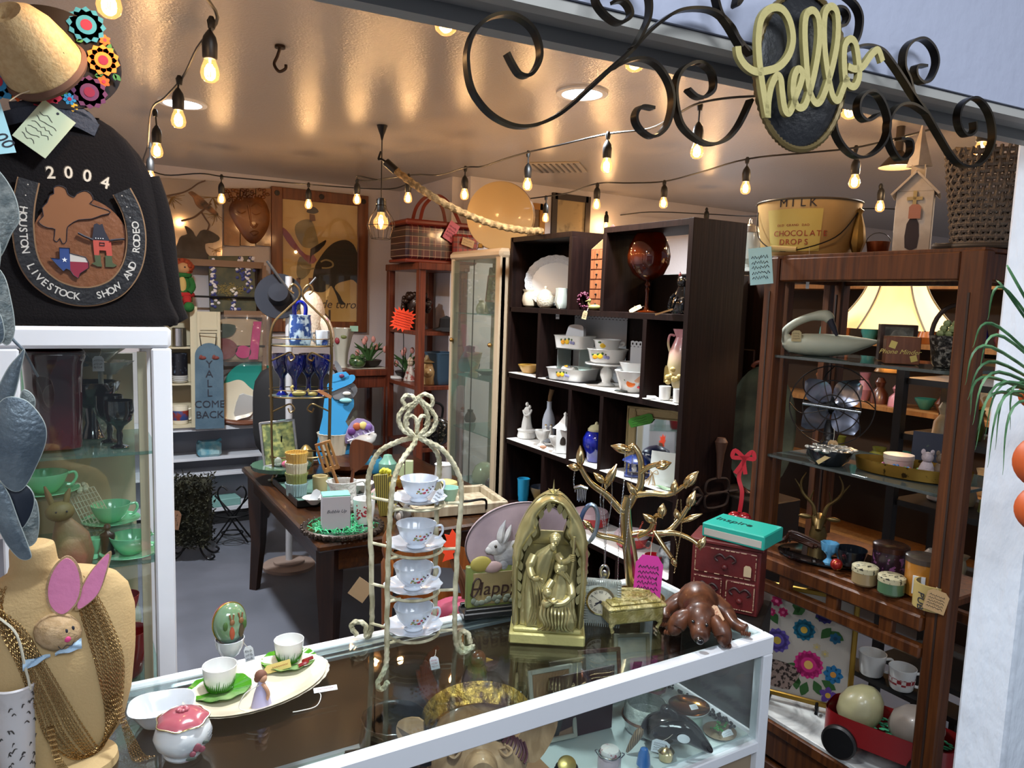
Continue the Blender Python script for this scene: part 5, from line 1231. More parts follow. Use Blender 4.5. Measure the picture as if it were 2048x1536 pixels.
# ---- gold jewellery tree
tp=CP(1272,1212);t,k=TT('jewelry_tree','shiny gold branching jewellery tree with bud tips, hung with chains','jewellery stand',tp)
GT=mat('polished_gold','#c2ae82',.2,metal=1.)
def Q(x,y,dy=0):return (x-1272,dy,(1212-y))
obj('dish',G(GT,k).lathe([(56,-6),(58,2),(57,20),(55,20),(54,5),(0,4)],48),t)
def br_(pts,r0,r1,y0=0,y1=0):
    n=len(pts);c=spl([Q(x,y,y0+(y1-y0)*i/(n-1)) for i,(x,y) in enumerate(pts)],6);m_=len(c)
    obj('branch',G(GT,k).tube(c,[r0+(r1-r0)*i/(m_-1) for i in range(m_)],14),t)
def bud(x0,y0,x1,y1,r,dy=0):
    a,b=Vector(Q(x0,y0,dy)),Vector(Q(x1,y1,dy));n=9
    g=G(GT,k).tube([a.lerp(b,i/n) for i in range(n+1)],[r*max(.12,sin(PI*min(1,(i/n)**.85))**.8) for i in range(n+1)],12)
    g.tube(spl([a+Vector((r*.3,-r*.9,0)),(a+b)/2+Vector((0,-r*1.0,0)),b],4),r*.16,5);obj('bud',g,t)
T0_=[(1262,1205),(1258,1150),(1252,1100),(1246,1060),(1243,1020),(1244,990)]
br_([(1275,1208),(1262,1150),(1254,1100),(1246,1060),(1242,1020),(1246,990)],17,9)
br_([(1246,1000),(1236,1020),(1205,990),(1170,965),(1150,935)],9,5,0,-14)
br_([(1246,1010),(1256,990),(1268,965),(1268,930),(1262,905),(1250,888)],9,5,0,10)
br_([(1268,940),(1285,925),(1310,915)],6,4,4,-10)
br_([(1260,985),(1290,978),(1325,975),(1350,955)],7,4,0,-20)
br_([(1250,1085),(1225,1075),(1190,1068),(1172,1050)],8,4.5,0,-20)
br_([(1252,1068),(1280,1062),(1320,1060),(1345,1035),(1362,1005)],8,4.5,0,16)
br_([(1300,1062),(1340,1055),(1370,1062),(1390,1075)],6,4,4,-16)
br_([(1300,1058),(1320,1082),(1335,1098)],5,4,2,-24)
br_([(1268,1068),(1292,1050),(1300,1020),(1310,1015)],6,4,0,-30)
for a in ((1150,935,1148,892,9,-14),(1150,938,1124,934,7.5,-14),(1200,975,1220,925,9,-8),(1200,965,1176,945,7.5,-10),(1250,892,1246,885,6,8),(1248,900,1207,892,10,6),(1244,900,1250,884,7,10),(1295,925,1324,914,10,-10),(1350,958,1375,925,10,-20),(1332,975,1334,946,8,-14),(1362,1008,1374,972,9,16),(1350,1035,1390,1015,6,10),(1345,1030,1338,1010,7,12),(1385,1078,1396,1052,8,-16),(1310,1018,1313,990,9,-30),(1300,1030,1276,1014,8,-30),(1262,985,1242,960,8,-6),(1178,1055,1160,1040,7,-20),(1335,1098,1345,1115,6,-24)):bud(*a)
for i,(pp_,m_,lab) in enumerate((([(1205,960),(1198,1000),(1205,1060),(1207,1130)],SLV,'silver chain with an oval pendant hanging from the tree'),([(1212,950),(1214,1000),(1208,1060),(1207,1130)],SLV,''),([(1235,900),(1236,960),(1232,1050),(1234,1180)],SLV,'thin silver chain down the tree middle'),([(1250,905),(1250,1000),(1246,1100),(1248,1140)],SLV,''),([(1340,985),(1336,1040),(1344,1080),(1342,1130)],GT,'gold chain hanging from the outer branch'),([(1346,985),(1350,1040),(1345,1090),(1342,1130)],GT,''),([(1276,1030),(1268,1060),(1290,1080),(1298,1050),(1302,1026)],cm('#9a3a26',.3),'short copper bead chain'),([(1140,935),(1138,965),(1142,985)],SLV,''),([(1196,960),(1192,1000),(1202,1060),(1206,1125)],SLV,''))):
    chain('hung_chain','',[Q(x,y,-34 if i in (6,) else -16 if x > 1300 else -14) for x,y in pp_],1.9 if i != 6 else 2.4,t,m_)
g=G(SLV,k)
for i in range(6):g.tube([Q(1146+3.4*i,978,-14),Q(1147+3*i,1002+3*(i % 2),-14)],.9,5)
g.tube([Q(1140,978,-14),Q(1152,973,-16),Q(1166,977,-14)],4,8);obj('fringe_earring',g,t)
obj('oval_pendant',G(SLV,k).at(*Q(1207,1143,-16)).tube([(8*cos(a),0,14*sin(a)) for a in [2*PI*i/20 for i in range(20)]],3,8,True).ball((0,0,-3),(6,3,8)),t)
g=G(mat('blue_banded_silver','#8d9aa8',.25,metal=.8,col2='#2b4d86',kind='wave',vs=.4),k)
g.tube([Q(1172+26*cos(a)*.55+10*sin(a),1045-36*sin(a)+14*cos(a),-22) for a in [2*PI*i/28 for i in range(28)]],4.5,8,True);obj('bangle',g,t,label='silver bangle with blue bands')
ptag(t,k,(1292-1272,-48,1212-1135),52,92,cm('#c2338f',.7),ry=.04,lines=6,string=(1294-1272,-34,1212-1066),label='large magenta handwritten tag')
# ---- crystal clock
kp_=CP(1203,1246);t,k=TT('crystal_clock','small fluted crystal desk clock with a gold-rimmed dial between the statue and the tree','clock',kp_)
g=G(CRY,k).box((0,0,45),(70,18,90),3)
for i in range(17):
    for s_ in (-1,1):g.box((-34+68*i/16,s_*0-10,45+s_*42),(2.4,3,12),.6);g.box((s_*32,-10,3+84*i/16),(9,3,2.4),.6)
obj('crystal_block',g,t)
obj('bezel',G(GT,k).at(-4,-11,50,rx=PI/2).lathe([(27,-2),(29,0),(28,4),(25,5),(25,0)],40),t)
d_=obj('dial',G(cm('#cfc9b4',.5),k).at(-4,-14,50).ext(ell(0,0,25.5,25.5,36),2),t)
g=G(INK,k).at(-4,-15.6,50)
rom=['XII','I','II','III','IIII','V','VI','VII','VIII','IX','X','XI']
for i,r_ in enumerate(rom):a=2*PI*i/12;T0=g.T;g.T=T0 @ Matrix.Translation((20*sin(a),0,20*cos(a))) @ Matrix.Rotation(a,4,'Y');g.text(r_,7,0,-2.4,0,depth=.1);g.T=T0
for a,L_,w_ in ((rad(232),15,1.4),(rad(246),11,1.9),(rad(305),22,.5)):g.tube([(0,-.5,0),(L_*sin(a),-.5,L_*cos(a))],w_*.6,5)
g.ball((0,-.5,0),3);obj('hands_and_numerals',g,d_)
# ---- gold filigree box
gp_=CP(1248,1250)+Vector((.02,.01,0));t,k=TT('filigree_box','pale gold embossed jewellery box on four curled feet in front of the tree','jewellery box',gp_,rz=rad(-14));k *= 1.1
FG=mat('pale_gold_filigree','#b5aa78',.4,metal=.35,bump=1.,bs=45,col2='#8f8448',vs=30)
obj('body',G(FG,k).box((0,0,27),(106,74,26),3),t)
l_=obj('lid',G(FG,k).box((0,0,43),(114,82,8),3).box((0,0,49),(98,68,6),3),t)
g=G(FG,k)
for r_ in (1,.8):g.tube([(42*r_*cos(a),26*r_*sin(a),53) for a in [2*PI*i/40 for i in range(40)]],1.8,6,True)
blobs(g,60,lambda i:((RND.uniform(-46,46),RND.uniform(-30,30),52),(RND.uniform(2,4),RND.uniform(2,4),2)),3);obj('lid_relief',g,l_)
for x_ in (-44,44):
    for y_ in (-30,30):obj('foot',G(FG,k).tube(spl([(x_,y_,18),(x_*1.08,y_*1.1,10),(x_,y_*1.02,0)],4),[7,7,6,5,4,3,3,3,4],8),t)
# ---- carved dog
dp=CP(1402,1262);t,k=TT('carved_dog','carved reddish-brown wooden hound lying sprawled with its chin on the counter glass','carving',dp,rz=face(dp)+rad(-8))
DG=wood('carved_dog_wood','#3c2015','#633a25',.4,scale=2,coat=.2);dk=cm('#0d0b0b',.15,coat=.6)
g=G(DG,k).tube(spl([(-25,78,22),(-20,62,34),(-14,34,42),(-8,8,40),(-4,-12,36),(0,-24,34)],6),[18,26,32,36,38,39,40,41,42,42,42,41,40,39,38,37,36,35,34,34,33,32,31,30,29,28,27,26,25,24,23][:31],20)
for s_,pts in ((-1,[(-30,62,34),(-60,50,28),(-76,24,16),(-70,-8,9)]),(1,[(0,66,36),(36,58,26),(58,36,14),(84,26,9)])):g.tube(spl(pts,6),[24,25,25,24,22,20,19,17,16,15,14,13,12,12,11,11,11,12,9],14)
for pts in ([(-24,-6,30),(-46,-16,18),(-52,-40,9)],[(14,-8,28),(40,-18,18),(52,-42,11)]):g.tube(spl(pts,6),[19,19,18,17,16,15,14,13,13,13,13,14,11],14)
g.tube(spl([(0,-16,40),(2,-36,36),(6,-54,26),(10,-74,17)],6),[26,29,32,33,33,32,30,28,26,24,22,21,20,19,19,18,17,15,11],18)
b_=obj('body',g,t)
for s_ in (-1,1):
    obj('ear',G(DG,k).tube(spl([(4+s_*22,-38,50),(4+s_*38,-44,34),(4+s_*46,-52,18),(4+s_*42,-62,12)],5),[8,10,13,15,17,18,18,18,18,17,16,15,13,11,9,6],10),t)
obj('nose',G(dk,k).ball((11,-92,21),(9,7,7)),t);obj('eye',G(dk,k).ball((-7,-64,44),3.4).ball((19,-66,43),3.4),t)
obj('tail',G(DG,k).tube(spl([(-30,84,22),(-50,96,14),(-70,96,7)],4),[8,7,7,6,6,5,5,4,3],8),t)
for (x_,y_) in ((84,22),(-70,-14),(-54,-46),(56,-48)):
    g=G(DG,k);[g.ball((x_-7+4.6*j,y_-5,5.5),(3.2,6,5),8,6) for j in range(4)];obj('paw_toes',g,b_)
ptag(t,k,(30,-34,52),26,40,cm('#c9a88a'),rx=-.8,ry=-.9,ink=REDINK,lines=4,string=(6,-20,56))
# ---- Easter egg sign
ep=(CP(895,1240)+CP(1080,1200))/2+Vector((.04,.01,0));ep.y=1.715;t,k=TT('easter_plaque','plaque with a pink egg, grey rabbit and Happy Easter lettering on a black stand','plaque',Vector((ep.x,1.70,CT)),rz=rad(-12))
k=K(t.location)
GRN=mat('olive_green_board','#69733c',.5,col2='#8a9150',vs=5);EGM=mat('pink_grey_egg_paint','#b09a9d',.55,col2='#8d7c84',vs=4,bump=.1,bs=20)
obj('stand',G(cm('#0b0b0c',.3,coat=.4),k).box((0,0,6),(212,46,12),2).box((0,-16,15),(206,10,9),1.5).box((0,18,15),(206,8,9),1.5),t)
bd=obj('board',G(GRN,k).box((0,0,58),(196,12,84),2),t)
obj('painted_panel',G(mat('tan_panel_paint','#8c7b52',.5,col2='#4f4a36',vs=3),k).box((4,-6.6,54),(178,2,64),.5),bd)
g=G(cm('#2a1612',.5),k).at(0,-8.5,0);g.text('Happy',38,-44,42,0,depth=.4,shear=.15).text('Easter',38,44,46,0,depth=.4,shear=.1)
for pts in ([(-86,66),(-78,76),(-70,70),(-76,50),(-84,40),(-90,46)],[(20,86),(8,82),(2,70),(16,64),(4,56),(2,44),(20,40)]):g.tube(spl([(a,0,b) for a,b in pts],5),1.6,6)
obj('lettering',g,bd)
g=G(cm('#6d7464',.5),k);blobs(g,22,lambda i:((-84+8*i+RND.uniform(-3,3),-8,29+RND.uniform(-4,6)),(RND.uniform(5,8),1.5,RND.uniform(5,7))),5,10,6);obj('painted_pebbles',g,bd)
eg=obj('egg',G(EGM,k).at(16,4,96).ext([(x,z) for x,z in ell(0,42,116,82,60)],8).m(cm('#3d3236',.5)).tube([(116*cos(a),-4,42+82*sin(a)) for a in [2*PI*i/64 for i in range(64)]],1.4,6,True),t)
RBT=mat('grey_rabbit_paint','#8b8d92',.6,col2='#b4b2b0',vs=10,bump=.2,bs=60)
g=G(RBT,k).at(0,-3,96).ball((0,0,22),(44,5,28),20,12).ball((-36,-1,38),(22,5,16),16,10).ball((-52,-1,34),(10,4,8)).ball((-22,0,4),(12,4,18)).ball((32,0,6),(18,4,12));g.tube(spl([(-32,-1,48),(-30,-1,70),(-22,-1,92)],4),[5,7,8,8,7,6,4,2,1][:9],8).tube(spl([(-26,-1,46),(-16,-1,66),(-10,-1,82)],4),[4,6,7,7,6,5,4,2,1],8);obj('rabbit',g,eg)
obj('rabbit_eye',G(dk,k).ball((-42,-9,138),3),eg)
g=G(cm('#8f7f3a',.5),k).at(0,-4,96)
for x_,z_,rx__,rz__,h_ in ((-70,8,22,16,'#9a8d44'),(-46,0,20,12,'#a58c8a'),(18,-2,24,14,'#8a7c55'),(52,2,22,15,'#9a8c8e'),(84,8,16,14,'#9a8d44')):g.m(cm(h_,.5)).ball((x_,-2,z_),(rx__,4,rz__),14,8)
obj('painted_eggs',g,eg)
# ---- platter group
zc=CT
pc=CP(520,1382)+Vector((0,0,0));t,k=TT('rooster_platter','large oval cream platter with a woven rim under the green cups','platter',pc,rz=rad(18))
PLC=mat('cream_woven_china','#cfcabb',.25,coat=.4,bump=.5,bs=40)
g=G(CRMC).surf(lambda u,v:(.155*v*cos(2*PI*u),.10*v*sin(2*PI*u),.002+.016*max(0,v-.62)/.38),60,10,cu=True);g.surf(lambda u,v:(.155*(1-v)*cos(2*PI*u),.10*(1-v)*sin(2*PI*u),-.0015*0+.014*max(0,(1-v)-.62)/.38),60,10,cu=True);obj('platter',g,t)
obj('rim',G(PLC).surf(lambda u,v:((.118+.045*v)*cos(2*PI*u)*(1+.006*sin(60*PI*u)),(.074+.034*v)*sin(2*PI*u)*(1+.006*sin(60*PI*u)),.0035+.015*v**1.3+.001*sin(120*PI*u)),120,6,cu=True),t)
k=K(pc)
GRS=mat('green_leaf_glaze','#3f8a1a',.15,coat=.7,col2='#c5d4a5',vs=7,ramp=(.5,.8));
def leafcup(px,py,zoff,lab,rr):
    p=CP(px,py,CT+zoff);t1=thing('green_saucer','green cabbage-leaf saucer under the '+lab,'saucer',p,face(p),'leaf-green saucers on the oval platter');k=K(p)*rr
    obj('saucer',G(GRS,k).surf(lambda u,v:(60*v*cos(2*PI*u),56*v*sin(2*PI*u),2+8*v*v+1.4*sin(22*PI*u)*v*v),60,8,cu=True).surf(lambda u,v:(60*(1-v)*cos(2*PI*u),56*(1-v)*sin(2*PI*u),8*(1-v)**2+1.4*sin(22*PI*u)*(1-v)**2),60,8,cu=True),t1)
    p2=p+Vector((0,0,3.4*k));t1=thing('grass_cup',lab+', painted with grass blades','cup',p2,face(p),'white cups with grass-green bases')
    obj('cup',G(CER,k).lathe(shell([(15,0),(22,4),(29,20),(32,40),(33,52)],1.5),36,cap=False),t1)
    g=G(cm('#3e7d1e',.2,coat=.5),k)
    for i in range(44):
        a=2*PI*i/44;h=RND.uniform(12,26);rb=lambda z:29.2+(z-20)*.15 if z > 20 else 22.3+(z-4)*.44 if z > 4 else 15+z*1.8
        g.tube([((rb(z)+.4)*cos(a+.004*z),(rb(z)+.4)*sin(a+.004*z),z) for z in (2,6,6+h*.5,6+h)],[2.0,1.8,1.1,.2],4)
    obj('painted_grass',g,t1);return p2,k
leafcup(440,1382,.006,'nearer white cup at the front of the platter',1.0);q_,kq=leafcup(578,1325,.006,'farther white cup at the back of the platter',.88)
obj('red_ribbon',G(RED,kq).at(0,0,4).tube(spl([(20,-46,5),(40,-36,8),(30,-28,6),(52,-20,9)],5),4,6),None,q_,face(q_),'small red ribbon lying on the farther green saucer','ribbon')
t1=thing('kraft_label','yellow printed price tag leaning against the farther grass cup','price tag',q_,face(q_));obj('paper',G(cm('#c9b46a'),kq).at(-26,-42,10,ry=-.2,rx=-.3).ext([(-20,-9),(30,-9),(30,9),(-20,9),(-28,0)],.6).m(REDINK).tube([(-10+2*j,-.6,3*(j % 2)-1) for j in range(18)],.4,4),t1)
# egg on cup
p=CP(460,1322,CT+.008);t1,k=TT('milk_glass_egg_cup','white milk-glass egg cup at the platter back, holding the painted egg','egg cup',p)
obj('cup',G(mat('milk_glass','#c6cbd1',.15,coat=.5),k).lathe(shell([(14,-2),(13,0),(7,4),(8,8),(20,18),(27,34),(28,48)],2),36,cap=False),t1)
ptag(t1,k,(36,-12,14),18,36,TAGW,ry=-.15,string=(24,-10,42),lines=3)
t1=thing('painted_egg','shiny tin Easter egg with a rabbit couple picture, set in the egg cup','Easter egg',p+Vector((0,0,34*k)),face(p)+rad(24),rot=None)
g=G(mat('egg_scene_green','#5f7a35',.15,coat=.7,col2='#7fa0a0',vs=3),k)
def eggf(y0,s_):return lambda u,v:(33*(sin(PI*v)**.9)*cos(2*PI*u)*(1 if v > .5 else .82+.36*v),27*(sin(PI*v)**.9)*sin(2*PI*u),4+82*(.5-.5*cos(PI*v)))
g.surf(eggf(0,1),40,24,cu=True);e_=obj('egg',g,t1)
obj('red_back_half',G(cm('#8e1f27',.15,coat=.7),k).surf(lambda u,v:(34*(sin(PI*v)**.9)*cos(PI*u)*(1 if v > .5 else .82+.36*v),2+28*(sin(PI*v)**.9)*sin(PI*u),4+83*(.5-.5*cos(PI*v))),24,24).m(cm('#a38a3a',.3,metal=.8)).tube([(33.6*sin(PI*v)**.9*s_*(1 if v > .5 else .82+.36*v),2,4+82.6*(.5-.5*cos(PI*v))) for s_,r_ in ((1,range(25)),(-1,range(24,-1,-1))) for v in [i/24 for i in r_]],1.3,6,True),t1)
g=G(cm('#7a4226',.5),k)
for x_,c1 in ((-6,'#a34a2e'),(12,'#4a3a26')):g.m(cm(c1,.5)).ball((x_,-25,36),(5.5,2.5,15)).m(cm('#7a5230',.5)).ball((x_,-25.5,56),(5,3,6));g.tube([(x_-2,-24,60),(x_-4,-23,72)],1.7,6).tube([(x_+2,-24,60),(x_+4,-23,71)],1.7,6)
g.m(cm('#3a5a24',.5)).ball((-18,-22,50),(5,3,9)).ball((20,-22,46),(5,3,10));obj('rabbit_picture',g,e_)
# angel figurine
p=CP(523,1410,CT+.006);t1,k=TT('prayer_figurine','small faceless figurine in a lilac dress with brown hair on the platter','figurine',p)
g=G(cm('#a8a3c2',.6),k).lathe([(20,0),(19,4),(14,26),(8,44),(6,52)],24,cap=True);obj('dress',g,t1)
obj('arms_and_face',G(cm('#b98d6f',.6),k).tube(spl([(2,-6,48),(10,-12,38),(13,-12,26),(9,-9,14)],4),3.6,8).ball((3,-3,58),(8,8,9)),t1);obj('hair',G(cm('#6d4634',.7),k).ball((-1,1,62),(12,11,11)).ball((-8,0,56),(6,6,7)),t1)
obj('tag_string',G(cm('#d3d0c8',.8),k).tube(spl([(-2,-5,46),(-30,-10,34),(-42,-14,10),(-30,-18,3),(-10,-20,3)],5),1.1,6),t1)
t1=thing('red_printed_tag','white tag printed in red with a long looped string at the platter edge','price tag',CP(650,1378,CT+.02),face(CP(650,1378)));k=K(t1.location)
obj('paper',G(TAGW,k).at(0,0,0,rx=-PI/2+.4,ry=0,rz=.15).ext([(-22,-6),(24,-6),(24,6),(-22,6)],.6).m(REDINK).tube([(-16+2*j,-.7,1.5*(j % 2)) for j in range(17)],.4,4),t1)
obj('string',G(cm('#d3d0c8',.8),k).tube(spl([(-22,0,0),(-8,-10,-6),(-16,-32,-16),(-46,-42,-17),(-60,-44,-17)],6),1.0,6),t1)
# ---- white dish, pink sugar jar
p=CP(325,1442);t1,k=TT('milk_glass_dish','white square milk-glass dish with a blue paper label inside','dish',p,rz=rad(-10))
def sqf(u,v):
    a=2*PI*u;c,s_=cos(a),sin(a);m_=(abs(c)**3+abs(s_)**3)**(-1/3);pr_=[(.55,0),(.62,.1),(.9,.8),(1,1),(.96,1),(.84,.75),(.6,.14),(0,.12)];q=v*7;i=min(int(q),6);f=q-i
    r=(pr_[i][0]*(1-f)+pr_[i+1][0]*f);z=pr_[i][1]*(1-f)+pr_[i+1][1]*f;return (62*r*m_*c,52*r*m_*s_,38*z)
obj('dish',G(mat('milk_glass','#c6cbd1',.15,coat=.5),k).surf(sqf,48,21,cu=True),t1)
obj('paper_label',G(TAGW,k).at(4,-4,8,rx=-PI/2+.12).ext([(-24,-14),(24,-14),(24,14),(-24,14)],.5).m(cm('#4a6fae')).text('H.C.M',17,0,-4,-.6,depth=.1),t1)
p=CP(368,1512)+Vector((0,.01,0));t1,k=TT('sugar_jar','round white china jar with a gold-edged pink lid near the front counter edge','jar',p)
CH=mat('script_china','#cfd2d3',.12,coat=.7,col2='#a7adb2',vs=5,ramp=(.5,.62))
obj('body',G(CH,k).lathe(shell([(34,0),(36,4),(34,8),(50,26),(54,44),(48,60),(42,66),(44,72)],2),48,lambda a,z:1+.02*cos(4*a),cap=False),t1)
l_=obj('lid',G(cm('#a85763',.2,coat=.6),k).lathe([(47,72),(46,75),(34,84),(16,90),(0,91)],48,lambda a,z:1+(.05*cos(7*a) if z < 78 else 0),cap=False),t1)
obj('gilt_edge',G(GT,k).tube([((48+2.4*cos(7*a))*cos(a),(48+2.4*cos(7*a))*sin(a),73.5) for a in [2*PI*i/84 for i in range(84)]],1.5,6,True),l_)
g=G(cm('#a85763',.2,coat=.6),k);blobs(g,9,lambda i:((8*cos(i*2.4),6*sin(i*2.4),93),(5,5,4)),4,8,6);obj('flower_knob',g,l_)
g=G(cm('#8a4a55',.4),k);
for a,z,r in ((-1.1,34,9),(-.9,26,7),(-1.25,24,6)):g.ball((53*cos(a),53*sin(a),z),(r,2.5,r),10,8)
g.m(cm('#4d564c')).ball((53*cos(-.75),53*sin(-.75),36),(8,2,4)).ball((52*cos(-1.3),52*sin(-1.3),15),(10,2,4));obj('rose_decal',g,t1)
g=G(cm('#6d7680'),k)
for i in range(5):g.tube([(54.5*cos(a)*(.97 if i > 3 else 1),54.5*sin(a),52-5.5*i+.9*sin(a*40)) for a in [-.2-.05*j for j in range(9)]],.5,4)
obj('script_writing',g,t1)
# ---- red chest with teal box (on a stand beyond the counter)
cp_=P(1452,1190,X=1.86);chest_z=cp_.z
p=Vector((1.86,1.80,.93));p=P(1448,1215,X=1.83)
t1,k=TT('red_trinket_chest','dark red distressed wooden trinket chest with carved drawers under the teal book box','chest',p,rz=rad(-58))
RCH=mat('distressed_red_paint','#4d0f12',.45,col2='#5f1a1a',vs=8,bump=.2,bs=30);WRN=mat('worn_edge_paint','#b59a7c',.7)
obj('case',G(RCH,k).box((0,24,66),(132,84,132),2),t1);obj('top_board',G(RCH,k).box((0,22,136),(144,94,8),2),t1)
def wear(g,x0,z0,x1,z1,y):
    for (a,b,c,d) in ((x0,z0,x1,z0),(x0,z1,x1,z1),(x0,z0,x0,z1),(x1,z0,x1,z1)):
        n=12
        for i in range(n):
            if RND.random() < .75:f0,f1=i/n,(i+RND.uniform(.5,1.1))/n;g.tube([(a+(c-a)*f0,y,b+(d-b)*f0),(a+(c-a)*f1,y,b+(d-b)*f1)],RND.uniform(.5,1.2),4)
for (x0,z0,x1,z1) in ((-60,72,60,126),(-60,8,-3,66),(3,8,60,66)):
    d_=obj('drawer',G(RCH,k).box(((x0+x1)/2,-19,(z0+z1)/2),(x1-x0,5,z1-z0),1.5),t1);g=G(WRN,k);wear(g,x0+2,z0+2,x1-2,z1-2,-22);obj('worn_edge',g,d_)
    g=G(cm('#2c0a0b',.5),k);mx_,mz_=(x0+x1)/2,(z0+z1)/2+8
    for s_ in (-1,1):g.tube(spl([(mx_,-22,mz_),(mx_+s_*10,-23,mz_+8),(mx_+s_*20,-23,mz_),(mx_+s_*14,-23,mz_-6)],4),2.4,6)
    obj('carved_scroll',g,d_);obj('knob',G(RCH,k).ball((mx_,-25,mz_-16),(6,5,6)),d_)
ptag(t1,k,(44,-28,92),14,22,cm('#b5a080'),scribble=False)
zt=p.z+140*k
t2=thing('teal_book_box','turquoise hinged book box lettered Inspire on the red chest','box',Vector((p.x+.01,p.y-.0,zt)),rad(-72));
obj('box',G(cm('#1f9c8c',.4),k).box((14,20,15),(128,92,28),2).m(cm('#a9a79e',.6)).box((14,-25,12),(118,4,14),.5),t2);obj('lettering',G(cm('#0e3d3a'),k).at(14,14,29.6,rx=-PI/2).text('Inspire',28,-18,0,0,depth=.3),t2)
obj('pedestal_stand',G(cm('#17110e',.6)).box((0,0,(p.z-.001)/2),(.24,.26,p.z-.001),.004),None,Vector((p.x+.02,p.y,0)),rad(-58),'dark narrow pedestal under the red trinket chest behind the counter','pedestal')
# ================= goods inside the glass counter =================
IZ=.663
def IP(x,y):return P(x,y,Z=IZ)
def inb(x,y):return Vector((min(max(x,-.4),1.54),min(max(y,1.31),1.68),IZ))
obj('deck_cloth',G(cm('#7f5836',.8,col2='#8f6a48',vs=8)).box((.35,1.50,IZ-.0005),(1.30,.40,.001)),None,(0,0,0),0,'brown cloth lining the counter deck under the mask and frames','cloth')
IZ += .001
def wmask():
    p=P(958,1450,Z=.835);p.z=IZ;t,k=TT('carved_pig_mask','carved wooden pig-eared mask with a gold patterned headband inside the counter','mask',p,rz=rad(-24));k=.00145
    WM=wood('pale_mask_wood','#8c6c4c','#b08f6c',.5,scale=2)
    g=G(WM,k).at(0,0,62,rx=-.75).ball((0,0,0),(82,52,92),32,22,lambda q:1-.18*max(0,-q.z)*abs(q.x)+.25*max(0,-q.y)*math.exp(-((q.z+.25)/.25)**2)*max(0,1-3*abs(q.x)))
    g.tube(spl([(-38,-44,10),(-50,-46,0),(-40,-48,-8),(-30,-48,2),(-40,-50,4)],5),3,6).tube(spl([(38,-44,10),(50,-46,0),(40,-48,-8),(30,-48,2),(40,-50,4)],5),3,6);obj('face',g,t)
    obj('snout',G(WM,k).at(0,0,62,rx=-.75).tube([(0,-40,-20),(0,-66,-34),(0,-72,-38)],[28,24,20],20),t);g=G(dk,k).at(0,0,62,rx=-.75)
    for s_ in (-1,1):g.ball((s_*8,-73,-36),(5,3,6)).ball((s_*30,-48,18),(9,3,4))
    obj('nostrils_and_eyes',g,t)
    g=G(mat('gold_headband','#a8873a',.35,metal=.7,bump=1.,bs=60,col2='#4a3420',vs=40,ramp=(.45,.6)),k).at(0,0,62,rx=-.75).tube([(86*cos(a),-58*sin(a)*1.0,46+40*sin(a)) for a in [PI*i/24 for i in range(25)]],0,4,flat=(4,17,(0,0,1)));obj('headband',g,t)
    for s_ in (-1,1):
        obj('ear',G(WM,k).at(s_*86,0,96,rx=-.4,ry=s_*.5).ext(sp2([(-22,-30),(20,-34),(s_*34,10),(s_*26,44),(-s_*10,26)],4),10),t)
    g=G(cm('#4a1622',.5),k).at(0,0,62,rx=-.75)
    for i in range(8):g.tube(spl([(30+i*6,-46+i*2,36-i*3),(42+i*5,-46+i*3,26-i*4),(36+i*5,-48+i*3,12-i*4)],3),2.2,5)
    obj('carved_hair',g,t)
wmask()
V('black_iron_pot','round black pot inside the counter below the rope rack','pot',inb(.655,1.60),shell([(40,0),(58,14),(66,60),(60,100),(64,110)],2),cm('#0c0c0d',.3,coat=.4),32,wob=lambda a,z:1+.02*cos(18*a))
for i,(x,y,w_,h_,rz_,c1,c2,lab) in enumerate(((.475,1.36,.13,.085,-.3,'#5a2f2b','#b9b8b2','dark red framed white picture near the counter front under the glass'),(1.07,1.50,.12,.19,-.15,'#a8a79c','#8c6a52','silver framed brown photograph standing beside the statue inside the counter'),(1.30,1.60,.12,.15,-.3,'#3b1520','#767a76','small maroon framed picture leaning under the gold box'),(1.17,1.57,.10,.16,-.2,'#5a5146','#9a9c94','grey matted photo frame at the counter back below the plaque'),(1.42,1.60,.10,.17,-.4,'#9a9484','#b8b9b2','pale marble-look frame below the carved dog'))):
    t=thing('photo_frame',lab,'picture frame',(x,y,IZ+.004),rz_,'picture frames inside the counter')
    g=G(cm(c1,.4)).at(0,0,0,rx=-.25);
    for c,d in (((-w_/2,0,h_/2),(.012,.01,h_)),((w_/2,0,h_/2),(.012,.01,h_)),((0,0,.006),(w_,.01,.012)),((0,0,h_-.006),(w_,.01,.012))):g.box(c,d,.002)
    obj('frame',g,t);obj('picture',G(cm(c2,.3,col2='#5a5248' if i == 1 else c1,vs=14,ramp=(.5,.9))).at(0,0,0,rx=-.25).box((0,.002,h_/2),(w_-.01,.003,h_-.015)),t);obj('easel_back',G(cm('#2a2522')).at(0,.01,0,rx=.35).box((0,.0,h_*.36),(.025,.003,h_*.68)),t)
for x,y,lab in ((.28,1.40,'clear glass ring dish near the white dish inside the counter'),(.42,1.50,'clear glass candy dish under the oval platter edge')):
    V('glass_dish',lab,'dish',inb(x,y),[(30,0),(34,4),(52,26),(54,30),(50,29),(30,7),(0,6)],CRY,36,wob=lambda a,z:1+.03*cos(20*a))
g=G(cm('#d0cfb8',.4));
for cx,cy,r in ((.42,1.37,.05),(.47,1.40,.04),(.36,1.42,.035)):g.tube([(cx+r*cos(a),cy+r*.7*sin(a),IZ+.012+.01*sin(2*a)) for a in [2*PI*i/30 for i in range(30)]],.0022,6,True)
obj('cream_bangle_tangle',g,None,(0,0,0),0,'tangle of thin cream cord rings on the counter deck near its front','cord')
t=thing('rooster_figure','green and brown glazed bird figure at the counter back under the glass','figurine',inb(.86,1.65),face((.86,1.65)))
t.scale=(1.3,1.3,1.3)
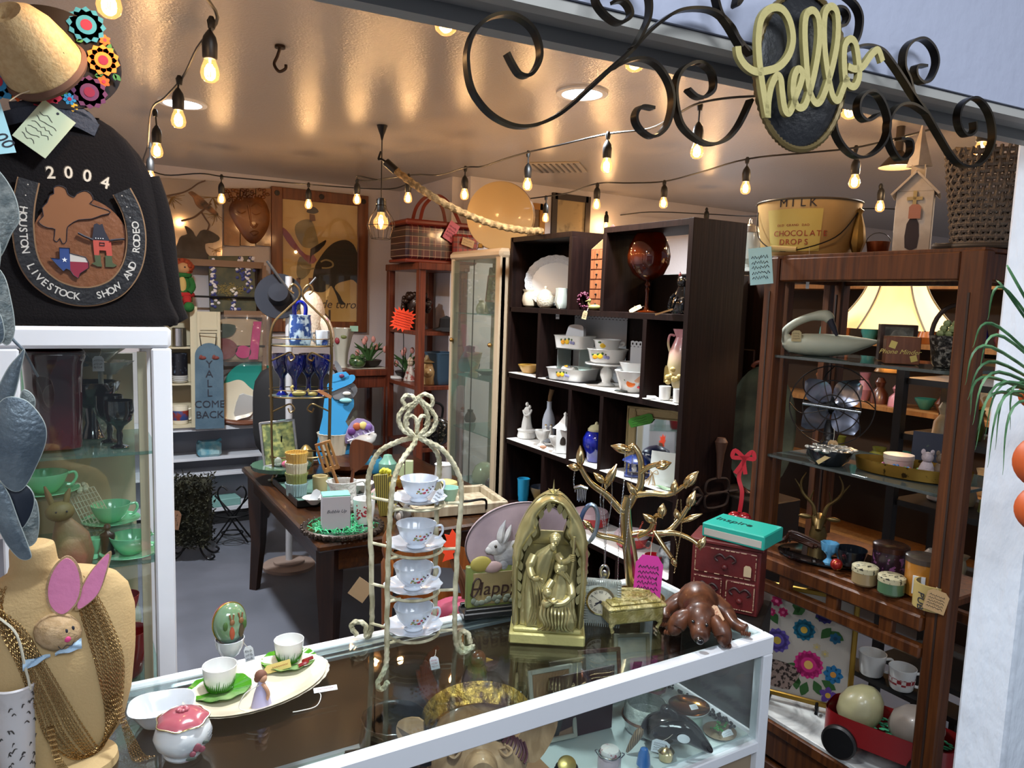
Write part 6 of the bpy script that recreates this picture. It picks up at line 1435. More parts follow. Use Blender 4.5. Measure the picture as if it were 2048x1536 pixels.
g=G(mat('green_brown_glaze','#4d5a35',.2,coat=.5,col2='#6e3a22',vs=30)).ball((0,0,.055),(.05,.035,.05)).tube(spl([(.02,0,.08),(.04,0,.12),(.035,0,.155)],4),[.025,.024,.022,.02,.018,.017,.016,.015,.014],10).ball((.036,0,.165),.018);obj('body',g,t)
g=G(cm('#7a3a22',.3));
for i in range(6):g.tube(spl([(-.03,0,.06),(-.07,.004*i,.09+.01*i),(-.085+.008*i,.004*i,.14+.008*i)],4),[.009]*5+[.005]*4,6)
obj('tail',g,t);obj('beak',G(cm('#b58a3a')).at(.052,0,.163,ry=PI/2).lathe([(.006,0),(0,.016)],8),t)
for i,(x,y) in enumerate(((.95,1.66),(1.0,1.62),(1.06,1.66))):
    V('dark_bead_jar',('glossy dark bottle at the counter back, '+('nearest the bird','middle of the three','nearest the statue')[i]),'bottle',inb(x,y),[(16,0),(20,4),(22,30),(14,46),(8,54),(9,64),(0,65)],cm('#120f10',.1,coat=.8),20)
# right end group
p=inb(1.37,1.47);V('hobnail_base','frosted hobnail crystal bowl with a copper band at the end of the counter','bowl',inb(1.33,1.44),shell([(44,0),(52,4),(58,30),(60,34),(58,38),(56,62),(50,70)],2),mat('hobnail_crystal','#a3aca4',.15,coat=.7,bump=1.,bs=45),40,k=.00108)
obj('copper_band',G(cm('#8a5a38',.25,metal=.9),.00108).lathe([(59,32),(62,33),(62,38),(59,39)],40,cap=False),None,inb(1.33,1.44),0,'copper rim band round the frosted hobnail bowl','band')
t=thing('metallic_egg','shiny green Easter egg with a dark red stripe at the far end of the counter','Easter egg',inb(1.445,1.56)+Vector((0,0,.032)),rad(-30))
obj('egg',G(mat('metallic_green','#6e8248',.15,metal=.5,coat=.6)).at(0,0,0,ry=PI/2).lathe([(.001,-.052),(.014,-.05),(.027,-.036),(.034,-.01),(.033,.012),(.024,.034),(.012,.046),(.001,.05)],32,cap=False),t);obj('stripe',G(cm('#6d1722',.2,coat=.6)).at(0,0,0).surf(lambda u,v:(-.051+.101*u,.0345*sin(PI*(u*.9+.05))*cos(2*PI*v)*1.0,(-.008+.0) if 0 else .0345*sin(PI*(u*.9+.05))*sin(.5*(v-.5))*1.01),20,4) if 0 else G(cm('#6d1722',.2,coat=.6)).at(0,0,0).lathe([(.0352,-.006),(.0358,0),(.0352,.006)],36,lambda a,z:(1/math.sqrt((cos(a)/1.46)**2+sin(a)**2)),cap=False),t)
p=inb(1.46,1.41);t,k=TT('gilt_saucer_stack','shiny gold lined saucer raised on a pale green foot at the counter end','saucer',p,rz=0);k=.0009
obj('foot',G(cm('#a9bdb0',.3),k).lathe([(40,0),(44,3),(42,34),(38,36)],32),t);obj('saucer',G(CER,k).lathe([(34,34),(56,42),(64,52),(64,54)],40,cap=False),t);obj('gold_lining',G(cm('#b07a3c',.12,metal=1.),k).lathe([(63,53.5),(54,46),(30,41),(0,40)],40,cap=False),t)
ptag(t,k,(0,-20,58),30,16,TAGW,rx=-.9,ry=.1,shape='r')
p=inb(1.33,1.33);t,k=TT('black_panther_figure','glossy black glass bird figure with a white sticker near the counter corner','figurine',p);k=.00108
g=G(BLKG,k).tube(spl([(-70,10,20),(-50,0,45),(-10,0,56),(30,0,52),(62,4,30),(90,10,6)],6),[8,12,17,22,27,31,34,36,37,38,38,38,38,37,36,35,34,32,30,28,26,24,22,20,18,16,14,12,10,8,5],18).tube(spl([(0,-6,70),(-6,-6,96),(-22,-6,104),(-34,-6,96)],5),[18,16,14,13,12,11,10,10,10,11,12,12,11,9,7,5],12);obj('body',g,t)
obj('sticker',G(TAGW,k).at(22,-40,56,rx=-.2).ext(ell(0,0,15,10,20),1),t,label='white oval sticker');ptag(t,k,(-30,-46,30),42,34,TAGW,ry=.1,string=(0,-34,64),shape='tag',lines=4)
p=inb(1.50,1.33);t,k=TT('green_crystal_dish','small dish of green crystal earrings with a white tag in the counter corner','dish',p,rz=0);k=.0009
obj('oval_tray',G(cm('#a8937a',.25,metal=.5),k).lathe([(0,0),(44,1),(50,4),(50,6),(0,2)],40),t);g=G(mat('green_crystal','#2f9a3a',.05,trans=.4,coat=.8),k);blobs(g,26,lambda i:((RND.uniform(-26,26),RND.uniform(-16,16),8+RND.uniform(0,20)),RND.uniform(3,5)),4,6,4);obj('crystals',g,t);ptag(t,k,(2,-30,8),40,26,TAGW,rx=-.8,ry=-.1)
g=G(cm('#0e0f12',.3));blobs(g,90,lambda i:((lambda f:(1.545+RND.uniform(-.012,.012),1.62-.30*f+RND.uniform(-.01,.01),IZ+.004+RND.uniform(0,.006)))(RND.random()),.0045),.004,6,4)
obj('black_bead_strand',g,None,(0,0,0),0,'pile of small black beads strung along the end glass of the counter','beads')
p=inb(1.12,1.335);t,k=TT('floral_lid_jar','pale pink bail jar with a floral white lid behind the front glass','jar',p);k=.00085
obj('body',G(cm('#b5a4ac',.25,coat=.5),k).lathe([(30,0),(34,4),(34,48),(28,56)],8),t);obj('lid',G(mat('floral_lid','#cfccca',.2,coat=.5,col2='#a0606a',vs=60,ramp=(.56,.62)),k).lathe([(29,60),(30,66),(26,74),(10,78),(0,79)],32,cap=False),t);obj('wire_bail',G(SLV,k).lathe([(31,56),(33,58),(33,61),(31,62)],32,cap=False).tube(spl([(-34,0,50),(-42,0,62),(-34,0,66)],4),2,6).tube(spl([(34,0,50),(42,0,62),(34,0,66)],4),2,6),t)
p=inb(.99,1.335);t,k=TT('black_gilt_jar','black jar with a gilt disc lid beside the pale pink bail jar','jar',p);k=.00085
obj('body',G(BLKG,k).lathe([(32,0),(36,6),(36,56),(30,62),(32,66)],28),t);obj('lid',G(cm('#8a7a44',.35,metal=.7),k).at(0,-4,74,rx=.5).lathe([(24,0),(26,4),(18,7),(0,8)],28),t)
p=inb(1.22,1.36);t,k=TT('shell_cone','ridged brown horn-shaped shell leaning beside the crystal bowl','shell',p);obj('shell',G(mat('ridged_shell','#8a7250',.5,col2='#4d3a26',kind='wave',vs=60,bump=.3),.00085).tube([(0,0,4+i*7) if 0 else (i*4-20,4,6+i*8) for i in range(11)],[4,6,8,9,10.5,12,12.5,13,13,12,6],14),t)
g=G(SLV,.0009);g.tube(spl([(-30,0,4),(-20,0,14),(0,0,10),(10,0,22),(24,0,12),(14,0,4),(-4,0,6),(-18,0,4)],6),2.2,6).tube(spl([(-20,4,4),(-10,6,20),(6,4,18),(2,0,4)],6),2,6);obj('silver_brooch',g,None,inb(1.06,1.30),-.3,'open scroll silver brooch before the pale pink bail jar','brooch')
g=G(cm('#1f5fa0',.2,coat=.6),.0009).lathe([(14,0),(20,10),(16,40),(10,56),(0,60)],24);obj('blue_stopper_bottle',g,None,inb(1.21,1.30),0,'small bright blue glass bottle left of the black bird figure','bottle')
obj('gold_trinket',G(GT,.0009).lathe([(20,0),(22,20),(24,24),(16,34),(6,38),(4,46),(0,48)],24),None,inb(1.285,1.292),0,'small gold pot with pearls before the black bird figure','trinket box')
obj('magenta_cloth',G(cm('#7a1540',.8)).surf(lambda u,v:(.1*(u-.5)+.01*sin(v*9),.06*(v-.5),.004+.008*abs(sin(u*7+v*5))),14,10),None,inb(.90,1.33),0,'crumpled magenta cloth beside the mask chin','cloth')
obj('maroon_panel',G(cm('#330d18',.5)).box((0,0,.09),(.2,.006,.18)),None,inb(1.15,1.50),-.1,'maroon book-like panel standing behind the bail jar','book')
obj('pink_folder',G(cm('#a5465f',.6)).box((0,0,.012),(.16,.09,.024),.002),None,inb(.21,1.34),.15,'flat pink box under the sugar jar inside the counter','box')
t=thing('wooden_crate_stand','dark wire doll chair standing inside the counter under the rope rack','miniature chair',inb(.52,1.44),-.2);g=G(DARKV)
for x_ in (-.035,.035):
    g.box((x_,-.03,.04),(.004,.004,.08)).box((x_,.03,.08),(.004,.004,.16))
g.box((0,0,.08),(.074,.064,.004)).box((0,.03,.155),(.07,.004,.02)).box((0,.03,.12),(.07,.003,.006));obj('frame',g,t)
# ================= back wall and its shelves =================
WY=6.272
def wl(o,pts,Y=None):
    return [((lambda q:(q.x-o.x,q.z-o.z))(P(x,y,Y=Y or WY))) for x,y in pts]
def wthing(name,label,cat,x,y,Y=WY):
    o=P(x,y,Y=Y);return thing(name,label,cat,o),o
def wpoly(t,o,name,pts,m,dy,th,Y=WY,n=1,par=None):
    c=wl(o,pts,Y);c=sp2(c,n) if n > 1 else c
    return obj(name,G(m).at(0,-dy,0).ext(c[::-1] if False else c,th),par or t)
CX=mat('pine_poster_frame','#5e3014',.45,col2='#7a4420',vs=2,stretch=(12,12,1),coat=.2)
t,o=wthing('bullfight_poster','large framed bullfight poster with a black bull and a matador, on the back wall','poster',640,525)
w2,h2=.408,.585
g=G(CX)
for c,d in (((-w2+.045,-.02,0),(.09,.04,h2*2)),((w2-.045,-.02,0),(.09,.04,h2*2)),((0,-.02,h2-.045),(w2*2-.18,.038,.09)),((0,-.02,-h2+.045),(w2*2-.18,.038,.09))):g.box(c,d,.004)
g.m(cm('#1d100a',.5))
for x,z in ((-w2+.045,h2-.05),(w2-.045,h2-.05),(0,h2-.045)):g.at(x,-.041,z,rx=PI/2).lathe([(.022,0),(.02,.004),(0,.005)],16)
g.at();obj('frame',g,t)
sh=obj('poster_sheet',G(mat('aged_poster','#cfae6c',.35,col2='#dcc48e',vs=2.5,coat=.3)).box((0,-.012,0),(w2*2-.17,.006,h2*2-.17)),t)
BUL=mat('bull_paint','#0f0c0b',.85,col2='#241812',vs=5,ramp=(.5,.9));bl=[(636,520),(650,500),(668,485),(690,480),(706,490),(714,510),(720,530),(722,565),(720,575),(705,560),(690,562),(676,566),(668,575),(678,590),(684,602),(690,608),(678,608),(672,592),(662,572),(655,578),(645,584),(628,582),(624,565),(626,545),(630,530)]
wpoly(t,o,'painted_bull',bl,BUL,.017,.004,n=3,par=sh)
g=G(cm('#a59668',.5));
for pts in ([(640,524),(650,520),(662,524),(664,532),(655,536),(642,536)],[(628,536),(615,538),(603,536),(598,530)]):g.at(0,-.022,0).tube(spl([(a,0,b) for a,b in wl(o,pts)],4),.008,6)
obj('painted_horns',g,sh)
wpoly(t,o,'painted_cape',[(565,455),(580,470),(600,500),(622,512),(648,490),(650,480),(640,492),(620,498),(632,520),(618,528),(600,510),(580,492),(565,470)],cm('#93415c',.6),.018,.004,n=2,par=sh)
g=G(cm('#8d8462',.6)).at(0,-.017,0);g.ext(sp2(wl(o,[(590,450),(605,440),(622,442),(632,470),(634,492),(612,496),(600,488),(590,468)]),3),.005);g.ext(sp2(wl(o,[(598,514),(620,520),(618,545),(600,560),(592,545)]),3),.004)
g.m(cm('#7d5236',.6)).ext(wl(o,[(618,428),(628,430),(630,442),(618,444)]),.005).ext(wl(o,[(592,556),(600,556),(598,580),(590,578)]),.004).ext(wl(o,[(616,556),(624,556),(628,590),(620,598)]),.004).m(cm('#17110e')).ext(sp2(wl(o,[(612,424),(620,414),(630,416),(636,424),(626,428)]),3),.006);obj('painted_matador',g,sh)
g=G(cm('#38200f',.6)).at(0,-.017,0);g.text('ta de toros\"',.10,.14,-.38,0,depth=.001,shear=.25).text('IN',.125,.03,-.485,0,depth=.001,bold=.003);obj('poster_lettering',g,sh)
obj('poster_glazing',G(glass('poster_glass','#fbf7ee',.02)).box((0,-.03,0),(w2*2-.17,.003,h2*2-.17)),t)
# carved face panels
t,o=wthing('carved_face_panel','three-board carved wooden relief of a calm face with closed eyes, on the back wall','wall carving',493,434)
CW=mat('carved_panel_wood','#4f2a10',.4,col2='#8a5420',vs=4,coat=.3,bump=.2,bs=20)
for x0,x1 in ((446,479),(479,510),(510,541)):wpoly(t,o,'board',[(x0+.8,377),(x1-.8,378),(x1-.8,493),(x0+.8,491)],CW,.015,.03)
g=G(CW)
fo=wl(o,[(456,420),(470,398),(500,392),(525,400),(537,425),(535,455),(520,480),(505,488),(490,480),(470,452)]);cx_,cz_=sum(a for a,b in fo)/len(fo),sum(b for a,b in fo)/len(fo);fo=sp2(fo,4)
n_f=len(fo);g.surf(lambda u,v:(cx_+(fo[int(round(u*n_f)) % n_f][0]-cx_)*v,-.03-.035*math.sqrt(max(0,1-v*v)),cz_+(fo[int(round(u*n_f)) % n_f][1]-cz_)*v),n_f,8,cu=True)
a_=wl(o,[(493,412),(496,428),(499,450),(506,456),(511,448)]);g.tube(spl([(a,-.068,b) for a,b in a_],4),.008,8)
for pts in ([(500,414),(510,408),(522,414)],[(488,424),(480,428),(472,424)],[(500,426),(508,431),(518,427)],[(497,466),(505,463),(514,466),(505,472),(497,466)]):g.tube(spl([(a,-.062,b) for a,b in wl(o,pts)],4),.005,6)
for i in range(46):q=wl(o,[(448+92*RND.random(),380+14*RND.random() if i < 30 else 394+8*RND.random())])[0];g.ball((q[0],-.035,q[1]),.014,8,5)
obj('carved_face',g,t);obj('price_sticker',G(TAGM).at(0,-.035,0).ext(wl(o,[(527,488),(537,488),(537,492),(527,492)]),.002),t)
# painted mirror with birds
t,o=wthing('bird_mirror','mirror panel painted with two perched birds and pine needles, beside the carved face','mirror',388,440)
pa=wpoly(t,o,'panel',[(318,356),(443,364),(444,520),(318,518)],mat('hazy_mirror','#b3a596',.12,metal=.55),.006,.012)
BR_=cm('#6b5546',.7);g=G(BR_)
for pts,r in (([(330,393),(360,387),(378,380),(395,368),(410,362)],.006),([(362,442),(385,436),(402,424),(415,412),(422,408)],.008),([(402,424),(412,440),(418,450),(414,462)],.006)):g.tube(spl([(a,-.018,b) for a,b in wl(o,pts)],4),r,6)
obj('painted_branches',g,pa)
for nm,pts,c in (('painted_bird',[(376,386),(384,383),(392,388),(404,396),(416,408),(436,428),(430,432),(412,420),(400,418),(390,408),(386,396)],'#a0704a'),('painted_bird',[(368,452),(378,456),(386,464),(392,474),(400,462),(415,460),(436,472),(438,480),(425,486),(410,488),(412,505),(418,518),(352,516),(355,485),(362,472),(374,468)],'#4c4640')):wpoly(t,o,nm,pts,cm(c,.7,col2='#3f3832',vs=9),.016,.004,n=2,par=pa)
g=G(cm('#8a6d3e',.7))
for bx_,by_,n_,L_ in ((342,395,22,34),(425,395,20,36),(432,430,14,34),(430,500,12,22)):
    for i in range(n_):
        a=RND.uniform(0,2*PI);q=wl(o,[(bx_,by_),(bx_+L_*cos(a)*RND.uniform(.5,1),by_+L_*abs(sin(a))*RND.uniform(.5,1)-8)]);q2=[(a_1,-.017,b_1) for a_1,b_1 in q]
        if -.235 < q2[1][0] < .235:g.tube(q2,.0016,4)
obj('painted_needles',g,pa)
# wooden magazine rack with canvas and pillow
t,o=wthing('display_rack','tan wooden wall rack with dark rods holding the bluebonnet canvas and the bagged pillow','display rack',450,610,6.15)
RK=cm('#7d6048',.6)
def WX(x,y,Y):return P(x,y,Y=Y)
yy=6.12;q=lambda x,y:(lambda v:(v.x-o.x,v.z-o.z))(P(x,y,Y=yy))
x0,x1=q(350,600)[0],q(527,600)[0];z0,z1=q(440,770)[1],q(440,527)[1]
g=G(RK).box((x1,yy-o.y+.06,(z0+z1)/2),(.03,.18,z1-z0)).box((x0,yy-o.y+.11,(z0+z1)/2),(.03,.08,z1-z0))
for y in (527,627,717):xa=x0 if y == 527 else q(447,y)[0];g.box(((xa+x1)/2,yy-o.y+.06,q(440,y)[1]),(x1-xa,.16,.05))
obj('frame',g,t);g=G(DARKV)
for y in (594,692):g.cyl((x0,yy-o.y-.035,q(440,y)[1]),(x1,yy-o.y-.035,q(440,y)[1]),.008)
obj('rod',g,t) if 0 else [obj('rod',G(DARKV).cyl((x0,yy-o.y-.035,q(440,y)[1]),(x1,yy-o.y-.035,q(440,y)[1]),.008),t) for y in (594,692)]
def yplane(x,y,Y):return P(x,y,Y=Y)
t,o=wthing('flower_canvas','canvas of a nest among blue and white flowers, propped in the wall rack','painting',462,570,6.13)
cv=wpoly(t,o,'canvas',[(416,512),(506,512),(512,622),(420,624)],cm('#3f4334',.7,col2='#55533c',vs=12),0,.03,6.13)
g=G(cm('#8a7d4f',.8))
for i in range(90):
    a=RND.uniform(0,2*PI);r=RND.uniform(8,22);x,y=462+r*cos(a)*1.1,582+r*sin(a)*.8;q=wl(o,[(x,y),(x+RND.uniform(-9,9),y+RND.uniform(-6,6))],6.13);g.tube([(a1,-.019,b1) for a1,b1 in q],.0035,4)
g.m(cm('#d8d2c4'));
for x,y in ((462,580),(468,577),(465,583)):q=wl(o,[(x,y)],6.13)[0];g.ball((q[0],-.022,q[1]),(.013,.006,.01),8,6)
obj('painted_nest',g,cv)
g=G(cm('#39407a',.7))
for fx,fy,n in ((425,545,26),(480,535,26),(495,560,20),(428,590,20),(502,525,16),(470,612,18)):
    for i in range(n):
        f=i/n;x=fx+RND.uniform(-8,8)*(.3+f);y=fy-26+52*f;q=wl(o,[(x,min(max(y,516),618))],6.13)[0]
        g.m(cm('#d5d2d6',.7) if RND.random() < (.75-f*.5) else cm('#39407a',.7)).ball((q[0],-.019,q[1]),(.013,.005,.012),6,4)
obj('painted_flowers',g,cv)
t,o=wthing('bagged_pillow','pink and cream appliqued pillow in a clear plastic bag on the wall rack','pillow',478,680,6.13)
pc_=P(478,682,Y=6.12);g=G(cm('#a59072',.9)).ball((0,0,0),(.20,.05,.17),28,16,lambda q:1/((abs(q.x)**4+abs(q.z)**4+abs(q.y)**4)**.25) if q.length else 1);pb=obj('cushion',g,t)
g=G(cm('#b9286e',.8)).at(0,-.056,0).ext([(.06,-.15),(.13,-.15),(.16,.15),(.10,.15)],.01).ext(ell(.02,-.09,.06,.05),.01).m(cm('#1d3322',.9)).ext(sp2([(-.18,.12),(-.04,.12),(-.05,.05),(-.12,.02),(-.18,.04)],3),.01).m(cm('#6e2a2a',.9)).ext(sp2([(-.18,.0),(-.08,.01),(-.02,-.06),(-.08,-.14),(-.18,-.13)],3),.01);obj('applique',g,pb)
obj('plastic_bag',G(glass('plastic_bag_film','#f4f4f4',.06,.12)).surf(lambda u,v:(.24*(u-.5)*2,-.075-.012*sin(u*19+v*7)*sin(v*13),.2*(v-.5)*2),20,16),t)
# locker with open door
UT=.7925
lp=S(365,UT,Y=6.05);t=thing('metal_locker','small cream metal cabinet with an open door standing on the white shelf unit','locker',lp,0);LK=mat('cream_enamel','#bdb398',.45,bump=.1,bs=30)
x0=S(322,UT,Y=5.98).x-lp.x;x1=S(392,UT,Y=5.98).x-lp.x;H=P(365,612,Y=5.98).z-UT
g=G(LK)
for x in (x0,x1):g.box((x,0,H/2),(.02,.2,H))
for z in (.012,H-.012):g.box(((x0+x1)/2,0,z),(x1-x0,.2,.024))
g.box(((x0+x1)/2,.09,H/2),(x1-x0,.01,H)).box((x1-.01,-.1,H/2),(.05,.012,H));obj('body',g,t)
for f in (.36,.66):obj('shelf',G(LK).box(((x0+x1)/2,0,H*f),(x1-x0-.02,.18,.012)),t)
xd=S(440,UT,Y=5.97).x-lp.x;g=G(LK).box(((x1+xd)/2+.01,-.11,H*.49),(xd-x1-.01,.02,H*.94));g.box(((x1+xd)/2+.01,-.125,H*.82),(xd-x1-.03,.008,.02))
for x in (x1+.02,xd-.01):g.box((x,-.125,H*.49),(.02,.012,H*.94))
d_=obj('door',g,t);obj('handle',G(DARKV).tube([(xd-.11,-.13,H*.62),(xd-.10,-.15,H*.68),(xd-.03,-.15,H*.68),(xd-.02,-.13,H*.62)],.004,5),d_)
for i,(f,lab,m_,r,h) in enumerate(((.665,'two-tone shiny metal canister on the upper locker shelf',SLV,.05,.13),(.365,'dark speckled enamel pot on the middle locker shelf',cm('#15171f',.3,col2='#5a6a80',vs=40,ramp=(.6,.7)),.055,.16))):
    V(('metal_canister','enamel_pot')[i],lab,('canister','pot')[i],lp+Vector(((x0+x1)/2+.02,-.02,H*f+.007+(.055 if i else 0))),[(r,0),(r,h),(r*.9,h+.005),(0,h+.006)],m_,24,k=1)
for i in range(4):V('white_dish','white ribbed dish, number %s up in the locker stack' % ('one','two','three','four')[i],'dish',lp+Vector(((x0+x1)/2+.02,-.02,H*.365+.007+.0135*i)),[(.05,0),(.06,.012),(.055,.012),(0,.004)],CER,24,'stacked white dishes in the locker',k=1)
t1=thing('advertising_mug','cream mug with a red and blue picture on the locker floor','mug',lp+Vector(((x0+x1)/2+.015,-.03,.025)),0);obj('cup',G(CRMC).lathe([(.055,0),(.06,.01),(.06,.135),(.055,.135),(.052,.02),(0,.015)],28),t1);obj('picture_band',G(cm('#7a2a22',.4,col2='#2f4070',vs=18,ramp=(.45,.55))).lathe([(.0605,.03),(.0612,.032),(.0612,.10),(.0605,.102)],28,cap=False),t1);obj('handle',handle(G(CRMC,.001),58,30,105,32,7),t1)
# YALL COME BACK board
bp_=S(420,UT,Y=5.86);t=thing('wooden_sign','blue rounded board lettered YALL COME BACK leaning on the locker door','sign',bp_,rad(-8));kk=K(bp_)
bd=obj('board',G(mat('worn_blue_board','#3c5566',.6,col2='#4a6272',vs=6,bump=.2,bs=30),kk).at(0,0,0,rx=-.06).ext([(-27,0),(27,0),(26,145)]+[(26*cos(a),145+26*sin(a)) for a in [PI*i/14 for i in range(1,14)]]+[(-26,145)],5),t)
g=G(INK,kk).at(0,-3.4,0,rx=-.06)
for i,ch in enumerate('YALL'):g.text(ch,21,0,122-19*i,0,depth=.3)
g.text('COME',20,0,43,0,depth=.3).text('BACK',20,0,22,0,depth=.3)
obj('lettering',g,bd)
g=G(cm('#6b2f28',.7),kk).at(0,-4,0,rx=-.06)
for x,z in ((-12,142),(12,142)):g.ball((x,0,z),(7,1.2,3.5),8,5).ball((x-3,-.5,z+2),(3,1,4),8,5)
obj('painted_rose',g,bd);g=G(DARKV,kk).tube([(-14,8,165),(-17,8,190),(14,8,190),(12,8,165)],1,5);obj('wire_hanger',g,t)
# doll
dp_=P(372,612,Y=5.97);dp_.z=lp.z+H+.002;t=thing('elf_doll','knitted elf doll with orange yarn hair in green and red, sitting on the cream locker','doll',Vector((S(366,dp_.z,Y=6.03).x,6.03,dp_.z)),rad(-20));kk=K(t.location)
gr_=mat('green_knit','#1d5a24',.95,bump=.6,bs=60);rd_=mat('red_knit','#9c1c1c',.95,bump=.6,bs=60);or_=mat('orange_yarn','#8f3b1c',.95,bump=.8,bs=50);sk_=mat('doll_skin','#b08358',.9)
obj('torso',G(gr_,kk).tube([(0,0,8),(0,0,30),(0,0,52),(0,0,60)],[18,17,14,7],16),t);obj('bib',G(cm('#b59a5c',.9),kk).ball((2,-12,40),(8,6,18)),t)
obj('head',G(sk_,kk).ball((2,-2,74),(14,13,13)),t);g=G(or_,kk).ball((-2,4,80),(18,15,14));blobs(g,40,lambda i:((lambda a:(-2+17*cos(a),4+10*sin(a*1.7),76+13*sin(a)))(i*.5),RND.uniform(4,6)),5,8,5);obj('hair',g,t)
obj('scarf',G(gr_,kk).tube([(13*cos(a),11*sin(a),60) for a in [2*PI*i/16 for i in range(16)]],5,8,True),t);obj('eye',G(INK,kk).ball((8,-14,76),1.6),t)
for s_ in (-1,1):
    obj('arm',G(gr_,kk).tube(spl([(s_*14,0,54),(s_*20,-4,38),(s_*14,-12,26)],4),6,10),t)
    l_=obj('leg',G(rd_,kk).tube(spl([(s_*8,-4,12),(s_*12,-18,12),(s_*14,-26,4)],4),[9]*5+[7]*4,10),t);obj('shoe',G(gr_,kk).ball((s_*18,-30,-2),(10,12,10)),l_)
obj('belt',G(rd_,kk).tube([(18*cos(a),16*sin(a),22) for a in [2*PI*i/16 for i in range(16)]],5,8,True),t)
# plates and trays on the unit
p=S(470,UT,Y=6.08);t=thing('ruffled_plate','cream ruffled plate standing behind the blue board','plate',p,rad(-5));obj('plate',G(CRMC,K(p)).at(0,0,44,rx=PI/2-.2).surf(lambda u,v:(40*v*cos(2*PI*u)*(1+.05*v*sin(12*PI*u)),40*v*sin(2*PI*u)*(1+.05*v*sin(12*PI*u)),6*v*v),60,6,cu=True),t)
p=S(505,UT,Y=6.13);obj('turquoise_platter',G(cm('#2d8f84',.3,coat=.4),K(p)).at(0,0,62,rx=PI/2-.15).lathe([(0,0),(40,1),(56,7),(56,9),(40,4)],40),None,p,0,'round turquoise platter standing below the bagged pillow','plate')
p=S(505,UT,Y=6.02);obj('white_square_plate',G(CER,K(p)).at(0,0,32,rx=.35).ext(sp2([(-30,-30),(34,-30),(40,30),(0,24),(-26,28)],3),3),None,p,0,'white square plate tilted before the turquoise platter','plate')
p=S(490,UT,Y=5.99);t=thing('wooden_leaf_tray','low reddish leaf-shaped wooden tray on the white shelf unit','tray',p,0);obj('tray',G(cm('#6b3d28',.4),K(p)).tube([(40*cos(a),10*sin(a),5+3*cos(2*a)) for a in [2*PI*i/30 for i in range(30)]],4,8,True).at(0,0,1).lathe([(36,0),(38,3),(0,3)],30,lambda a,z:math.sqrt(1/(cos(a)**2+9*sin(a)**2))),t)
p=Vector((S(418,.54,Y=6.08).x,6.08,.541));t=thing('blue_gift_tin','small light-blue patterned box on the inner shelf of the white unit','box',p,0);obj('box',G(cm('#5a9cb0',.4,col2='#9fc0c4',vs=14),K(p)).box((0,0,15),(44,30,30),5).m(cm('#3f7d92',.4)).tube(spl([(-22,-8,32),(0,-8,24),(22,-8,34)],5),3,6),t)
p=Vector((1.02,6.1,.136));t=thing('teal_paper_box','pale teal flat box low in the white shelf unit','box',p+Vector((0,0,.0)),.1);obj('box',G(cm('#7aa5a0',.6)).box((0,0,.03),(.22,.16,.06),.004),t)
# topiary and wire stand on the floor
p=P(385,1110,Z=.0)+Vector((0,-.05,0));t=thing('moss_topiary','dark square mossy twig topiary standing on the floor before the white unit','artificial plant',p,rad(-20));kk=K(p)
tw=mat('dark_moss','#16170d',.95,col2='#2b2a18',vs=20);g=G(tw,kk).box((0,0,95),(66,50,130),8)
for i in range(1500):
    f_=RND.random();x,y,z=RND.uniform(-36,36),RND.uniform(-28,28),RND.uniform(28,164)
    s_=RND.choice((0,1,2,0,2))
    if s_ == 0:y=-27
    elif s_ == 1:x=RND.choice((-35,35))
    else:z=RND.choice((163,165)) if RND.random() < .3 else z;y=-27 if z < 160 else y
    d=Vector((RND.uniform(-1,1),RND.uniform(-1.4,.2),RND.uniform(-.6,1))).normalized()*RND.uniform(6,13);q=Vector((x,y,z));b_=d.cross(Vector((RND.random(),RND.random(),RND.random()))).normalized()*1.7
    g.add([q-b_*.3,q+d*.5+b_,q+d,q+d*.5-b_],[(0,1,2,3)])
obj('foliage',g,t);g=G(DARKV,kk)
for s_ in (-1,1):g.tube(spl([(s_*10,-10,40),(s_*20,-16,14),(s_*34,-20,2),(s_*44,-22,8),(s_*38,-22,14)],5),2,6).tube(spl([(s_*10,10,40),(s_*20,16,14),(s_*34,20,2),(s_*44,22,8),(s_*38,22,14)],5),2,6)
obj('iron_feet',g,t);ptag(t,kk,(-28,-34,88),26,38,cm('#7d5a42'),ry=.2,scribble=False)
p=P(465,1090,Z=0);t=thing('wire_plant_stand','black curled wire stand on the floor between the topiary and the table leg','plant stand',p,rad(-20));kk=K(p);g=G(DARKV,kk)
for s_ in (-1,1):
    g.tube(spl([(s_*-30,0,4),(0,0,50),(s_*26,0,100),(s_*20,0,120),(s_*8,0,112)],6),1.8,6).tube(spl([(s_*-34,8,100),(0,8,60),(s_*36,8,10),(s_*42,8,22),(s_*34,8,28)],6),1.8,6)
g.tube([(34*cos(a),24*sin(a),64) for a in [2*PI*i/24 for i in range(24)]],1.5,6,True).tube([(20*cos(a),16*sin(a),26) for a in [2*PI*i/24 for i in range(24)]],1.5,6,True);obj('wire_frame',g,t)
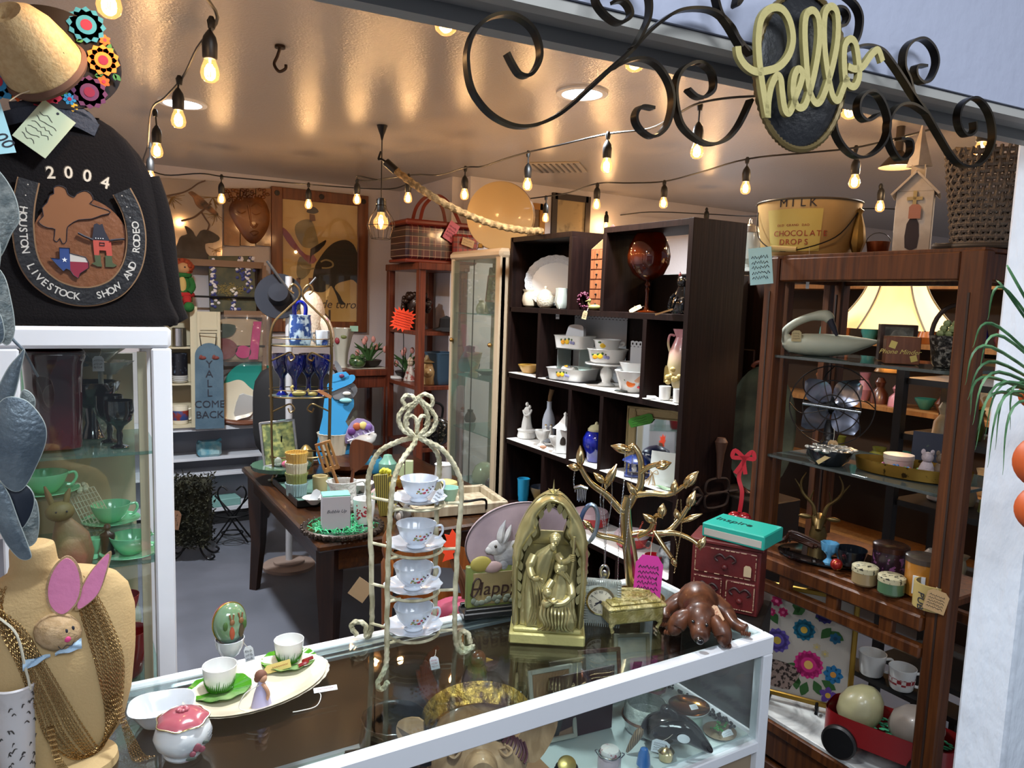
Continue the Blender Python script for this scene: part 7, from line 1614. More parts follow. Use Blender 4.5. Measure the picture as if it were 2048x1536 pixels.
# ---- corner cabinet goods, picnic basket, tin
bz=2.072;p=S(838,bz,Y=5.12);t=thing('picnic_basket','red plaid tin picnic basket with looped handles on top of the corner cabinet','picnic basket',Vector((2.34,5.12,bz)),0)
def plaid(name,c1,c2,c3,s):
    m=mat(name,c1,.4,coat=.3);nt=m.node_tree;N=nt.nodes;L=nt.links.new;tc=N.new('ShaderNodeTexCoord');sx=N.new('ShaderNodeSeparateXYZ');L(tc.outputs['Object'],sx.inputs[0]);prev=None
    rgb=lin(c1)
    for ax in (0,2):
        for (fr,w_,c) in ((s,.32,c2),(s*2,.06,c3),(s*2.0,.0,c3)):
            if w_ == 0:continue
            mu=N.new('ShaderNodeMath');mu.operation='MULTIPLY';mu.inputs[1].default_value=fr;L(sx.outputs[ax],mu.inputs[0]);f_=N.new('ShaderNodeMath');f_.operation='FRACT';L(mu.outputs[0],f_.inputs[0]);l_=N.new('ShaderNodeMath');l_.operation='LESS_THAN';l_.inputs[1].default_value=w_;L(f_.outputs[0],l_.inputs[0])
            h_=N.new('ShaderNodeMath');h_.operation='MULTIPLY';h_.inputs[1].default_value=.75;L(l_.outputs[0],h_.inputs[0]);mx_=N.new('ShaderNodeMixRGB');L(h_.outputs[0],mx_.inputs[0]);mx_.inputs[2].default_value=lin(c)
            if prev is None:mx_.inputs[1].default_value=rgb
            else:L(prev,mx_.inputs[1])
            prev=mx_.outputs[0]
    L(prev,N['Principled BSDF'].inputs['Base Color']);return m
PLD=plaid('dark_plaid','#4a1018','#1a0f16','#b59a80',11);RPL=plaid('red_plaid','#8f2018','#4a1a1c','#5a4a3a',26);RBR=cm('#6a2414',.4)
obj('body',G(PLD).box((0,0,.145),(.54,.32,.25),.02),t);obj('trim',G(RBR).box((0,0,.012),(.55,.33,.024),.006).box((0,0,.285),(.55,.33,.04),.012),t)
for s_,y in ((-1,-.14),(1,.10)):obj('handle',G(RBR).tube(spl([(-.14+.02*s_,y,.30),(-.10,y*.6,.42),(-.02*s_,y*.25,.50),(.10,y*.6,.44),(.16,y,.30)],6),0,4,flat=(.012,.004,(0,1,0))),t)
ptag(t,1,(.07,-.18,.235),.085,.14,cm('#c2697d',.7),ry=.5,shape='r',string=(.04,-.16,.3),lines=4)
p=Vector((2.52,4.93,bz));t=thing('plaid_thermos_tin','small bright red plaid tin in front of the picnic basket','tin',p,0);obj('body',G(RPL).box((0,0,.11),(.2,.06,.22),.02),t);obj('side_handle',G(DARKV).tube(spl([(.1,0,.19),(.125,0,.16),(.1,0,.12)],4),.004,6),t);ptag(t,1,(0,-.045,.16),.10,.055,TAGM,ry=.25,shape='r',string=(0,-.035,.22),lines=2)
p=S(975,2.133,Y=4.22);rd=.215;t=thing('round_tin_case','big round cream tin drum case standing on edge on the cream display cabinet','case',Vector((2.40,4.2,2.135)),rad(-40));TN=mat('cream_tin','#b39a6c',.4,bump=.08,bs=20,coat=.2)
obj('drum',G(TN).at(0,0,rd+.004).lathe([(rd*.96,-.055),(rd,-.05),(rd,.05),(rd*.96,.055)],56,ax='y'),t);obj('rim_band',G(cm('#8a6a44',.3,metal=.5)).at(0,0,rd+.004).lathe([(rd+.001,-.03),(rd+.004,-.025),(rd+.001,-.02)],56,ax='y',cap=False).lathe([(rd+.001,.02),(rd+.004,.025),(rd+.001,.03)],56,ax='y',cap=False),t);obj('hinge',G(BRS).box((-.12,-.03,.03),(.03,.05,.03),.005),t)
# goods in the corner cabinet (shelf tops at 1.58, 1.18, .72)
CB=lambda px,z:S(px,z+.003,X=2.30)
t,k=TT('portrait_bust','dark bronze-coloured bust with thick curls on the upper corner-cabinet shelf','bust',CB(832,1.58));k *= 1.05
cbm=mat('dark_curl_bronze','#2a170e',.4,metal=.3,coat=.3);g=G(cbm,k).ball((0,-4,46),(18,18,22)).tube([(0,0,0),(0,0,8),(0,0,18),(0,-2,30)],[24,20,10,11],16);g.cyl((0,-20,44),(0,-25,40),3,4);obj('head',g,t)
g=G(cbm,k)
for i in range(80):a=RND.uniform(-.2,PI+.2) if i % 3 else RND.uniform(0,2*PI);z=RND.uniform(34,66);r=24 if z < 58 else 16;g.ball((r*cos(a),r*.9*sin(a)-2 if sin(a) > -.5 else -16,z),RND.uniform(4,6.5),8,5)
obj('curls',g,t)
def tulips(px,p,lab):
    t,k=TT('potted_tulips',lab,'artificial plant',p,'potted pale pink tulips');obj('bowl',G(cm('#1d120d',.5),k).lathe([(12,0),(20,4),(26,14),(23,15),(0,12)],24),t);g=G(cm('#35562a',.6),k);gb=G(cm('#c98a80',.5),k)
    for i in range(14):
        a=i*2.4;r=6+i*1.6;h=42+14*sin(i*1.9);e=Vector((r*cos(a)*1.2,r*sin(a)*.6,h));g.tube(spl([(r*.2*cos(a),0,12),e*.6+Vector((0,0,4)),e],4),1,5)
        if i % 2:gb.ball(tuple(e),(4.5,4.5,7),8,6)
        l_=Vector((cos(a+1),.5*sin(a+1),0));g.tube(spl([(0,0,12),l_*14+Vector((0,0,34)),l_*30+Vector((0,0,42+8*sin(i)))],4),[1.5,2.4,3,3.2,3,2.4,1.8,1,.3],4)
    obj('leaves',g,t);obj('tulip_blooms',gb,t)
GZ=1.252
tulips(770,Vector((2.07,5.70,GZ)),'pale pink tulips in a dark bowl on the low glazed cabinet');tulips(818,CB(815,1.18),'pale pink tulips in a dark bowl in the corner cabinet below the orange star')
t,k=TT('orange_starburst','fluorescent orange jagged price starburst before the corner cabinet','price sign',P(806,640,X=2.15));OR=mat('fluorescent_orange_card','#f0451c',.7,emit=0)
g=G(OR,k).at(0,0,0,ry=.25).ext([((24 if i % 2 == 0 else 17)*max(-1,min(1,1.25*cos(2*PI*i/36))),(24 if i % 2 == 0 else 17)*max(-1,min(1,1.25*sin(2*PI*i/36)))) for i in range(36)],.8).m(cm('#8f1a0a'));
for j in range(6):g.tube([(-16+2*i,-.8,12-5*j+1.2*(i % 2)) for i in range(17)],.5,4)
obj('card',g,t);obj('support_wire',G(DARKV,k).tube(spl([(0,4,-10),(2,5,-50),(0,6,(1.19-t.location.z)/k)],4),.8,5),t)
t,k=TT('toby_jug','cream toby jug shaped like a laughing face in the corner cabinet','jug',CB(858,1.18));g=G(cm('#a98a5c',.35,coat=.3),k).lathe([(15,0),(17,10),(19,26),(16,40),(12,44)],20).ball((-3,-15,24),(11,7,10)).ball((-3,-23,24),3);obj('face',g,t);obj('hat_brim',G(cm('#8a7450',.4),k).lathe([(14,42),(20,45),(10,50),(8,58),(0,58)],20),t);obj('handle',handle(G(cm('#8a7450',.4),k),15,14,38,10,2.4),t)
t,k=TT('bell_figurine','small red and white bonnet lady figurine beside the toby jug','figurine',CB(832,1.18)+Vector((-.05,0,0)));obj('skirt',G(cm('#b5aca4',.4,col2='#8a3a30',vs=30,ramp=(.5,.6)),k).lathe([(13,0),(12,6),(6,26),(5,30)],18,cap=True),t);obj('head',G(cm('#b8a690',.5),k).ball((0,0,36),(6,6,7)).lathe([(7,40),(3,46),(0,48)],12),t)
obj('white_dish',G(CER,K(CB(815,1.18))).lathe([(16,0),(16,5),(0,6)],24),None,CB(812,1.18)+Vector((-.07,0,0)),0,'low white round dish at the corner-cabinet shelf edge','dish')
t,k=TT('sequin_handbag','black sequinned handbag with a loop handle on the lower corner-cabinet shelf','handbag',CB(868,.72)+Vector((0,0,.0)));obj('body',G(mat('sequin_black','#0c0b0c',.2,col2='#6b5f50',vs=70,ramp=(.6,.66),coat=.8),k).ball((0,0,32),(36,16,31),24,14),t);obj('handle',G(DARKV,k).tube(spl([(-14,0,58),(-15,0,82),(0,0,90),(15,0,82),(14,0,58)],5),2.4,8),t)
t,k=TT('blue_crock','blue-grey stoneware crock at the back of the corner cabinet','crock',CB(862,1.18)+Vector((.09,.04,0)));obj('body',G(cm('#3a5268',.4),k).lathe(shell([(24,0),(28,10),(30,58),(32,62)],2),28,cap=False),t)
obj('fabric_hat',G(cm('#0d0c0e',.9),K(CB(880,1.58))).lathe([(30,0),(28,2),(16,6),(14,24),(0,30)],24),None,CB(868,1.585)+Vector((.1,0,0)),0,'black felt hat beside the dark bust','hat')
# on the low glazed cabinet
t,k=TT('floral_vase','pale ribbed vase with a red flower and green tag on the low glazed cabinet','vase',Vector((1.85,5.72,GZ)));obj('body',G(cm('#b4b3a6',.25,coat=.4),k).lathe(shell([(13,0),(11,8),(13,30),(20,62),(24,78)],1.4),28,lambda a,z:1+.05*cos(6*a)+(.1*cos(6*a) if z > 70 else 0),cap=False),t);obj('rose_decal',G(cm('#8a2f38'),k).ball((-8,-17,54),(5,3,7),8,6).m(cm('#6a7440')).ball((4,-19,62),(6,2,4),8,6),t);ptag(t,k,(24,-10,78),16,11,cm('#8fb5a0'),shape='r',scribble=False)
t,k=TT('green_frog_planter','dark green ceramic animal planter in front of the ribbed vase','planter',Vector((1.94,5.60,GZ)));g=G(cm('#1f3a20',.2,coat=.6,col2='#4d6a3c',vs=20),k).ball((0,0,13),(17,13,13));[g.at(s_*9,-6,22).lathe([(6,0),(4,6),(0,8)],8).at() for s_ in (-1,1)];obj('body',g,t)
obj('white_lace_runner',G(cm('#b8b2a4',.9)).box((0,0,.001),(.3,.2,.002)),None,Vector((2.03,5.66,GZ-.0015)),0,'small off-white lace doily on the low glazed cabinet','doily')
t,k=TT('white_tureen','white covered tureen seen through the glazed cabinet front','tureen',Vector((1.96,5.75,.64)));obj('bowl',G(CER,k).lathe([(16,0),(28,10),(34,26),(30,30),(10,42),(4,46),(0,52)],28),t)
t,k=TT('glass_bottle','pale glass bottle in the bottom of the glazed cabinet','bottle',Vector((1.98,5.65,.102)));obj('body',G(cm('#8fa09a',.15,coat=.5),k).lathe([(14,0),(16,4),(16,34),(6,50),(6,64),(0,65)],20),t)
# cream cabinet goods
CG=lambda px,z,X=2.38:S(px,z+.004,X=X)
p=CG(950,1.73);t=thing('storybook_box','cream speckled book-shaped box with a pink framed title in the glass cabinet','book',Vector((2.40,4.15,1.735)),rad(-84));
obj('cover',G(cm('#a39a78',.7,col2='#857c5c',vs=60)).at(0,0,0,rx=-.1).box((0,0,.15),(.36,.03,.30),.003),t);g=G(cm('#a5705f',.6)).at(0,-.032,.16,rx=-.1)
for c,d in (((0,0,.08),(.26,.004,.008)),((0,0,-.08),(.26,.004,.008)),((-.13,0,0),(.008,.004,.168)),((.13,0,0),(.008,.004,.168))):g.box(c,d)
g.text('THE FOREST',.034,0,-.03,-.002,depth=.0004).text('SECRET',.034,0,-.065,-.002,depth=.0004).m(INK).tube([(-.07+.012*i,0,.04+.012*sin(i*1.9)) for i in range(12)],.002,4);obj('title_frame',g,t)
obj('hanging_ribbon_tag',G(cm('#4a3a32',.7)).at(.07,-.05,.15).ext([(-.018,-.07),(.018,-.07),(.018,.06),(0,.08),(-.018,.06)],.003),t)
for lab,nm,px,z,r,h,m_,cat in (('clear crystal cup on the top shelf of the cream glass cabinet','crystal_cup',985,1.73,14,22,CRY,'cup'),('cream ceramic arch ornament on the top shelf of the cream glass cabinet','ceramic_arch',962,1.73,11,26,CRMC,'ornament'),('dark folded blue cloth parcel in the cream glass cabinet','cloth_parcel',938,1.32,22,52,cm('#33353d',.8),'cloth'),('cream basket-shaped vase with rose rim in the cream glass cabinet','basket_vase',948,1.32,15,40,cm('#a89878',.4),'vase'),('small cream bottle near the cabinet edge','cream_bottle',996,1.32,8,34,CRMC,'bottle'),('green glass bowls stacked on the second shelf of the cream cabinet','green_bowl',972,1.32,22,10,cm('#4d6a5c',.2),'bowl'),('white hen-shaped dish on the lowest glass shelf of the cream cabinet','hen_dish',968,.60,26,38,CRMC,'dish'),('dark red glass dish below the white hen dish','red_dish',985,.60,16,14,cm('#4a1218',.2),'dish'),('small brown figurine on the third shelf of the cream cabinet','brown_figurine',940,.97,12,26,cm('#5a4434',.5),'figurine'),('cream rabbit cushion on the third shelf of the cream cabinet','rabbit_cushion',992,.97,17,38,cm('#a09078',.8),'cushion'),('brown wicker basket at the foot of the cream cabinet','wicker_basket',955,.1,24,30,mat('dark_wicker','#2b1b12',.8,bump=1.,bs=60),'basket')):
    rr_={'cup':[(.5,0),(.6,.1),(1,1),(.9,1),(0,.2)],'vase':[(.6,0),(.5,.15),(.8,.6),(1,.92),(1.1,1),(0,.9)],'bowl':[(.4,0),(1,.8),(1,1),(0,.5)],'dish':[(.9,0),(1,.2),(.9,.5),(.7,.8),(.3,1),(0,1)],'bottle':[(.9,0),(1,.5),(.4,.7),(.4,1),(0,1)]}.get(cat,[(.8,0),(1,.25),(.8,.55),(.45,.8),(.5,.95),(0,1)])
    p=CG(px,z);V(nm,lab,cat,p,[(a*r,b*h) for a,b in rr_],m_,24)
# pictures on the far wall above the bookcase
for px0,px1,y0,y1,c1,c2,lab in ((1108,1172,417,470,'#241510','#a08a62','dark framed drawing on the far wall above the dark bookcase'),(1045,1082,436,470,'#9c6a22','#5a3f22','gold framed picture on the far wall beside the round tin')):
    a,b=P(px0,y0,Y=5.115),P(px1,y1,Y=5.115);t=thing('framed_picture',lab,'picture',(a+b)/2,0);w_,h_=(b.x-a.x)/2,(a.z-b.z)/2+.1
    g=G(cm(c1,.5));[g.box(c,d) for c,d in (((0,0,h_),(w_*2,.03,.05)),((0,0,-h_),(w_*2,.03,.05)),((-w_,0,0),(.05,.03,h_*2+.05)),((w_,0,0),(.05,.03,h_*2+.05)))];obj('frame',g,t);obj('drawing',G(cm(c2,.4,col2=c1,vs=9,ramp=(.55,.75))).box((0,0,0),(w_*2-.04,.01,h_*2-.04)),t)
# ================= dining table goods =================
TZ=.762
def TP(x,y,z=TZ):return P(x,y,Z=z)
# three-tier gold wire rack
p=TP(572,950);p=Vector((1.13,4.22,TZ));t,k=TT('tiered_wire_stand','tall gold wire three-tier stand with scrolled top, loaded with blue glass','tiered stand',p)
GW=mat('antique_gold_wire','#6e5a3c',.35,metal=.8);x0=pr_x=568
g=G(GW,k)
def h_(y):return (955-y)
for s_,y_ in ((-1,-20),(1,-20),(-1,30),(1,30)):
    g.tube(spl([(s_*50,y_,h_(948)),(s_*54,y_,h_(900)),(s_*56,y_,h_(780)),(s_*58,y_,h_(700)),(s_*52,y_*.8,h_(650)),(s_*26,y_*.4,h_(620)),(s_*6,0,h_(600)),(s_*3,0,h_(585)),(s_*14,0,h_(572)),(s_*22,0,h_(582)),(s_*14,0,h_(590))],6),2.2,7)
for y in (690,790,908):g.tube([(60*cos(a),36*sin(a),h_(y)) for a in [2*PI*i/36 for i in range(36)]],1.8,6,True)
for y in (676,776):g.tube([(60*cos(a),36*sin(a),h_(y)) for a in [2*PI*i/36 for i in range(36)]],1.0,6,True)
for s_ in (-1,1):
    for y in (700,800):g.tube(spl([(s_*56,-18,h_(y+20)),(s_*34,-26,h_(y+8)),(s_*20,-30,h_(y+2)),(s_*12,-32,h_(y+12)),(s_*20,-32,h_(y+18)),(s_*24,-30,h_(y+10))],5),1.8,6)
    g.tube(spl([(s_*50,-20,h_(945)),(s_*54,-22,h_(953)),(s_*46,-24,h_(950))],4),3,6)
obj('wire_frame',g,t)
for y in (690,790):obj('glass_shelf',G(GSH,k).lathe([(58,h_(y)),(58,h_(y)+2),(0,h_(y)+2)],36,lambda a,z:1/math.sqrt(cos(a)**2+(sin(a)/.6)**2)),t)
M_=Matrix.Rotation(face(p),3,'Z')
def RK_(dx,dy,y):return p+M_ @ Vector((dx*k,dy*k,(h_(y)+2.2)*k))
SPG=mat('blue_spongeware','#1f3a6e',.25,coat=.5,col2='#a9bcc8',vs=26,ramp=(.48,.56))
q=RK_(-2,0,690);t1,kk=TT('sponge_pitcher','blue spongeware basket pitcher on the top tier of the gold stand','pitcher',q);obj('body',G(SPG,kk).lathe(shell([(20,0),(22,8),(22,40),(20,54),(21,58)],1.5),28,cap=False),t1);obj('handle',G(COB,kk).tube(spl([(-10,0,56),(-10,0,76),(0,0,84),(10,0,76),(10,0,56)],5),4,8),t1)
DLF=mat('delft_glaze','#c6ccd6',.2,coat=.5,col2='#2f4a8c',vs=16,ramp=(.54,.6));t1,kk=TT('delft_mug','small white mug with blue landscape on the top tier beside the sponge pitcher','mug',RK_(40,-6,690));obj('cup',G(DLF,kk).lathe(shell([(12,0),(13,2),(14,28)],1.3),24,cap=False),t1);obj('handle',handle(G(DLF,kk),-13,6,22,7,1.6,-1),t1)
for i,(dx,dy) in enumerate(((-36,4),(-12,-14),(14,6),(38,-6))):
    V('cobalt_goblet','cobalt blue glass goblet, one of the cluster on the middle tier of the gold stand','goblet',RK_(dx,dy,790),[(12,0),(11,2),(5,8),(4,30),(7,38),(16,50),(20,68),(19,82),(17,82),(15,60),(0,40)],mat('cobalt_clear','#0a1866',.05,trans=.4,coat=.8),20,'cobalt goblets on the gold stand')
for dx,lab,s2 in ((-4,'little brass swan figure on the middle tier of the gold stand',1),(22,'little brass dog figure on the middle tier of the gold stand',.7)):
    g=G(cm('#a8985c',.4,metal=.4),k*s2).ball((0,0,6),(14,6,6)).tube(spl([(-10,0,8),(-14,0,16),(-10,0,20)],4),3,6);obj('brass_animal',g,None,RK_(dx,-24,789.5),face(p),lab,'figurine')
ptag(t,k,(44,-30,h_(782)),30,7,cm('#a8704a'),ry=.5,scribble=False)
obj('white_flower_lamp',G(mat('plush_white','#c9b6a6',.95,bump=.6,bs=80)),None) if 0 else None
# plush bunny head beside the stand
p2=P(612,640,Y=4.84);t,k2=TT('plush_bunny','cream plush rabbit slumped over the pole behind the gold stand, pink lined ear hanging','soft toy',p2);PL=mat('cream_plush','#c7b39d',.95,bump=.5,bs=60)
obj('body',G(PL,k2).tube(spl([(-6,0,48),(6,0,36),(14,0,10),(16,0,-30),(12,0,-50)],5),[10,14,18,20,22,23,24,24,24,24,23,22,20,18,16,14,12,9,8,7,5],16),t);obj('ear',G(PL,k2).tube(spl([(26,-6,10),(38,-8,-10),(46,-8,-36),(48,-6,-48)],5),[5,8,10,11,12,12,12,12,12,11,10,9,8,7,5,3],12).m(cm('#b98289',.9)).ball((40,-17,-18),(4,2,24)),t)
# pole stand with round base, dark hat
p3=P(582,1196,Z=0);p3=Vector((1.20,4.86,0));p3=S(578,0,Y=4.86);t=thing('pole_stand','white pole display stand on a round grey base standing behind the table','display stand',p3);kp2=K(p3)
obj('base',G(cm('#7d6a60',.5)).lathe([(.17,0),(.17,.02),(.10,.03),(.10,.045),(.02,.05),(0,.05)],40),t);obj('pole',G(cm('#b5b3b5',.4,metal=.3)).cyl((0,0,.04),(0,0,1.93),.022,None,16),t)
g=G(cm('#4a4a4c',.4,metal=.5))
g.cyl((-.14,-.02,2.02),(.08,-.02,1.72),.01).cyl((.02,0,1.75),(.17,-.02,1.93),.008);obj('cross_rods',g,t)
g=G(cm('#0b0d18',.9)).at(-.06,.0,1.80,rx=PI/2-.3).lathe([(.15,0),(.15,.01),(.07,.02),(.06,.09),(0,.1)],36);obj('navy_hat',g,None,p3,-.3,'dark navy hat hooked on the pole stand behind the blue pitcher','hat')
t=thing('black_armchair','black upholstered chair back standing between the gold stand and the blue bunny','chair',S(600,0,Y=5.25),rad(-20));obj('back',G(cm('#0c0b0e',.8)).ball((0,0,.98),(.32,.09,.34),24,16,lambda q:1/((q.x**4+q.z**4+q.y**4)**.25)),t);obj('seat',G(cm('#0c0b0e',.8)).box((0,-.14,.5),(.6,.4,.14),.04),t)
for x_ in (-.26,.26):
    for y_ in (-.3,.04):obj('leg',G(DARKV).cyl((x_,y_,0),(x_,y_,.62),.015),t)
# blue bunny cutout
p=TP(672,900);p=Vector((1.62,4.52,TZ));p=S(676,TZ,Y=4.50);t,k=TT('bunny_cutout','wooden painted rabbit in a bright blue hat and coat holding an egg basket','wooden figure',p)
BLU=cm('#2f86b8',.6);GRB=cm('#4a4a4e',.6,col2='#6a6a6c',vs=8)
def cut(pts,m,y=0,th=5,n=2,par=None,nm='board'):return obj(nm,G(m,k).at(0,y,0).ext(sp2([(x-676,905-yy) for x,yy in pts],n),th),par or t)
cut([(650,770),(668,762),(700,768),(706,790),(690,820),(706,850),(700,905),(640,905),(636,860),(646,810)],BLU,nm='coat');cut([(664,770),(662,745),(676,735),(700,740),(712,752),(710,764),(698,776),(676,776)],GRB,-3,nm='head')
cut([(654,750),(658,742),(674,738),(700,726),(708,730),(702,742),(676,754),(660,760)],BLU,-6,nm='hat_brim');cut([(662,742),(660,728),(690,720),(696,734),(676,740)],BLU,-6,nm='hat_crown')
for q_ in ([(662,732),(652,716),(650,702),(660,712),(672,728)],[(676,724),(668,706),(670,698),(680,710),(684,722)]):cut(q_,GRB,-2,nm='ear')
obj('face_details',G(cm('#c9c2b8'),k).ball((16,-8,142),(8,2,4)).m(INK).ball((22,-8,152),2).m(cm('#5a2a4a')).ball((6,-10,177),(5,2,4)).m(cm('#7fb5b8')).ball((14,-8,128),(12,3,5)),t)
bk=cut([(690,862),(694,832),(712,812),(738,820),(746,838),(720,856)],cm('#8a7aa0',.6),-12,nm='egg_basket')
g=G(cm('#5a3a7a',.5),k)
for x,y,c in ((702,838,'#5a2f6e'),(712,828,'#a0502a'),(724,826,'#c9b46a'),(734,830,'#6a4a8a')):g.m(cm(c,.5)).ball((x-676,-15,905-y),(8,3,8),10,6)
g.m(cm('#b5b0c4'))
for i in range(5):g.tube([(694-676+10*i,-16,905-850+4*i),(700-676+10*i,-16,905-862+4*i)],1.5,4)
g.tube([(18,-16,48),(70,-16,66)],2,4);obj('painted_eggs',g,bk)
# jar with telephone-like black stoppers, crock
t,k=TT('ribbed_crock','cream ribbed planter behind the wooden utensils holding black bottle stoppers','planter',TP(668,925));k *= .95;obj('pot',G(CRMC,k).lathe(shell([(22,0),(28,30),(33,60),(35,64)],1.5),40,lambda a,z:1+.03*cos(20*a),cap=False),t)
g=G(BLK,k)
for x_,z_,r_ in ((6,128,6),(-6,84,6),(14,96,6),(2,104,5)):g.cyl((2,0,55),(x_,-4,z_),6).m(TAGW).ball((x_,-9,z_),(5.5,2,5.5)).m(BLK)
obj('black_stoppers',g,t)
# framed picture on green cake stand
t,k=TT('green_glass_stand','green glass cake stand under the small framed picture on the table','cake stand',TP(572,950)+Vector((-.05,-.10,0)));obj('stand',G(cm('#3f5a48',.12,coat=.6),k).lathe([(26,0),(14,3),(8,12),(14,20),(56,24),(58,32),(55,32),(0,26)],40,lambda a,z:1+(.02*cos(24*a) if z > 23 else 0)),t)
q=t.location+Vector((0,0,28*k));t1,kk=TT('small_picture_frame','small silver frame with a green garden picture propped on the green glass stand','picture frame',q);g=G(mat('bright_chrome','#b5b5b8',.2,metal=.9),kk).at(0,0,0,rx=-.15,ry=-.1)
for c,d in (((-32,0,45),(5,4,92)),((32,0,45),(5,4,92)),((0,0,3),(64,4,5)),((0,0,89),(64,4,5))):g.box(c,d,1)
obj('frame',g,t1);obj('picture',G(cm('#4d5a38',.5,col2='#9a9a5a',vs=26),kk).at(0,0,0,rx=-.15,ry=-.1).box((0,0,45),(58,2,84)),t1);obj('easel_leg',G(DARKV,kk).tube([(0,2,60),(0,26,0)],1.5,5),t1)
t1,kk=TT('pink_fish_ornament','small pink and clear glass fish ornament before the framed picture','ornament',q+Vector((-.0,-.09,0)));obj('body',G(cm('#a8506a',.1,coat=.6),kk).ball((4,0,10),(12,5,8)).m(CRY).ball((-14,0,16),(7,3,9)).ball((16,0,8),(5,3,5)),t1)
# black tray with ramekins
p=TP(628,990)+Vector((.03,.05,0));t=thing('black_tray','long black metal tray along the table edge under the ramekins','tray',p,rad(0));obj('tray',G(cm('#101011',.3,metal=.4)).box((0,0,.006),(.34,.52,.01),.003).box((-.17,0,.02),(.008,.52,.035),.002).box((.17,0,.02),(.008,.52,.035),.002).box((0,-.26,.02),(.34,.008,.035),.002).box((0,.26,.02),(.34,.008,.035),.002).m(cm('#4f6a60',.2)).box((0,0,.013),(.3,.48,.004)),t)
q=TP(593,990,TZ+.016);
for i,(c,w_) in enumerate((('#8aa3a6','bottom pale blue'),('#7a8048','second olive green'),('#b5ae94','third cream'),('#b38f45','topmost mustard yellow'))):
    V('ramekin','%s fluted ramekin in the stack of four on the black tray' % w_,'ramekin',q+Vector((0,0,i*20.5*K(q))),shell([(18,0),(19,1),(20,18),(22,22),(22,26)],1.4),cm(c,.3,coat=.3),48,'stacked fluted ramekins',lambda a,z:1+.03*cos(24*a))
t,k=TT('beige_candle_mug','small beige cup on the black tray behind the white bowl','cup',TP(640,985,TZ+.016));obj('cup',G(cm('#b5a67a',.4),k).lathe(shell([(13,0),(14,3),(15,34)],1.3),24,cap=False),t)
t,k=TT('white_rice_bowl','small white bowl with a paper tag on the black tray','bowl',TP(628,1008,TZ+.016));obj('bowl',G(CER,k).lathe(shell([(8,0),(10,2),(20,12),(23,14)],1),28,cap=False),t);ptag(t,k,(2,-12,20),16,26,TAGW,ry=.5,scribble=False)
# white pitcher with utensils
p=TP(682,1012,TZ+.014);p=TP(686,1022);t,k=TT('relief_pitcher','white relief-moulded pitcher holding wooden spatulas','pitcher',p);PR=mat('relief_white','#cfcfcb',.2,coat=.4,bump=1.,bs=40);obj('body',G(PR,k).lathe(shell([(20,0),(24,4),(27,24),(25,46),(27,62)],1.5),36,lambda a,z:1+(.25*max(0,cos(a-PI))**3 if z > 50 else 0),cap=False),t);obj('handle',handle(G(CER,k),25,16,58,20,3),t)
SW=wood('olive_wood','#7d5230','#a5773f',.45,scale=2);DWD=wood('dark_spatula_wood','#4a2716','#63361f',.4,scale=2)
def util(nm,lab,pts,hd,m,y):
    o_=thing(nm,lab,'utensil',p,face(p));obj('handle',G(m,k).tube([(a,y,b) for a,b in pts],3.4,8),o_);return o_
o_=util('slotted_spatula','slotted striped-wood spatula standing in the white pitcher',[(4,12),(-22,88)],0,SW,0);g=G(SW,k).at(-22,0,84,ry=rad(-18))
for x_ in (-14,-5,4,13):g.box((x_,0,30),(5,3,52),.8)
g.box((0,0,3),(32,3,10),1).box((0,0,57),(32,3,6),1);obj('slotted_blade',g,o_)
o_=util('flat_spatula','wide dark wooden spatula standing in the white pitcher',[(10,12),(20,86)],0,DWD,5);obj('blade',G(DWD,k).at(20,5,80,ry=rad(18)).ext(sp2([(-5,0),(5,0),(20,28),(22,60),(0,64),(-22,58),(-18,26)],3),3),o_)
# round mirror tray with box and mug
p=TP(688,1062);t,k=TT('round_mirror_tray','round mirrored tray with a dark beaded rim on the near table corner','tray',p+Vector((.0,.02,0)));p=t.location;obj('mirror',G(mat('tray_mirror','#9aa8a2',.05,metal=1.),k).lathe([(70,0),(70,8),(0,8)],40),t)
g=G(mat('dark_beaded_metal','#3a2f28',.4,metal=.6),k).tube([(74*cos(a),74*sin(a),7) for a in [2*PI*i/60 for i in range(60)]],5,8,True);blobs(g,56,lambda i:((79*cos(i*2*PI/56),79*sin(i*2*PI/56),6+2*(i % 2)),(4,4,5)),4,6,4);obj('beaded_rim',g,t)
g=G(cm('#4fc78a',.5),k)
for i in range(220):a,r=RND.uniform(0,2*PI),64*math.sqrt(RND.random());x,y=r*cos(a),r*sin(a);g.tube([(x,y,10),(x+RND.uniform(-8,8),y+RND.uniform(-8,8),RND.uniform(11,18)),(x+RND.uniform(-14,14),y+RND.uniform(-14,14),10)],.7,3)
tag(obj('paper_grass',g,None,p,face(p)),'mint green shredded paper grass spread over the round mirror tray','paper grass',kind='stuff')
q=p+Matrix.Rotation(face(p),3,'Z') @ Vector((-14*k,-10*k,10*k));t1,kk=TT('gift_box','white and mint gift box with script lettering on the mirror tray','gift box',q,rz=face(p)+.12);obj('box',G(cm('#a9a7ad',.5),kk).box((0,0,33),(54,38,66),.6).m(cm('#6fb9a4',.5)).box((0,.5,67),(53,37,3)).add([(27.3,-19,0),(27.3,19,0),(27.3,19,66),(27.3,-19,66)],[(0,1,2,3)]),t1);obj('lettering',G(INK,kk).at(0,-19.3,0).text('Bubble Up',9,0,34,0,depth=.1,shear=.35),t1)
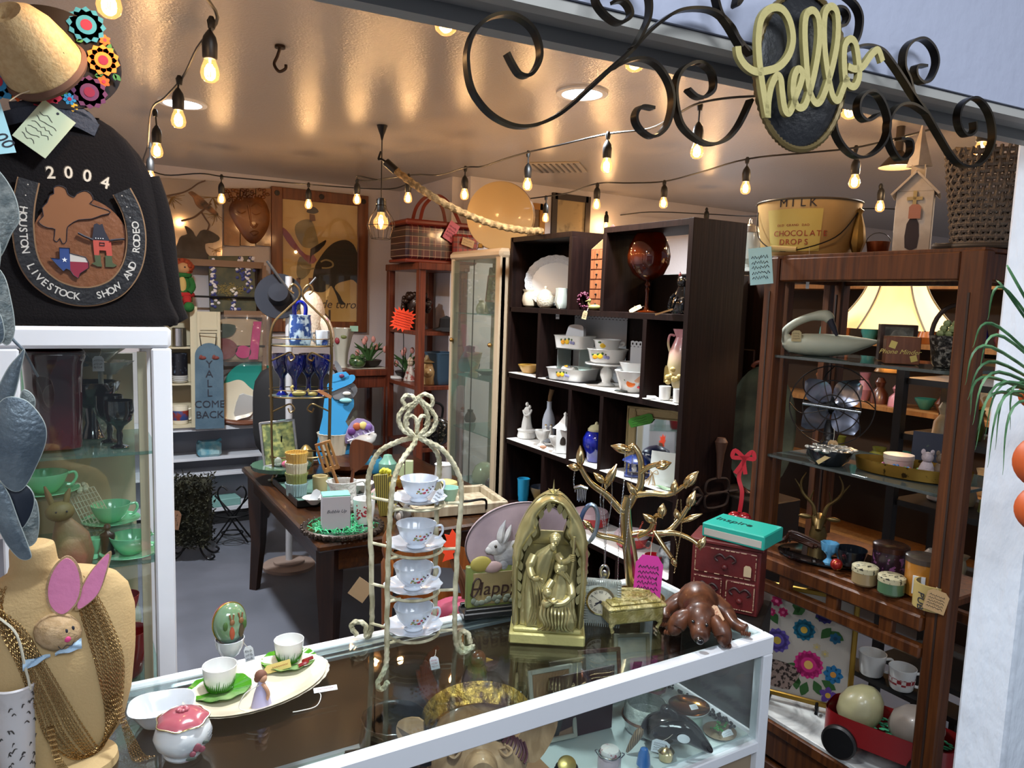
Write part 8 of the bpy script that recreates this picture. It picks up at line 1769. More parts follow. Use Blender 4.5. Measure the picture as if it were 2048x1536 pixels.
q=p+Matrix.Rotation(face(p),3,'Z') @ Vector((42*k,14*k,9*k));t1,kk=TT('red_pattern_mug','white tapered mug with a red pattern on the mirror tray','mug',q);obj('cup',G(CER,kk).lathe(shell([(17,0),(18,3),(21,30),(22,50)],1.4),32,cap=False),t1);g=G(cm('#a3293a',.4),kk);blobs(g,26,lambda i:((lambda a,z:(20.6*cos(a)*(.93+.0018*z),20.6*sin(a)*(.93+.0018*z),z))(-PI/2+RND.uniform(-.7,.7),RND.uniform(12,40)),(2.6,1.4,2.2)),2,6,4);obj('red_pattern',g,t1)
# yellow striped block, squirrel, tray with handles, assorted
t,k=TT('yellow_block_stack','yellow striped wooden picture block leaning among the kitchenware','wooden block',TP(770,1030),rz=rad(-50));obj('block',G(mat('striped_yellow','#a89a45',.5,col2='#4a4520',kind='wave',vs=30,dist=.5),k).at(0,0,42,ry=-.2).box((0,0,0),(34,16,84),1),t);g=G(cm('#c9c42f',.6),k);blobs(g,8,lambda i:((-8+4*i*.6,-2,88+2*(i % 3)),5),4,8,5);obj('yellow_ribbon',g,t)
t,k=TT('squirrel_figurine','small grey squirrel figurine in front of the floral cup rack','figurine',TP(798,1045));obj('body',G(cm('#6b6864',.6),k).ball((0,0,14),(10,9,13)).ball((-4,-4,30),(7,7,7)).tube(spl([(8,2,4),(16,2,16),(14,2,32),(20,2,38)],4),[5,6,7,8,8,8,8,7,6,5,5,4,3],10),t);obj('chest',G(cm('#b5aaa0',.6),k).ball((-1,-7,14),(5,3,8)),t)
p=TP(895,1020)+Vector((.0,.06,0));p.x=1.66;p.y=3.33;t=thing('whitewashed_tray','whitewashed wooden tray with black iron handles at the table end','tray',p,rad(-8));WW=wood('whitewashed_wood','#b0a48c','#8a7a62',.6,scale=2)
obj('tray',G(WW).box((0,0,.012),(.46,.34,.016),.002).box((0,-.17,.03),(.48,.03,.05),.003).box((0,.17,.03),(.48,.03,.05),.003).box((-.23,0,.03),(.03,.34,.05),.003).box((.23,0,.03),(.03,.34,.05),.003),t)
for y_ in (-.19,):obj('handle',G(DARKV).tube(spl([(-.02,y_,.03),(-.02,y_-.03,.08),(.02,y_-.035,.085),(.10,y_-.03,.085),(.12,y_,.03)],4),.006,7),t)
IT=((862,1008,'olive_glass_globe','smoky olive glass globe on the whitewashed tray','vase',[(10,0),(14,3),(26,22),(24,40),(14,52),(12,54)],glass('smoky_olive','#6d6844',.5)),(892,985,'yellow_cushion_box','pale yellow quilted box beside the olive glass globe','box',[(22,0),(24,8),(22,22),(10,26),(0,27)],cm('#b5a66a',.6)),(898,1000,'mint_teacup','mint green cup on the whitewashed tray','cup',shell([(12,0),(14,4),(20,26)],1.2),cm('#8ab5a8',.3)),(612,930,'gold_canister','small gold canister among the goods behind the framed picture','canister',[(14,0),(15,4),(14,28),(10,34),(5,40),(0,42)],GOLD),(745,945,'blue_flower_pot','bright blue fabric-wrapped pot behind the rope rack','pot',shell([(12,0),(20,16),(18,30)],1.4),cm('#3f95bd',.7)),(700,940,'brown_rolling_board','long reddish wooden bowl lying behind the spatulas','bowl',[(38,0),(56,12),(58,20),(0,14)],DWD),(775,955,'green_glass_jar','pale green glass jar at the far table side','jar',[(12,0),(18,8),(18,30),(10,40),(8,46),(0,48)],cm('#6a9482',.2,coat=.4)),(722,990,'china_sugar_bowl','white flower-shaped china bowl beside the relief pitcher','bowl',shell([(10,0),(18,8),(26,26)],1.2),CER),(790,985,'gold_ornament_tin','shiny gold and red ornament tin behind the top floral cup','tin',[(16,0),(18,6),(16,30),(6,36),(0,38)],cm('#a5863a',.25,metal=.7,col2='#7a2420',vs=20)),(886,965,'white_handled_cup','white curled-handle pitcher behind the whitewashed tray','pitcher',shell([(12,0),(18,10),(16,34),(18,38)],1.3),CER),(756,1000,'teal_fabric_bunch','crumpled green patterned cloth bundle on the table','cloth',[(20,0),(22,8),(12,20),(4,26),(0,26)],cm('#3d6a4c',.8,col2='#b08a8a',vs=30)))
for x,y,nm,lab,cat,pr_,m_ in IT:V(nm,lab,cat,TP(x,y,TZ+(.022 if 850 < x < 899 and y > 980 else 0)),pr_,m_,28)
for i,(x,y) in enumerate(((818,968),(800,975))):
    q=TP(x,y);obj('green_candle_box',G(cm('#a9b58a',.6),K(q)).box((0,0,24),(15,12,48),1),None,q,rad(-30),('taller','lower')[i]+' pale green upright box behind the top floral cup','box')
t,k=TT('white_bird_ornament','white bird ornament standing behind the spatulas near the blue pot','ornament',TP(735,935));obj('body',G(CER,k).tube(spl([(-34,0,48),(-12,0,54),(6,0,58),(12,0,70)],4),[3,6,9,11,12,12,12,11,9,8,7,7,5],12).cyl((0,0,0),(0,0,50),3),t)
# ---- wooden chair behind the rack, bags, egg basket
p=S(812,0,X=1.30);p=Vector((1.22,2.55,0));t=thing('wooden_chair','honey-coloured wooden chair with turned posts tucked between counter and table','chair',p,rad(-33));HW=wood('honey_wood','#6e3d18','#8f5524',.35,scale=2,coat=.3)
for x_ in (-.2,.2):obj('post',G(HW).at(x_,0,0).lathe([(.018,0),(.02,.3),(.024,.42),(.02,.5),(.024,.7),(.026,.78),(.016,.80),(.024,.83),(.022,.88),(.008,.91),(0,.915)],16),t)
for z_,h3 in ((.80,.09),(.62,.06)):obj('back_rail',G(HW).surf(lambda u,v:((u-.5)*.38,.03*sin(PI*u)+.006,z_-h3/2+h3*v*(.6+.5*sin(PI*u))),16,3).surf(lambda u,v:((.5-u)*.38,.03*sin(PI*u)+.022,z_-h3/2+h3*v*(.6+.5*sin(PI*u))),16,3),t)
obj('seat',G(HW).box((0,-.2,.44),(.44,.42,.035),.01),t)
for x_ in (-.18,.18):obj('leg',G(HW).cyl((x_,-.38,0),(x_*.95,-.36,.43),.018,.022),t)
BR2=cm('#2c130d',.35,coat=.3);obj('camera_pouch',G(BR2).ball((0,0,0),(.055,.04,.10),20,14).m(cm('#4a2014',.3)).ball((0,-.03,.06),(.035,.02,.035)),None,p+Vector((-.19,-.12,.56)),rad(-33),'dark brown leather pouch hanging from the honey-coloured chair','pouch')
t=thing('brown_strap_bag','dark brown strapped leather bag on the floor-side of the chair','bag',p+Vector((-.26,-.03,.02)),rad(-33));obj('bag',G(cm('#140b09',.5)).box((0,0,.16),(.16,.1,.32),.03),t);obj('strap',G(BR2).tube(spl([(-.05,-.06,.3),(0,-.08,.42),(.03,-.05,.5)],4),.008,6),t)
obj('puzzle_pillow',G(cm('#8f2f4a',.7,col2='#a58a55',vs=12,ramp=(.56,.6))).ball((0,0,.08),(.16,.07,.12),24,14,lambda q:1/((q.x**4+q.z**4+q.y**4)**.25)),None,p+Vector((.05,-.2,.50)),rad(-33),'pink puzzle-patterned cushion on the honey-coloured chair','cushion')
t,k=TT('orange_sign_stick','fluorescent orange jagged card tied beside the rope rack and plaque','price sign',P(905,1090,D=2.75));obj('card',G(OR,k).at(0,0,0,ry=.4).ext([(-14,30),(-4,24),(0,34),(6,16),(10,20),(8,0),(14,-4),(8,-16),(14,-24),(2,-34),(-4,-40),(-6,-24),(-12,-22),(-10,-10),(-22,-6),(-14,4),(-24,14),(-14,16)],1),t)
g=G(cm('#5a3a22',.7),k)
for i in range(3):g.tube(spl([(-8+5*i,6,0),(0+6*i,8,-40),(20+6*i,8,-90),(30+5*i,8,-150)],4),3.5,7,rope=.4,pitch=.2)
obj('twisted_stick',g,t);ptag(thing('kraft_card','plain kraft tag hanging beside the dark strap bag','price tag',P(722,1180,D=2.72),face((.6,1)),None),K(P(722,1180,D=2.72)),(0,0,0),36,42,cm('#a58c6c'),ry=.6,shape='r',scribble=False)
# ================= etagere goods =================
def EP(px,z,X=2.33):return S(px,z+.002,X=X)
Z0,Z1,Z2,Z3,Z4_=2.011,1.66,1.30,.955,.36
def L_(nm,lab,cat,p,pr_,m_,seg=28,**kw):return V(nm,lab,cat,p,pr_,m_,seg,**kw)
t,k=TT('milk_bucket','big yellow galvanised bucket with a chocolate drops label on top of the etagere','bucket',EP(1610,Z0,2.35));YG=mat('yellowed_galvanised','#bfa26c',.4,metal=.2,col2='#a98b58',vs=4)
obj('pail',G(YG,k).lathe(shell([(82,0),(84,3),(97,104)],1.5),48,cap=False).m(cm('#5a5348',.4,metal=.5)).tube([(98*cos(a),98*sin(a),105) for a in [2*PI*i/60 for i in range(60)]],2,6,True),t)
lb=obj('paper_label',G(cm('#b9a95c',.6),k).surf(lambda u,v:((85.5+v*11.5)*cos(-2.42+u*1.12),(85.5+v*11.5)*sin(-2.42+u*1.12),8+78*v),14,2),t)
g=G(cm('#8a2a1c',.6),k)
for s_,a0,sz,z,m_ in (('CHOCOLATE',-2.22,15,36,0),('DROPS',-2.08,15,20,0),('OLD GRAND DAD',-2.16,6,54,0),('MILK',-2.05,22,90,1)):
    if m_:g.m(INK)
    for i,ch in enumerate(s_):a=a0+i*sz*.0084;r=86.5+z*.118;g.at(r*cos(a),r*sin(a),z,rz=a+PI/2).text(ch,sz,0,0,-.4,depth=.15)
g.at();obj('lettering',g,lb)
g=G(DARKV,k).tube(spl([(-94,-20,88),(-90,-50,40),(-62,-88,12),(-20,-100,8),(50,-82,34),(88,-40,84)],6),1.2,6);obj('bail',g,t);obj('grip',G(cm('#b09a62',.5),k).cyl((-62,-90,12),(-16,-101,9),6),t)
ptag(t,k,(-78,-100,-22),42,70,TAGB,ry=-.12,shape='r',lines=5,string=(-64,-94,10),label='pale blue handwritten card');ptag(t,k,(8,-98,-50),6,26,CER,shape='r',scribble=False,string=(6,-98,14))
t,k=TT('church_birdhouse','white wooden church birdhouse with a tall steeple on top of the etagere','birdhouse',EP(1822,Z0,2.27),rz=rad(-62));CHW=mat('chalky_white','#c3bdb3',.7,col2='#a59c90',vs=10);k *= 1.05
obj('walls',G(CHW,k).box((0,0,55),(62,56,110),1).at(0,0,110).ext([(-31,0),(31,0),(0,34)],56),t)
g=G(CHW,k)
for s_ in (-1,1):g.at(s_*19,0,125,ry=s_*.82).box((0,0,0),(60,72,4),.5)
obj('roof',g.at(),t);obj('steeple',G(CHW,k).box((0,10,150),(24,24,24)).at(0,10,160).lathe([(22,0),(8,50),(0,84)],4),t)
g=G(cm('#2a1a14'),k).at(0,-28.5,0).ext(sp2([(-10,6),(10,6),(10,50),(0,62),(-10,50)],2),1).m(cm('#a8986a',.6)).box((0,-2,88),(6,3,44)).box((0,-2,96),(26,3,6));obj('door_and_cross',g,t);g=G(CER,k)
g.box((-31.5,-8,60),(2,14,50)).box((-31.5,12,60),(2,14,50));obj('arched_window',g,t);ptag(t,k,(2,-33,72),20,26,cm('#a5705a'),scribble=False)
t,k=TT('wicker_hamper','grey woven wicker basket tipped up on the etagere corner beside the pillar','basket',EP(1968,Z0,2.30));WK=mat('grey_wicker','#7a7168',.8,col2='#4a443e',kind='wave',vs=90,bump=.6)
g=G(WK,k)
for i in range(15):g.tube([(r*cos(a),r*.62*sin(a)*1.0,12+i*12.5) for r in [56+1.4*i] for a in [2*PI*j/60 for j in range(60)]],4.6,5,True)
for j in range(40):a=2*PI*j/40;g.tube([((54+1.4*i*1.25)*cos(a)+(4 if (i+j) % 2 else -3)*cos(a),.62*(54+1.75*i)*sin(a)+(4 if (i+j) % 2 else -3)*sin(a),8+i*12.5) for i in range(16)],3.6,4)
obj('weave',g,t);g=G(cm('#3d3833',.6),k).tube([(58*cos(a),38*sin(a),6) for a in [2*PI*i/40 for i in range(40)]],6,8,True).tube(spl([(-50,-10,8),(-80,-20,6),(-86,-10,8)],4),7,8);obj('base_ring',g,t);obj('rim_stick',G(cm('#6e655c',.7),k).cyl((-66,0,200),(10,-36,184),6),t)
L_('brass_finial','brass twisted finial ornament between the bucket and the copper pot','ornament',EP(1712,Z0,2.4),[(14,0),(8,8),(16,30),(12,60),(5,84),(8,92),(0,98)],BRS,8)
t,k=TT('copper_pot','small copper pot with a thin bail on top of the etagere','pot',EP(1754,Z0,2.42));obj('pot',G(cm('#7a4226',.3,metal=.9),k).lathe(shell([(15,0),(19,6),(22,30)],1),24,cap=False),t);obj('bail',G(DARKV,k).tube([(22*cos(a),0,28+20*sin(a)) for a in [PI*i/12 for i in range(13)]],.8,5),t)
# shelf 1
t,k=TT('swan_decoy','pale wooden swan decoy with a curved neck and black bill on the upper glass shelf','decoy',EP(1640,Z1,2.30));SWM=mat('weathered_swan','#aeb2a0',.55,col2='#97a090',vs=4,bump=.1,bs=12)
g=G(SWM,k).tube([(-72,0,18),(-60,0,20),(-30,0,21),(10,0,21),(50,0,24),(84,0,30),(104,0,34)],[6,17,22,23,19,9,2],20).tube(spl([(-60,0,24),(-70,0,42),(-52,0,62),(-24,-2,76),(4,-4,80),(14,-6,70)],6),[14,13,12,11,10,9,8.5,8,8,8,8,8,8,8,8,8,8,8,8,8.5,9,10,10.5,11,11.5,11.5,11,10.5,10,9,7],14);obj('body',g,t);obj('bill',G(INK,k).tube([(12,-8,74),(20,-10,58),(28,-10,42)],[7,6,3],10),t);ptag(t,k,(-46,-22,38),18,22,cm('#a89a70'))
for i,(px,X,w_,h_,c1,lab,tx_) in enumerate(((1790,2.40,66,72,'#3a241a','dark wooden box with a dog picture behind the lettered box on the upper shelf',''),(1800,2.28,62,54,'#5a3018','small reddish wooden box lettered Phone Minder on the upper shelf','Phone Minder'))):
    t,k=TT('wooden_box',lab,'box',EP(px,Z1,X),rz=rad(-50));b_=obj('box',G(wood('box_wood%d' % i,c1,'#6e4026' if i else '#22130d',.4),k).box((0,0,h_/2),(w_,40,h_),1),t)
    if tx_:obj('lettering',G(cm('#b9a85a'),k).at(0,-20.5,0).text(tx_,13,-6,20,0,depth=.2,shear=.4).at(-18,-20.5,38,ry=.3).ext([(-6,-7),(6,-7),(6,7),(-6,7)],.6).at(20,-20.5,12,ry=-.3).ext([(-6,-6),(6,-6),(6,6),(-6,6)],.6),b_)
    else:obj('dog_picture',G(cm('#6a6a62',.5,col2='#2a2a26',vs=20),k).box((0,-20.5,42),(50,1,50)).ball((0,-21,44),(16,2,20)),b_)
t,k=TT('handled_gift_basket','dark glittering basket with a tall handle and wrapped sweets on the upper shelf','basket',EP(1905,Z1,2.33));obj('basket',G(mat('flaky_silver_basket','#2b2a29',.3,metal=.5,col2='#8f8f88',vs=70,ramp=(.5,.6),bump=.8),k).lathe(shell([(34,0),(38,6),(46,62)],2),28,cap=False),t);obj('handle',G(cm('#24130e',.7),k).tube([(42*cos(a),0,62+62*sin(a)) for a in [PI*i/16 for i in range(17)]],4.5,8),t);g=G(cm('#8a9a6a',.4),k);blobs(g,12,lambda i:((-26+5*i,4*sin(i),66+10*(i % 3)),8),8);obj('sweets',g,t)
# shelf 2
t,k=TT('desk_fan','vintage metal desk fan with four silver blades in an open wire cage','fan',EP(1655,Z2,2.36));FM=mat('fan_aluminium','#9aa0b4',.3,metal=.8);g=G(cm('#1a1b1e',.4,metal=.4),k).lathe([(40,0),(38,8),(20,20),(12,30),(10,60),(8,70)],28).at(0,14,100).ball((0,0,0),(22,26,22));obj('base_and_motor',g.at(),t)
for i in range(4):
    a=PI/4+PI/2*i;g=G(FM,k).at(0,-14,100,ry=a)
    g.surf(lambda u,v:((v-.5)*(12+40*sin(PI*u**.9)),-26*(v-.5),10+58*u),12,8).surf(lambda u,v:((.5-v)*(12+40*sin(PI*u**.9)),1.2+26*(v-.5),10+58*u),12,8);obj('blade',g,t)
g=G(cm('#2a2422',.4,metal=.5),k)
for r_,y in ((78,-8),(52,-34),(24,-40)):g.tube([(r_*cos(a),y,100+r_*sin(a)) for a in [2*PI*i/48 for i in range(48)]],1.3,5,True)
for i in range(8):a=PI*i/4;g.tube(spl([(78*cos(a),-8,100+78*sin(a)),(56*cos(a+.3),-32,100+56*sin(a+.3)),(12*cos(a+.5),-42,100+12*sin(a+.5))],5),1.1,5)
obj('cage',g,t);obj('hub_bar',G(SLV,k).cyl((-52,-44,104),(52,-44,96),4),t);ptag(t,k,(8,-44,24),18,26,TAGM,string=(8,-42,60))
t,k=TT('foil_bowl','dark bowl wrapped in crinkled silver foil on the middle glass shelf','bowl',EP(1658,Z2,2.22));obj('bowl',G(cm('#15181c',.2,coat=.5),k).lathe([(26,0),(36,10),(44,30),(40,32),(0,26)],32),t);g=G(SILV,k);blobs(g,60,lambda i:((lambda a,r:(r*cos(a),r*sin(a),31))(RND.uniform(0,6.3),RND.uniform(8,44)),(RND.uniform(4,9),RND.uniform(3,6),4)),5);obj('foil',g,t);ptag(t,k,(-8,-40,18),8,34,cm('#b5a070'),ry=.9,scribble=False)
t,k=TT('brass_gallery_tray','oval pierced brass tray of beads and figurines on the middle glass shelf','tray',EP(1822,Z2,2.32),rz=rad(-75));g=G(mat('pierced_brass','#8f7030',.3,metal=.85,col2='#3a2a12',vs=40,ramp=(.6,.66)),k)
g.surf(lambda u,v:(104*cos(2*PI*u)*(1+.04*v),50*sin(2*PI*u)*(1+.04*v),1+24*v),64,2,cu=True).surf(lambda u,v:(104*v*cos(2*PI*u),50*v*sin(2*PI*u),1.5),40,2,cu=True);obj('tray',g,t);tr=t.location;kt=k
def TR(dx,dy,z=2):return tr+Matrix.Rotation(rad(-75),3,'Z') @ Vector((dx*kt,dy*kt,z*kt))
g=G(cm('#b0352a',.3),kt);cs=[cm(c,.25) for c in ('#b0352a','#2a6fae','#c9b13a','#3f8f4a','#c9c2b8','#8f3a7a')]
for i in range(90):g.m(cs[i % 6]).ball((RND.uniform(-60,20),RND.uniform(-40,-6),6+RND.uniform(0,12)),3.6,6,4)
obj('colourful_bead_pile',g,None,tr,rad(-75),'heap of multicoloured round beads in the brass tray','beads')
L_('round_trinket_tin','pale round tin with a pink lid in the brass tray','tin',TR(-30,16),[(26,0),(27,24),(28,25),(28,34),(0,36)],cm('#b0b0a0',.4,col2='#b08a8a',vs=6))
for i,(dx,c) in enumerate(((28,'#a59aa0'),(52,'#5a4a3a'),(76,'#6a705a'))):
    t,k=TT('animal_figurine',('pale grey seated animal figurine','brown twiggy-haired figurine','mossy green hooded figurine')[i]+' in the brass tray','figurine',TR(dx,-6+8*i));m_=mat('rough_fig%d' % i,c,.7,bump=.6,bs=60,col2='#2f2a22',vs=30,ramp=(.5,.8));obj('body',G(m_,k).lathe([(15,0),(16,14),(10,30),(5,36)],16,cap=True).ball((0,-2,42),(11,10,11)).ball((-8,0,52),(4,2,6)).ball((8,0,52),(4,2,6)),t)
obj('navy_folk_board',G(mat('navy_folk','#101a30',.6,col2='#5a6a4a',vs=26,ramp=(.62,.68)),K(EP(1868,Z2))).at(0,0,40,rx=-.1).box((0,0,0),(92,3,80),.5),None,EP(1868,Z2,2.47),rad(-70),'navy painted folk-art board standing behind the brass tray','board')
# table top
t,k=TT('deer_head_bust','brass deer head bust with tall antlers on the etagere table shelf','bust',EP(1634,Z3,2.36));DB=mat('aged_deer_brass','#6d5a35',.35,metal=.7);obj('neck_and_head',G(DB,k).lathe([(20,0),(20,4),(15,8),(17,24),(12,40)],20).tube([(0,6,34),(0,0,54),(0,-16,50),(0,-26,38)],[13,14,10,6],12),t)
for s_ in (-1,1):obj('antler',G(DB,k).tube(spl([(s_*8,0,62),(s_*14,0,82),(s_*34,-2,104),(s_*38,-4,126),(s_*30,-6,146)],5),[4,4,4,4,4,3.6,3.6,3.4,3.4,3.2,3,2.8,2.6,2.4,2.2,2,1.8,1.6,1.4,1.2,1],8).cyl((s_*33,-2,104),(s_*50,-4,130),3,1).cyl((s_*20,0,90),(s_*14,-6,112),2.6,1),t);obj('ear',G(DB,k).ball((s_*26,0,56),(13,4,5)),t)
obj('black_oval_mirror_tray',G(cm('#08090a',.06,coat=.8),K(EP(1655,Z3))).lathe([(78,0),(92,4),(92,7),(0,4)],48,lambda a,z:math.sqrt(1/(cos(a)**2+(sin(a)/.72)**2))),None,EP(1655,Z3,2.27),rad(-50),'black glossy oval tray at the left of the table shelf','tray')
g=G(cm('#3a1f14',.3,coat=.5),K(EP(1600,Z3)));
for i in range(5):g.tube(spl([(-50+6*i,-10+4*i,8),(-20,4-5*i,16+5*i),(20+6*i,-12+3*i,12)],5),5-.6*i,8)
obj('driftwood_branch',g,None,EP(1606,Z3+.009,2.25),rad(-60),'dark shiny knotted branch wound with wire on the black tray','branch')
L_('blue_egg_cup','light blue glass egg cup on the black tray','egg cup',EP(1657,Z3+.008,2.21),[(12,0),(10,3),(4,10),(5,16),(15,26),(17,42),(15,42),(0,28)],cm('#5a9cc4',.15,coat=.6),wob=lambda a,z:1+(.06*cos(8*a) if z > 30 else 0))
L_('dark_glass_bowl','dark blue-black glass bowl beside the blue egg cup','bowl',EP(1700,Z3+.008,2.24),shell([(14,0),(24,8),(29,30),(30,38)],1.5),cm('#12161c',.1,coat=.8))
obj('red_gold_bauble',G(cm('#8f1f1a',.25,metal=.4,col2='#c9a24a',vs=40,ramp=(.5,.55)),K(EP(1676,Z3))).ball((0,0,11),11),None,EP(1672,Z3+.008,2.17),0,'small red and gold bauble in front of the blue egg cup','bauble')
for nm,lab,px,X,r,h,m1,m2 in (('purple_candle_tin','dark purple flower-patterned candle jar with a coppery lid',1777,2.28,33,60,mat('purple_floral','#241420',.3,coat=.5,col2='#7a4a74',vs=60,ramp=(.56,.6)),cm('#4a3028',.2,metal=.6)),('amber_candle_jar','amber orange candle jar with a smoky lid on the table shelf',1842,2.24,33,70,cm('#a8702c',.2,coat=.5),cm('#4a4038',.25)),('cream_candle_jar','small round cream candle with a patterned lid at the shelf edge',1728,2.165,24,26,cm('#8f7a56',.2,coat=.6),mat('lace_lid','#b0a98a',.4,col2='#1d1c1a',vs=90,ramp=(.55,.6))),('green_candle_jar','small round green candle with a patterned lid at the shelf edge',1781,2.165,25,26,cm('#48664a',.2,coat=.6),mat('lace_lid','#b0a98a',.4))):
    t,k=TT(nm,lab,'candle',EP(px,Z3,X));obj('jar',G(m1,k).lathe([(r*.86,0),(r,4),(r,h)],36),t);obj('lid',G(m2,k).lathe([(r*1.03,h),(r*1.03,h+10),(r*.9,h+12),(0,h+12.5)],36),t)
    if h == 70:obj('label',G(TAGW,k).box((-6,-r-.5,30),(22,2,36)),t)
t,k=TT('pub_tin','cream round tin with dark lettering and a kraft tag at the shelf end','tin',EP(1862,Z3,2.18));obj('tin',G(cm('#a8945c',.4),k).lathe([(34,0),(34,50),(30,50),(30,4),(0,4)],36).m(INK).at(-24,-26,18,rz=-.7).text('PUB',20,0,0,0,rot=PI/2,depth=.4),t);ptag(t,k,(8,-38,26),38,44,TAGM,ry=.2,lines=5,string=(6,-30,52))
# marble shelf
t,k=TT('embroidered_picture','gold framed floral embroidery of a flower bowl on an easel on the marble shelf','picture',EP(1590,Z4_,2.28),rz=rad(-58));W2,H2=96,214;t.rotation_euler=(rad(-9),0,rad(-58));g=G(mat('gold_leaf_frame','#a8853a',.3,metal=.8),k)
for c,d in (((-W2,0,H2/2+14),(10,10,H2+10)),((W2,0,H2/2+14),(10,10,H2+10)),((0,0,14),(W2*2,10,10)),((0,0,H2+14),(W2*2,10,10))):g.box(c,d,2)
obj('frame',g,t);ln=obj('linen',G(cm('#b5ada2',.9),k).box((0,2,H2/2+14),(W2*2-6,3,H2)),t)
for x,z,r,a,b,n in ((-52,196,15,'#b01f5a','#d9648f',7),(-38,176,13,'#b01f5a','#d9648f',7),(-60,172,11,'#b01f5a','#d9648f',7),(40,190,26,'#2a2460','#5a4a8a',12),(4,150,28,'#12607a','#c9a03a',12),(-44,118,32,'#5a4a9a','#b59a3a',12),(62,146,15,'#1f5a7a','#17405a',6),(18,84,36,'#c92a7a','#e0b060',16),(64,76,24,'#1f6a9a','#c98a3a',8),(58,34,22,'#5a3a8a','#c9a03a',5),(30,122,10,'#b5a888','#c9b060',6),(46,112,10,'#b5a888','#c9b060',6),(0,206,13,'#6a4a24','#3a4a20',8)):obj('stitched_flower',flower(G(cm(a,.9),k).at(0,0,0),x,z,r*.78,cm(a,.9),cm(b,.9),n,t=1.5),ln)
g=G(cm('#2f5a2a',.9),k)
for x,z,a in ((-20,176,.9),(-10,180,-.2),(22,178,1.4),(50,158,2),(-24,76,1.8),(-16,64,2.4),(30,56,2.6),(18,50,3.4),(44,60,2),(-60,90,-2.4),(36,140,.6),(-46,150,-.6),(-4,60,3)):g.at(x,0,z,ry=a).ext(leafpts(30,9),1.2)
obj('stitched_leaf',g.at(),ln);obj('stitched_bowl',G(mat('speckle_stitch','#8f7a70',.9,col2='#2a1f1c',vs=70,ramp=(.5,.55)),k).at(-32,0,0).ext(sp2([(-16,26),(16,26),(22,34),(36,60),(32,74),(-28,78),(-36,60),(-22,34)],3),1.5),ln)
for x_ in (-50,40):obj('easel_leg',G(DARKV,k).tube([(x_,-8,16),(x_,-22,12),(x_,-16,-2),(x_,24,3)],3,6),t)
t,k=TT('red_wagon','toy red wagon with black wheels filled with green grass and two big eggs','toy wagon',EP(1775,Z4_,2.26),rz=rad(-72));WR=cm('#7a1518',.35,coat=.4)
def wf(s):return lambda u,v:(lambda c,q:(118*s*math.copysign(abs(c)**.35,c),54*s*math.copysign(abs(q)**.5,q),36+50*v))(cos(2*PI*u),sin(2*PI*u))
obj('body',G(WR,k).surf(wf(1),56,3,cu=True).surf(lambda u,v:wf(.97)(-u,v),56,3,cu=True).surf(lambda u,v:(lambda p_:(p_[0]*v,p_[1]*v,38))(wf(1)(u,0)),56,2,cu=True),t)
for x_ in (-78,78):
    for y_ in (-58,58):obj('wheel',G(cm('#0b0b0d',.4),k).at(x_,y_,34).lathe([(12,-7),(30,-7),(34,-3),(34,3),(30,7),(12,7)],32,ax='y'),t)
tag(obj('green_paper_grass',blobs(G(cm('#3fa878',.6),k),160,lambda i:((RND.uniform(-104,104),RND.uniform(-42,42),RND.uniform(56,70)),(RND.uniform(4,10),2,2)),3),None,t.location,rad(-72)),'green shredded paper filling the red wagon','paper grass',kind='stuff')
for i,(dx,c,ry__) in enumerate(((-58,'#a8a27a',.5),(44,'#8a8078',1.2))):
    q=t.location+Matrix.Rotation(rad(-72),3,'Z') @ Vector((dx*k,0,92*k));obj('stone_egg',G(mat('stone_egg%d' % i,c,.35,col2='#6a655a',vs=6,ramp=(.5,.9),coat=.3),k).at(ry=ry__).lathe([(.1,-50),(16,-47),(34,-32),(42,-8),(40,14),(28,36),(14,48),(.1,52)],32,cap=False),None,q,rad(-72),('pale yellow marbled','shiny grey')[i]+' large egg lying in the red wagon','egg')
for i,px in enumerate((1742,1802)):
    t,k=TT('white_mug',('plain white mug behind the embroidered picture','white mug with a red checked band behind the red wagon')[i],'mug',EP(px,.52,2.46));obj('cup',G(CER,k).lathe(shell([(20,0),(22,3),(26,44)],1.6),28,cap=False),t);obj('handle',handle(G(CER,k),24,10,36,13,3),t)
    if i:obj('checked_band',G(mat('red_check','#8f2a30',.4,col2='#cfcac4',kind='check',vs=70),k).lathe([(23.2,12),(25,26)],28,cap=False),t)
obj('riser_board',G(cm('#0c0b0b',.5)).box((0,0,0),(.10,.62,.018)),None,(2.48,1.47,.510),0,'black raised ledge carrying two white mugs at the back of the marble shelf','ledge')
for yy in (1.2,1.74):obj('ledge_bracket',G(cm('#0c0b0b',.5)).box((0,0,0),(.08,.02,.142)),None,(2.48,yy,.430),0,'black bracket under the mug ledge, '+('pillar side' if yy < 1.5 else 'bookcase side'),'bracket')
# ---- between bookcase and etagere
t,k=TT('oval_serving_tray','tall oval etched metal tray leaning behind the etagere post','tray',S(1512,.98,X=2.72),rz=rad(-55));obj('tray',G(cm('#5c6450',.25,metal=.6,col2='#3f4438',vs=8),k).at(0,0,126,rx=PI/2-.05).lathe([(0,0),(56,0),(66,5),(66,8),(56,3)],48,lambda a,z:1/math.sqrt(cos(a)**2+(sin(a)/1.9)**2)),t)
for s_ in (-1,1):obj('handle',G(cm('#5a2a1a',.3),k).tube([(22*cos(a),-6,126+s_*(122+12*sin(a))) for a in [PI*i/10 for i in range(11)]],4,8),t)
g=G(wood('old_door_wood','#24130c','#3a2014',.5)).box((0,.49,1.0),(.05,.54,2.0),.004)
for z_ in (.5,1.35):g.box((-.03,.49,z_),(.012,.36,.55),.006)
obj('panelled_door_leaf',g,None,(2.86,2.14,0),0,'old dark panelled wooden door standing behind the etagere and bookcase','door')
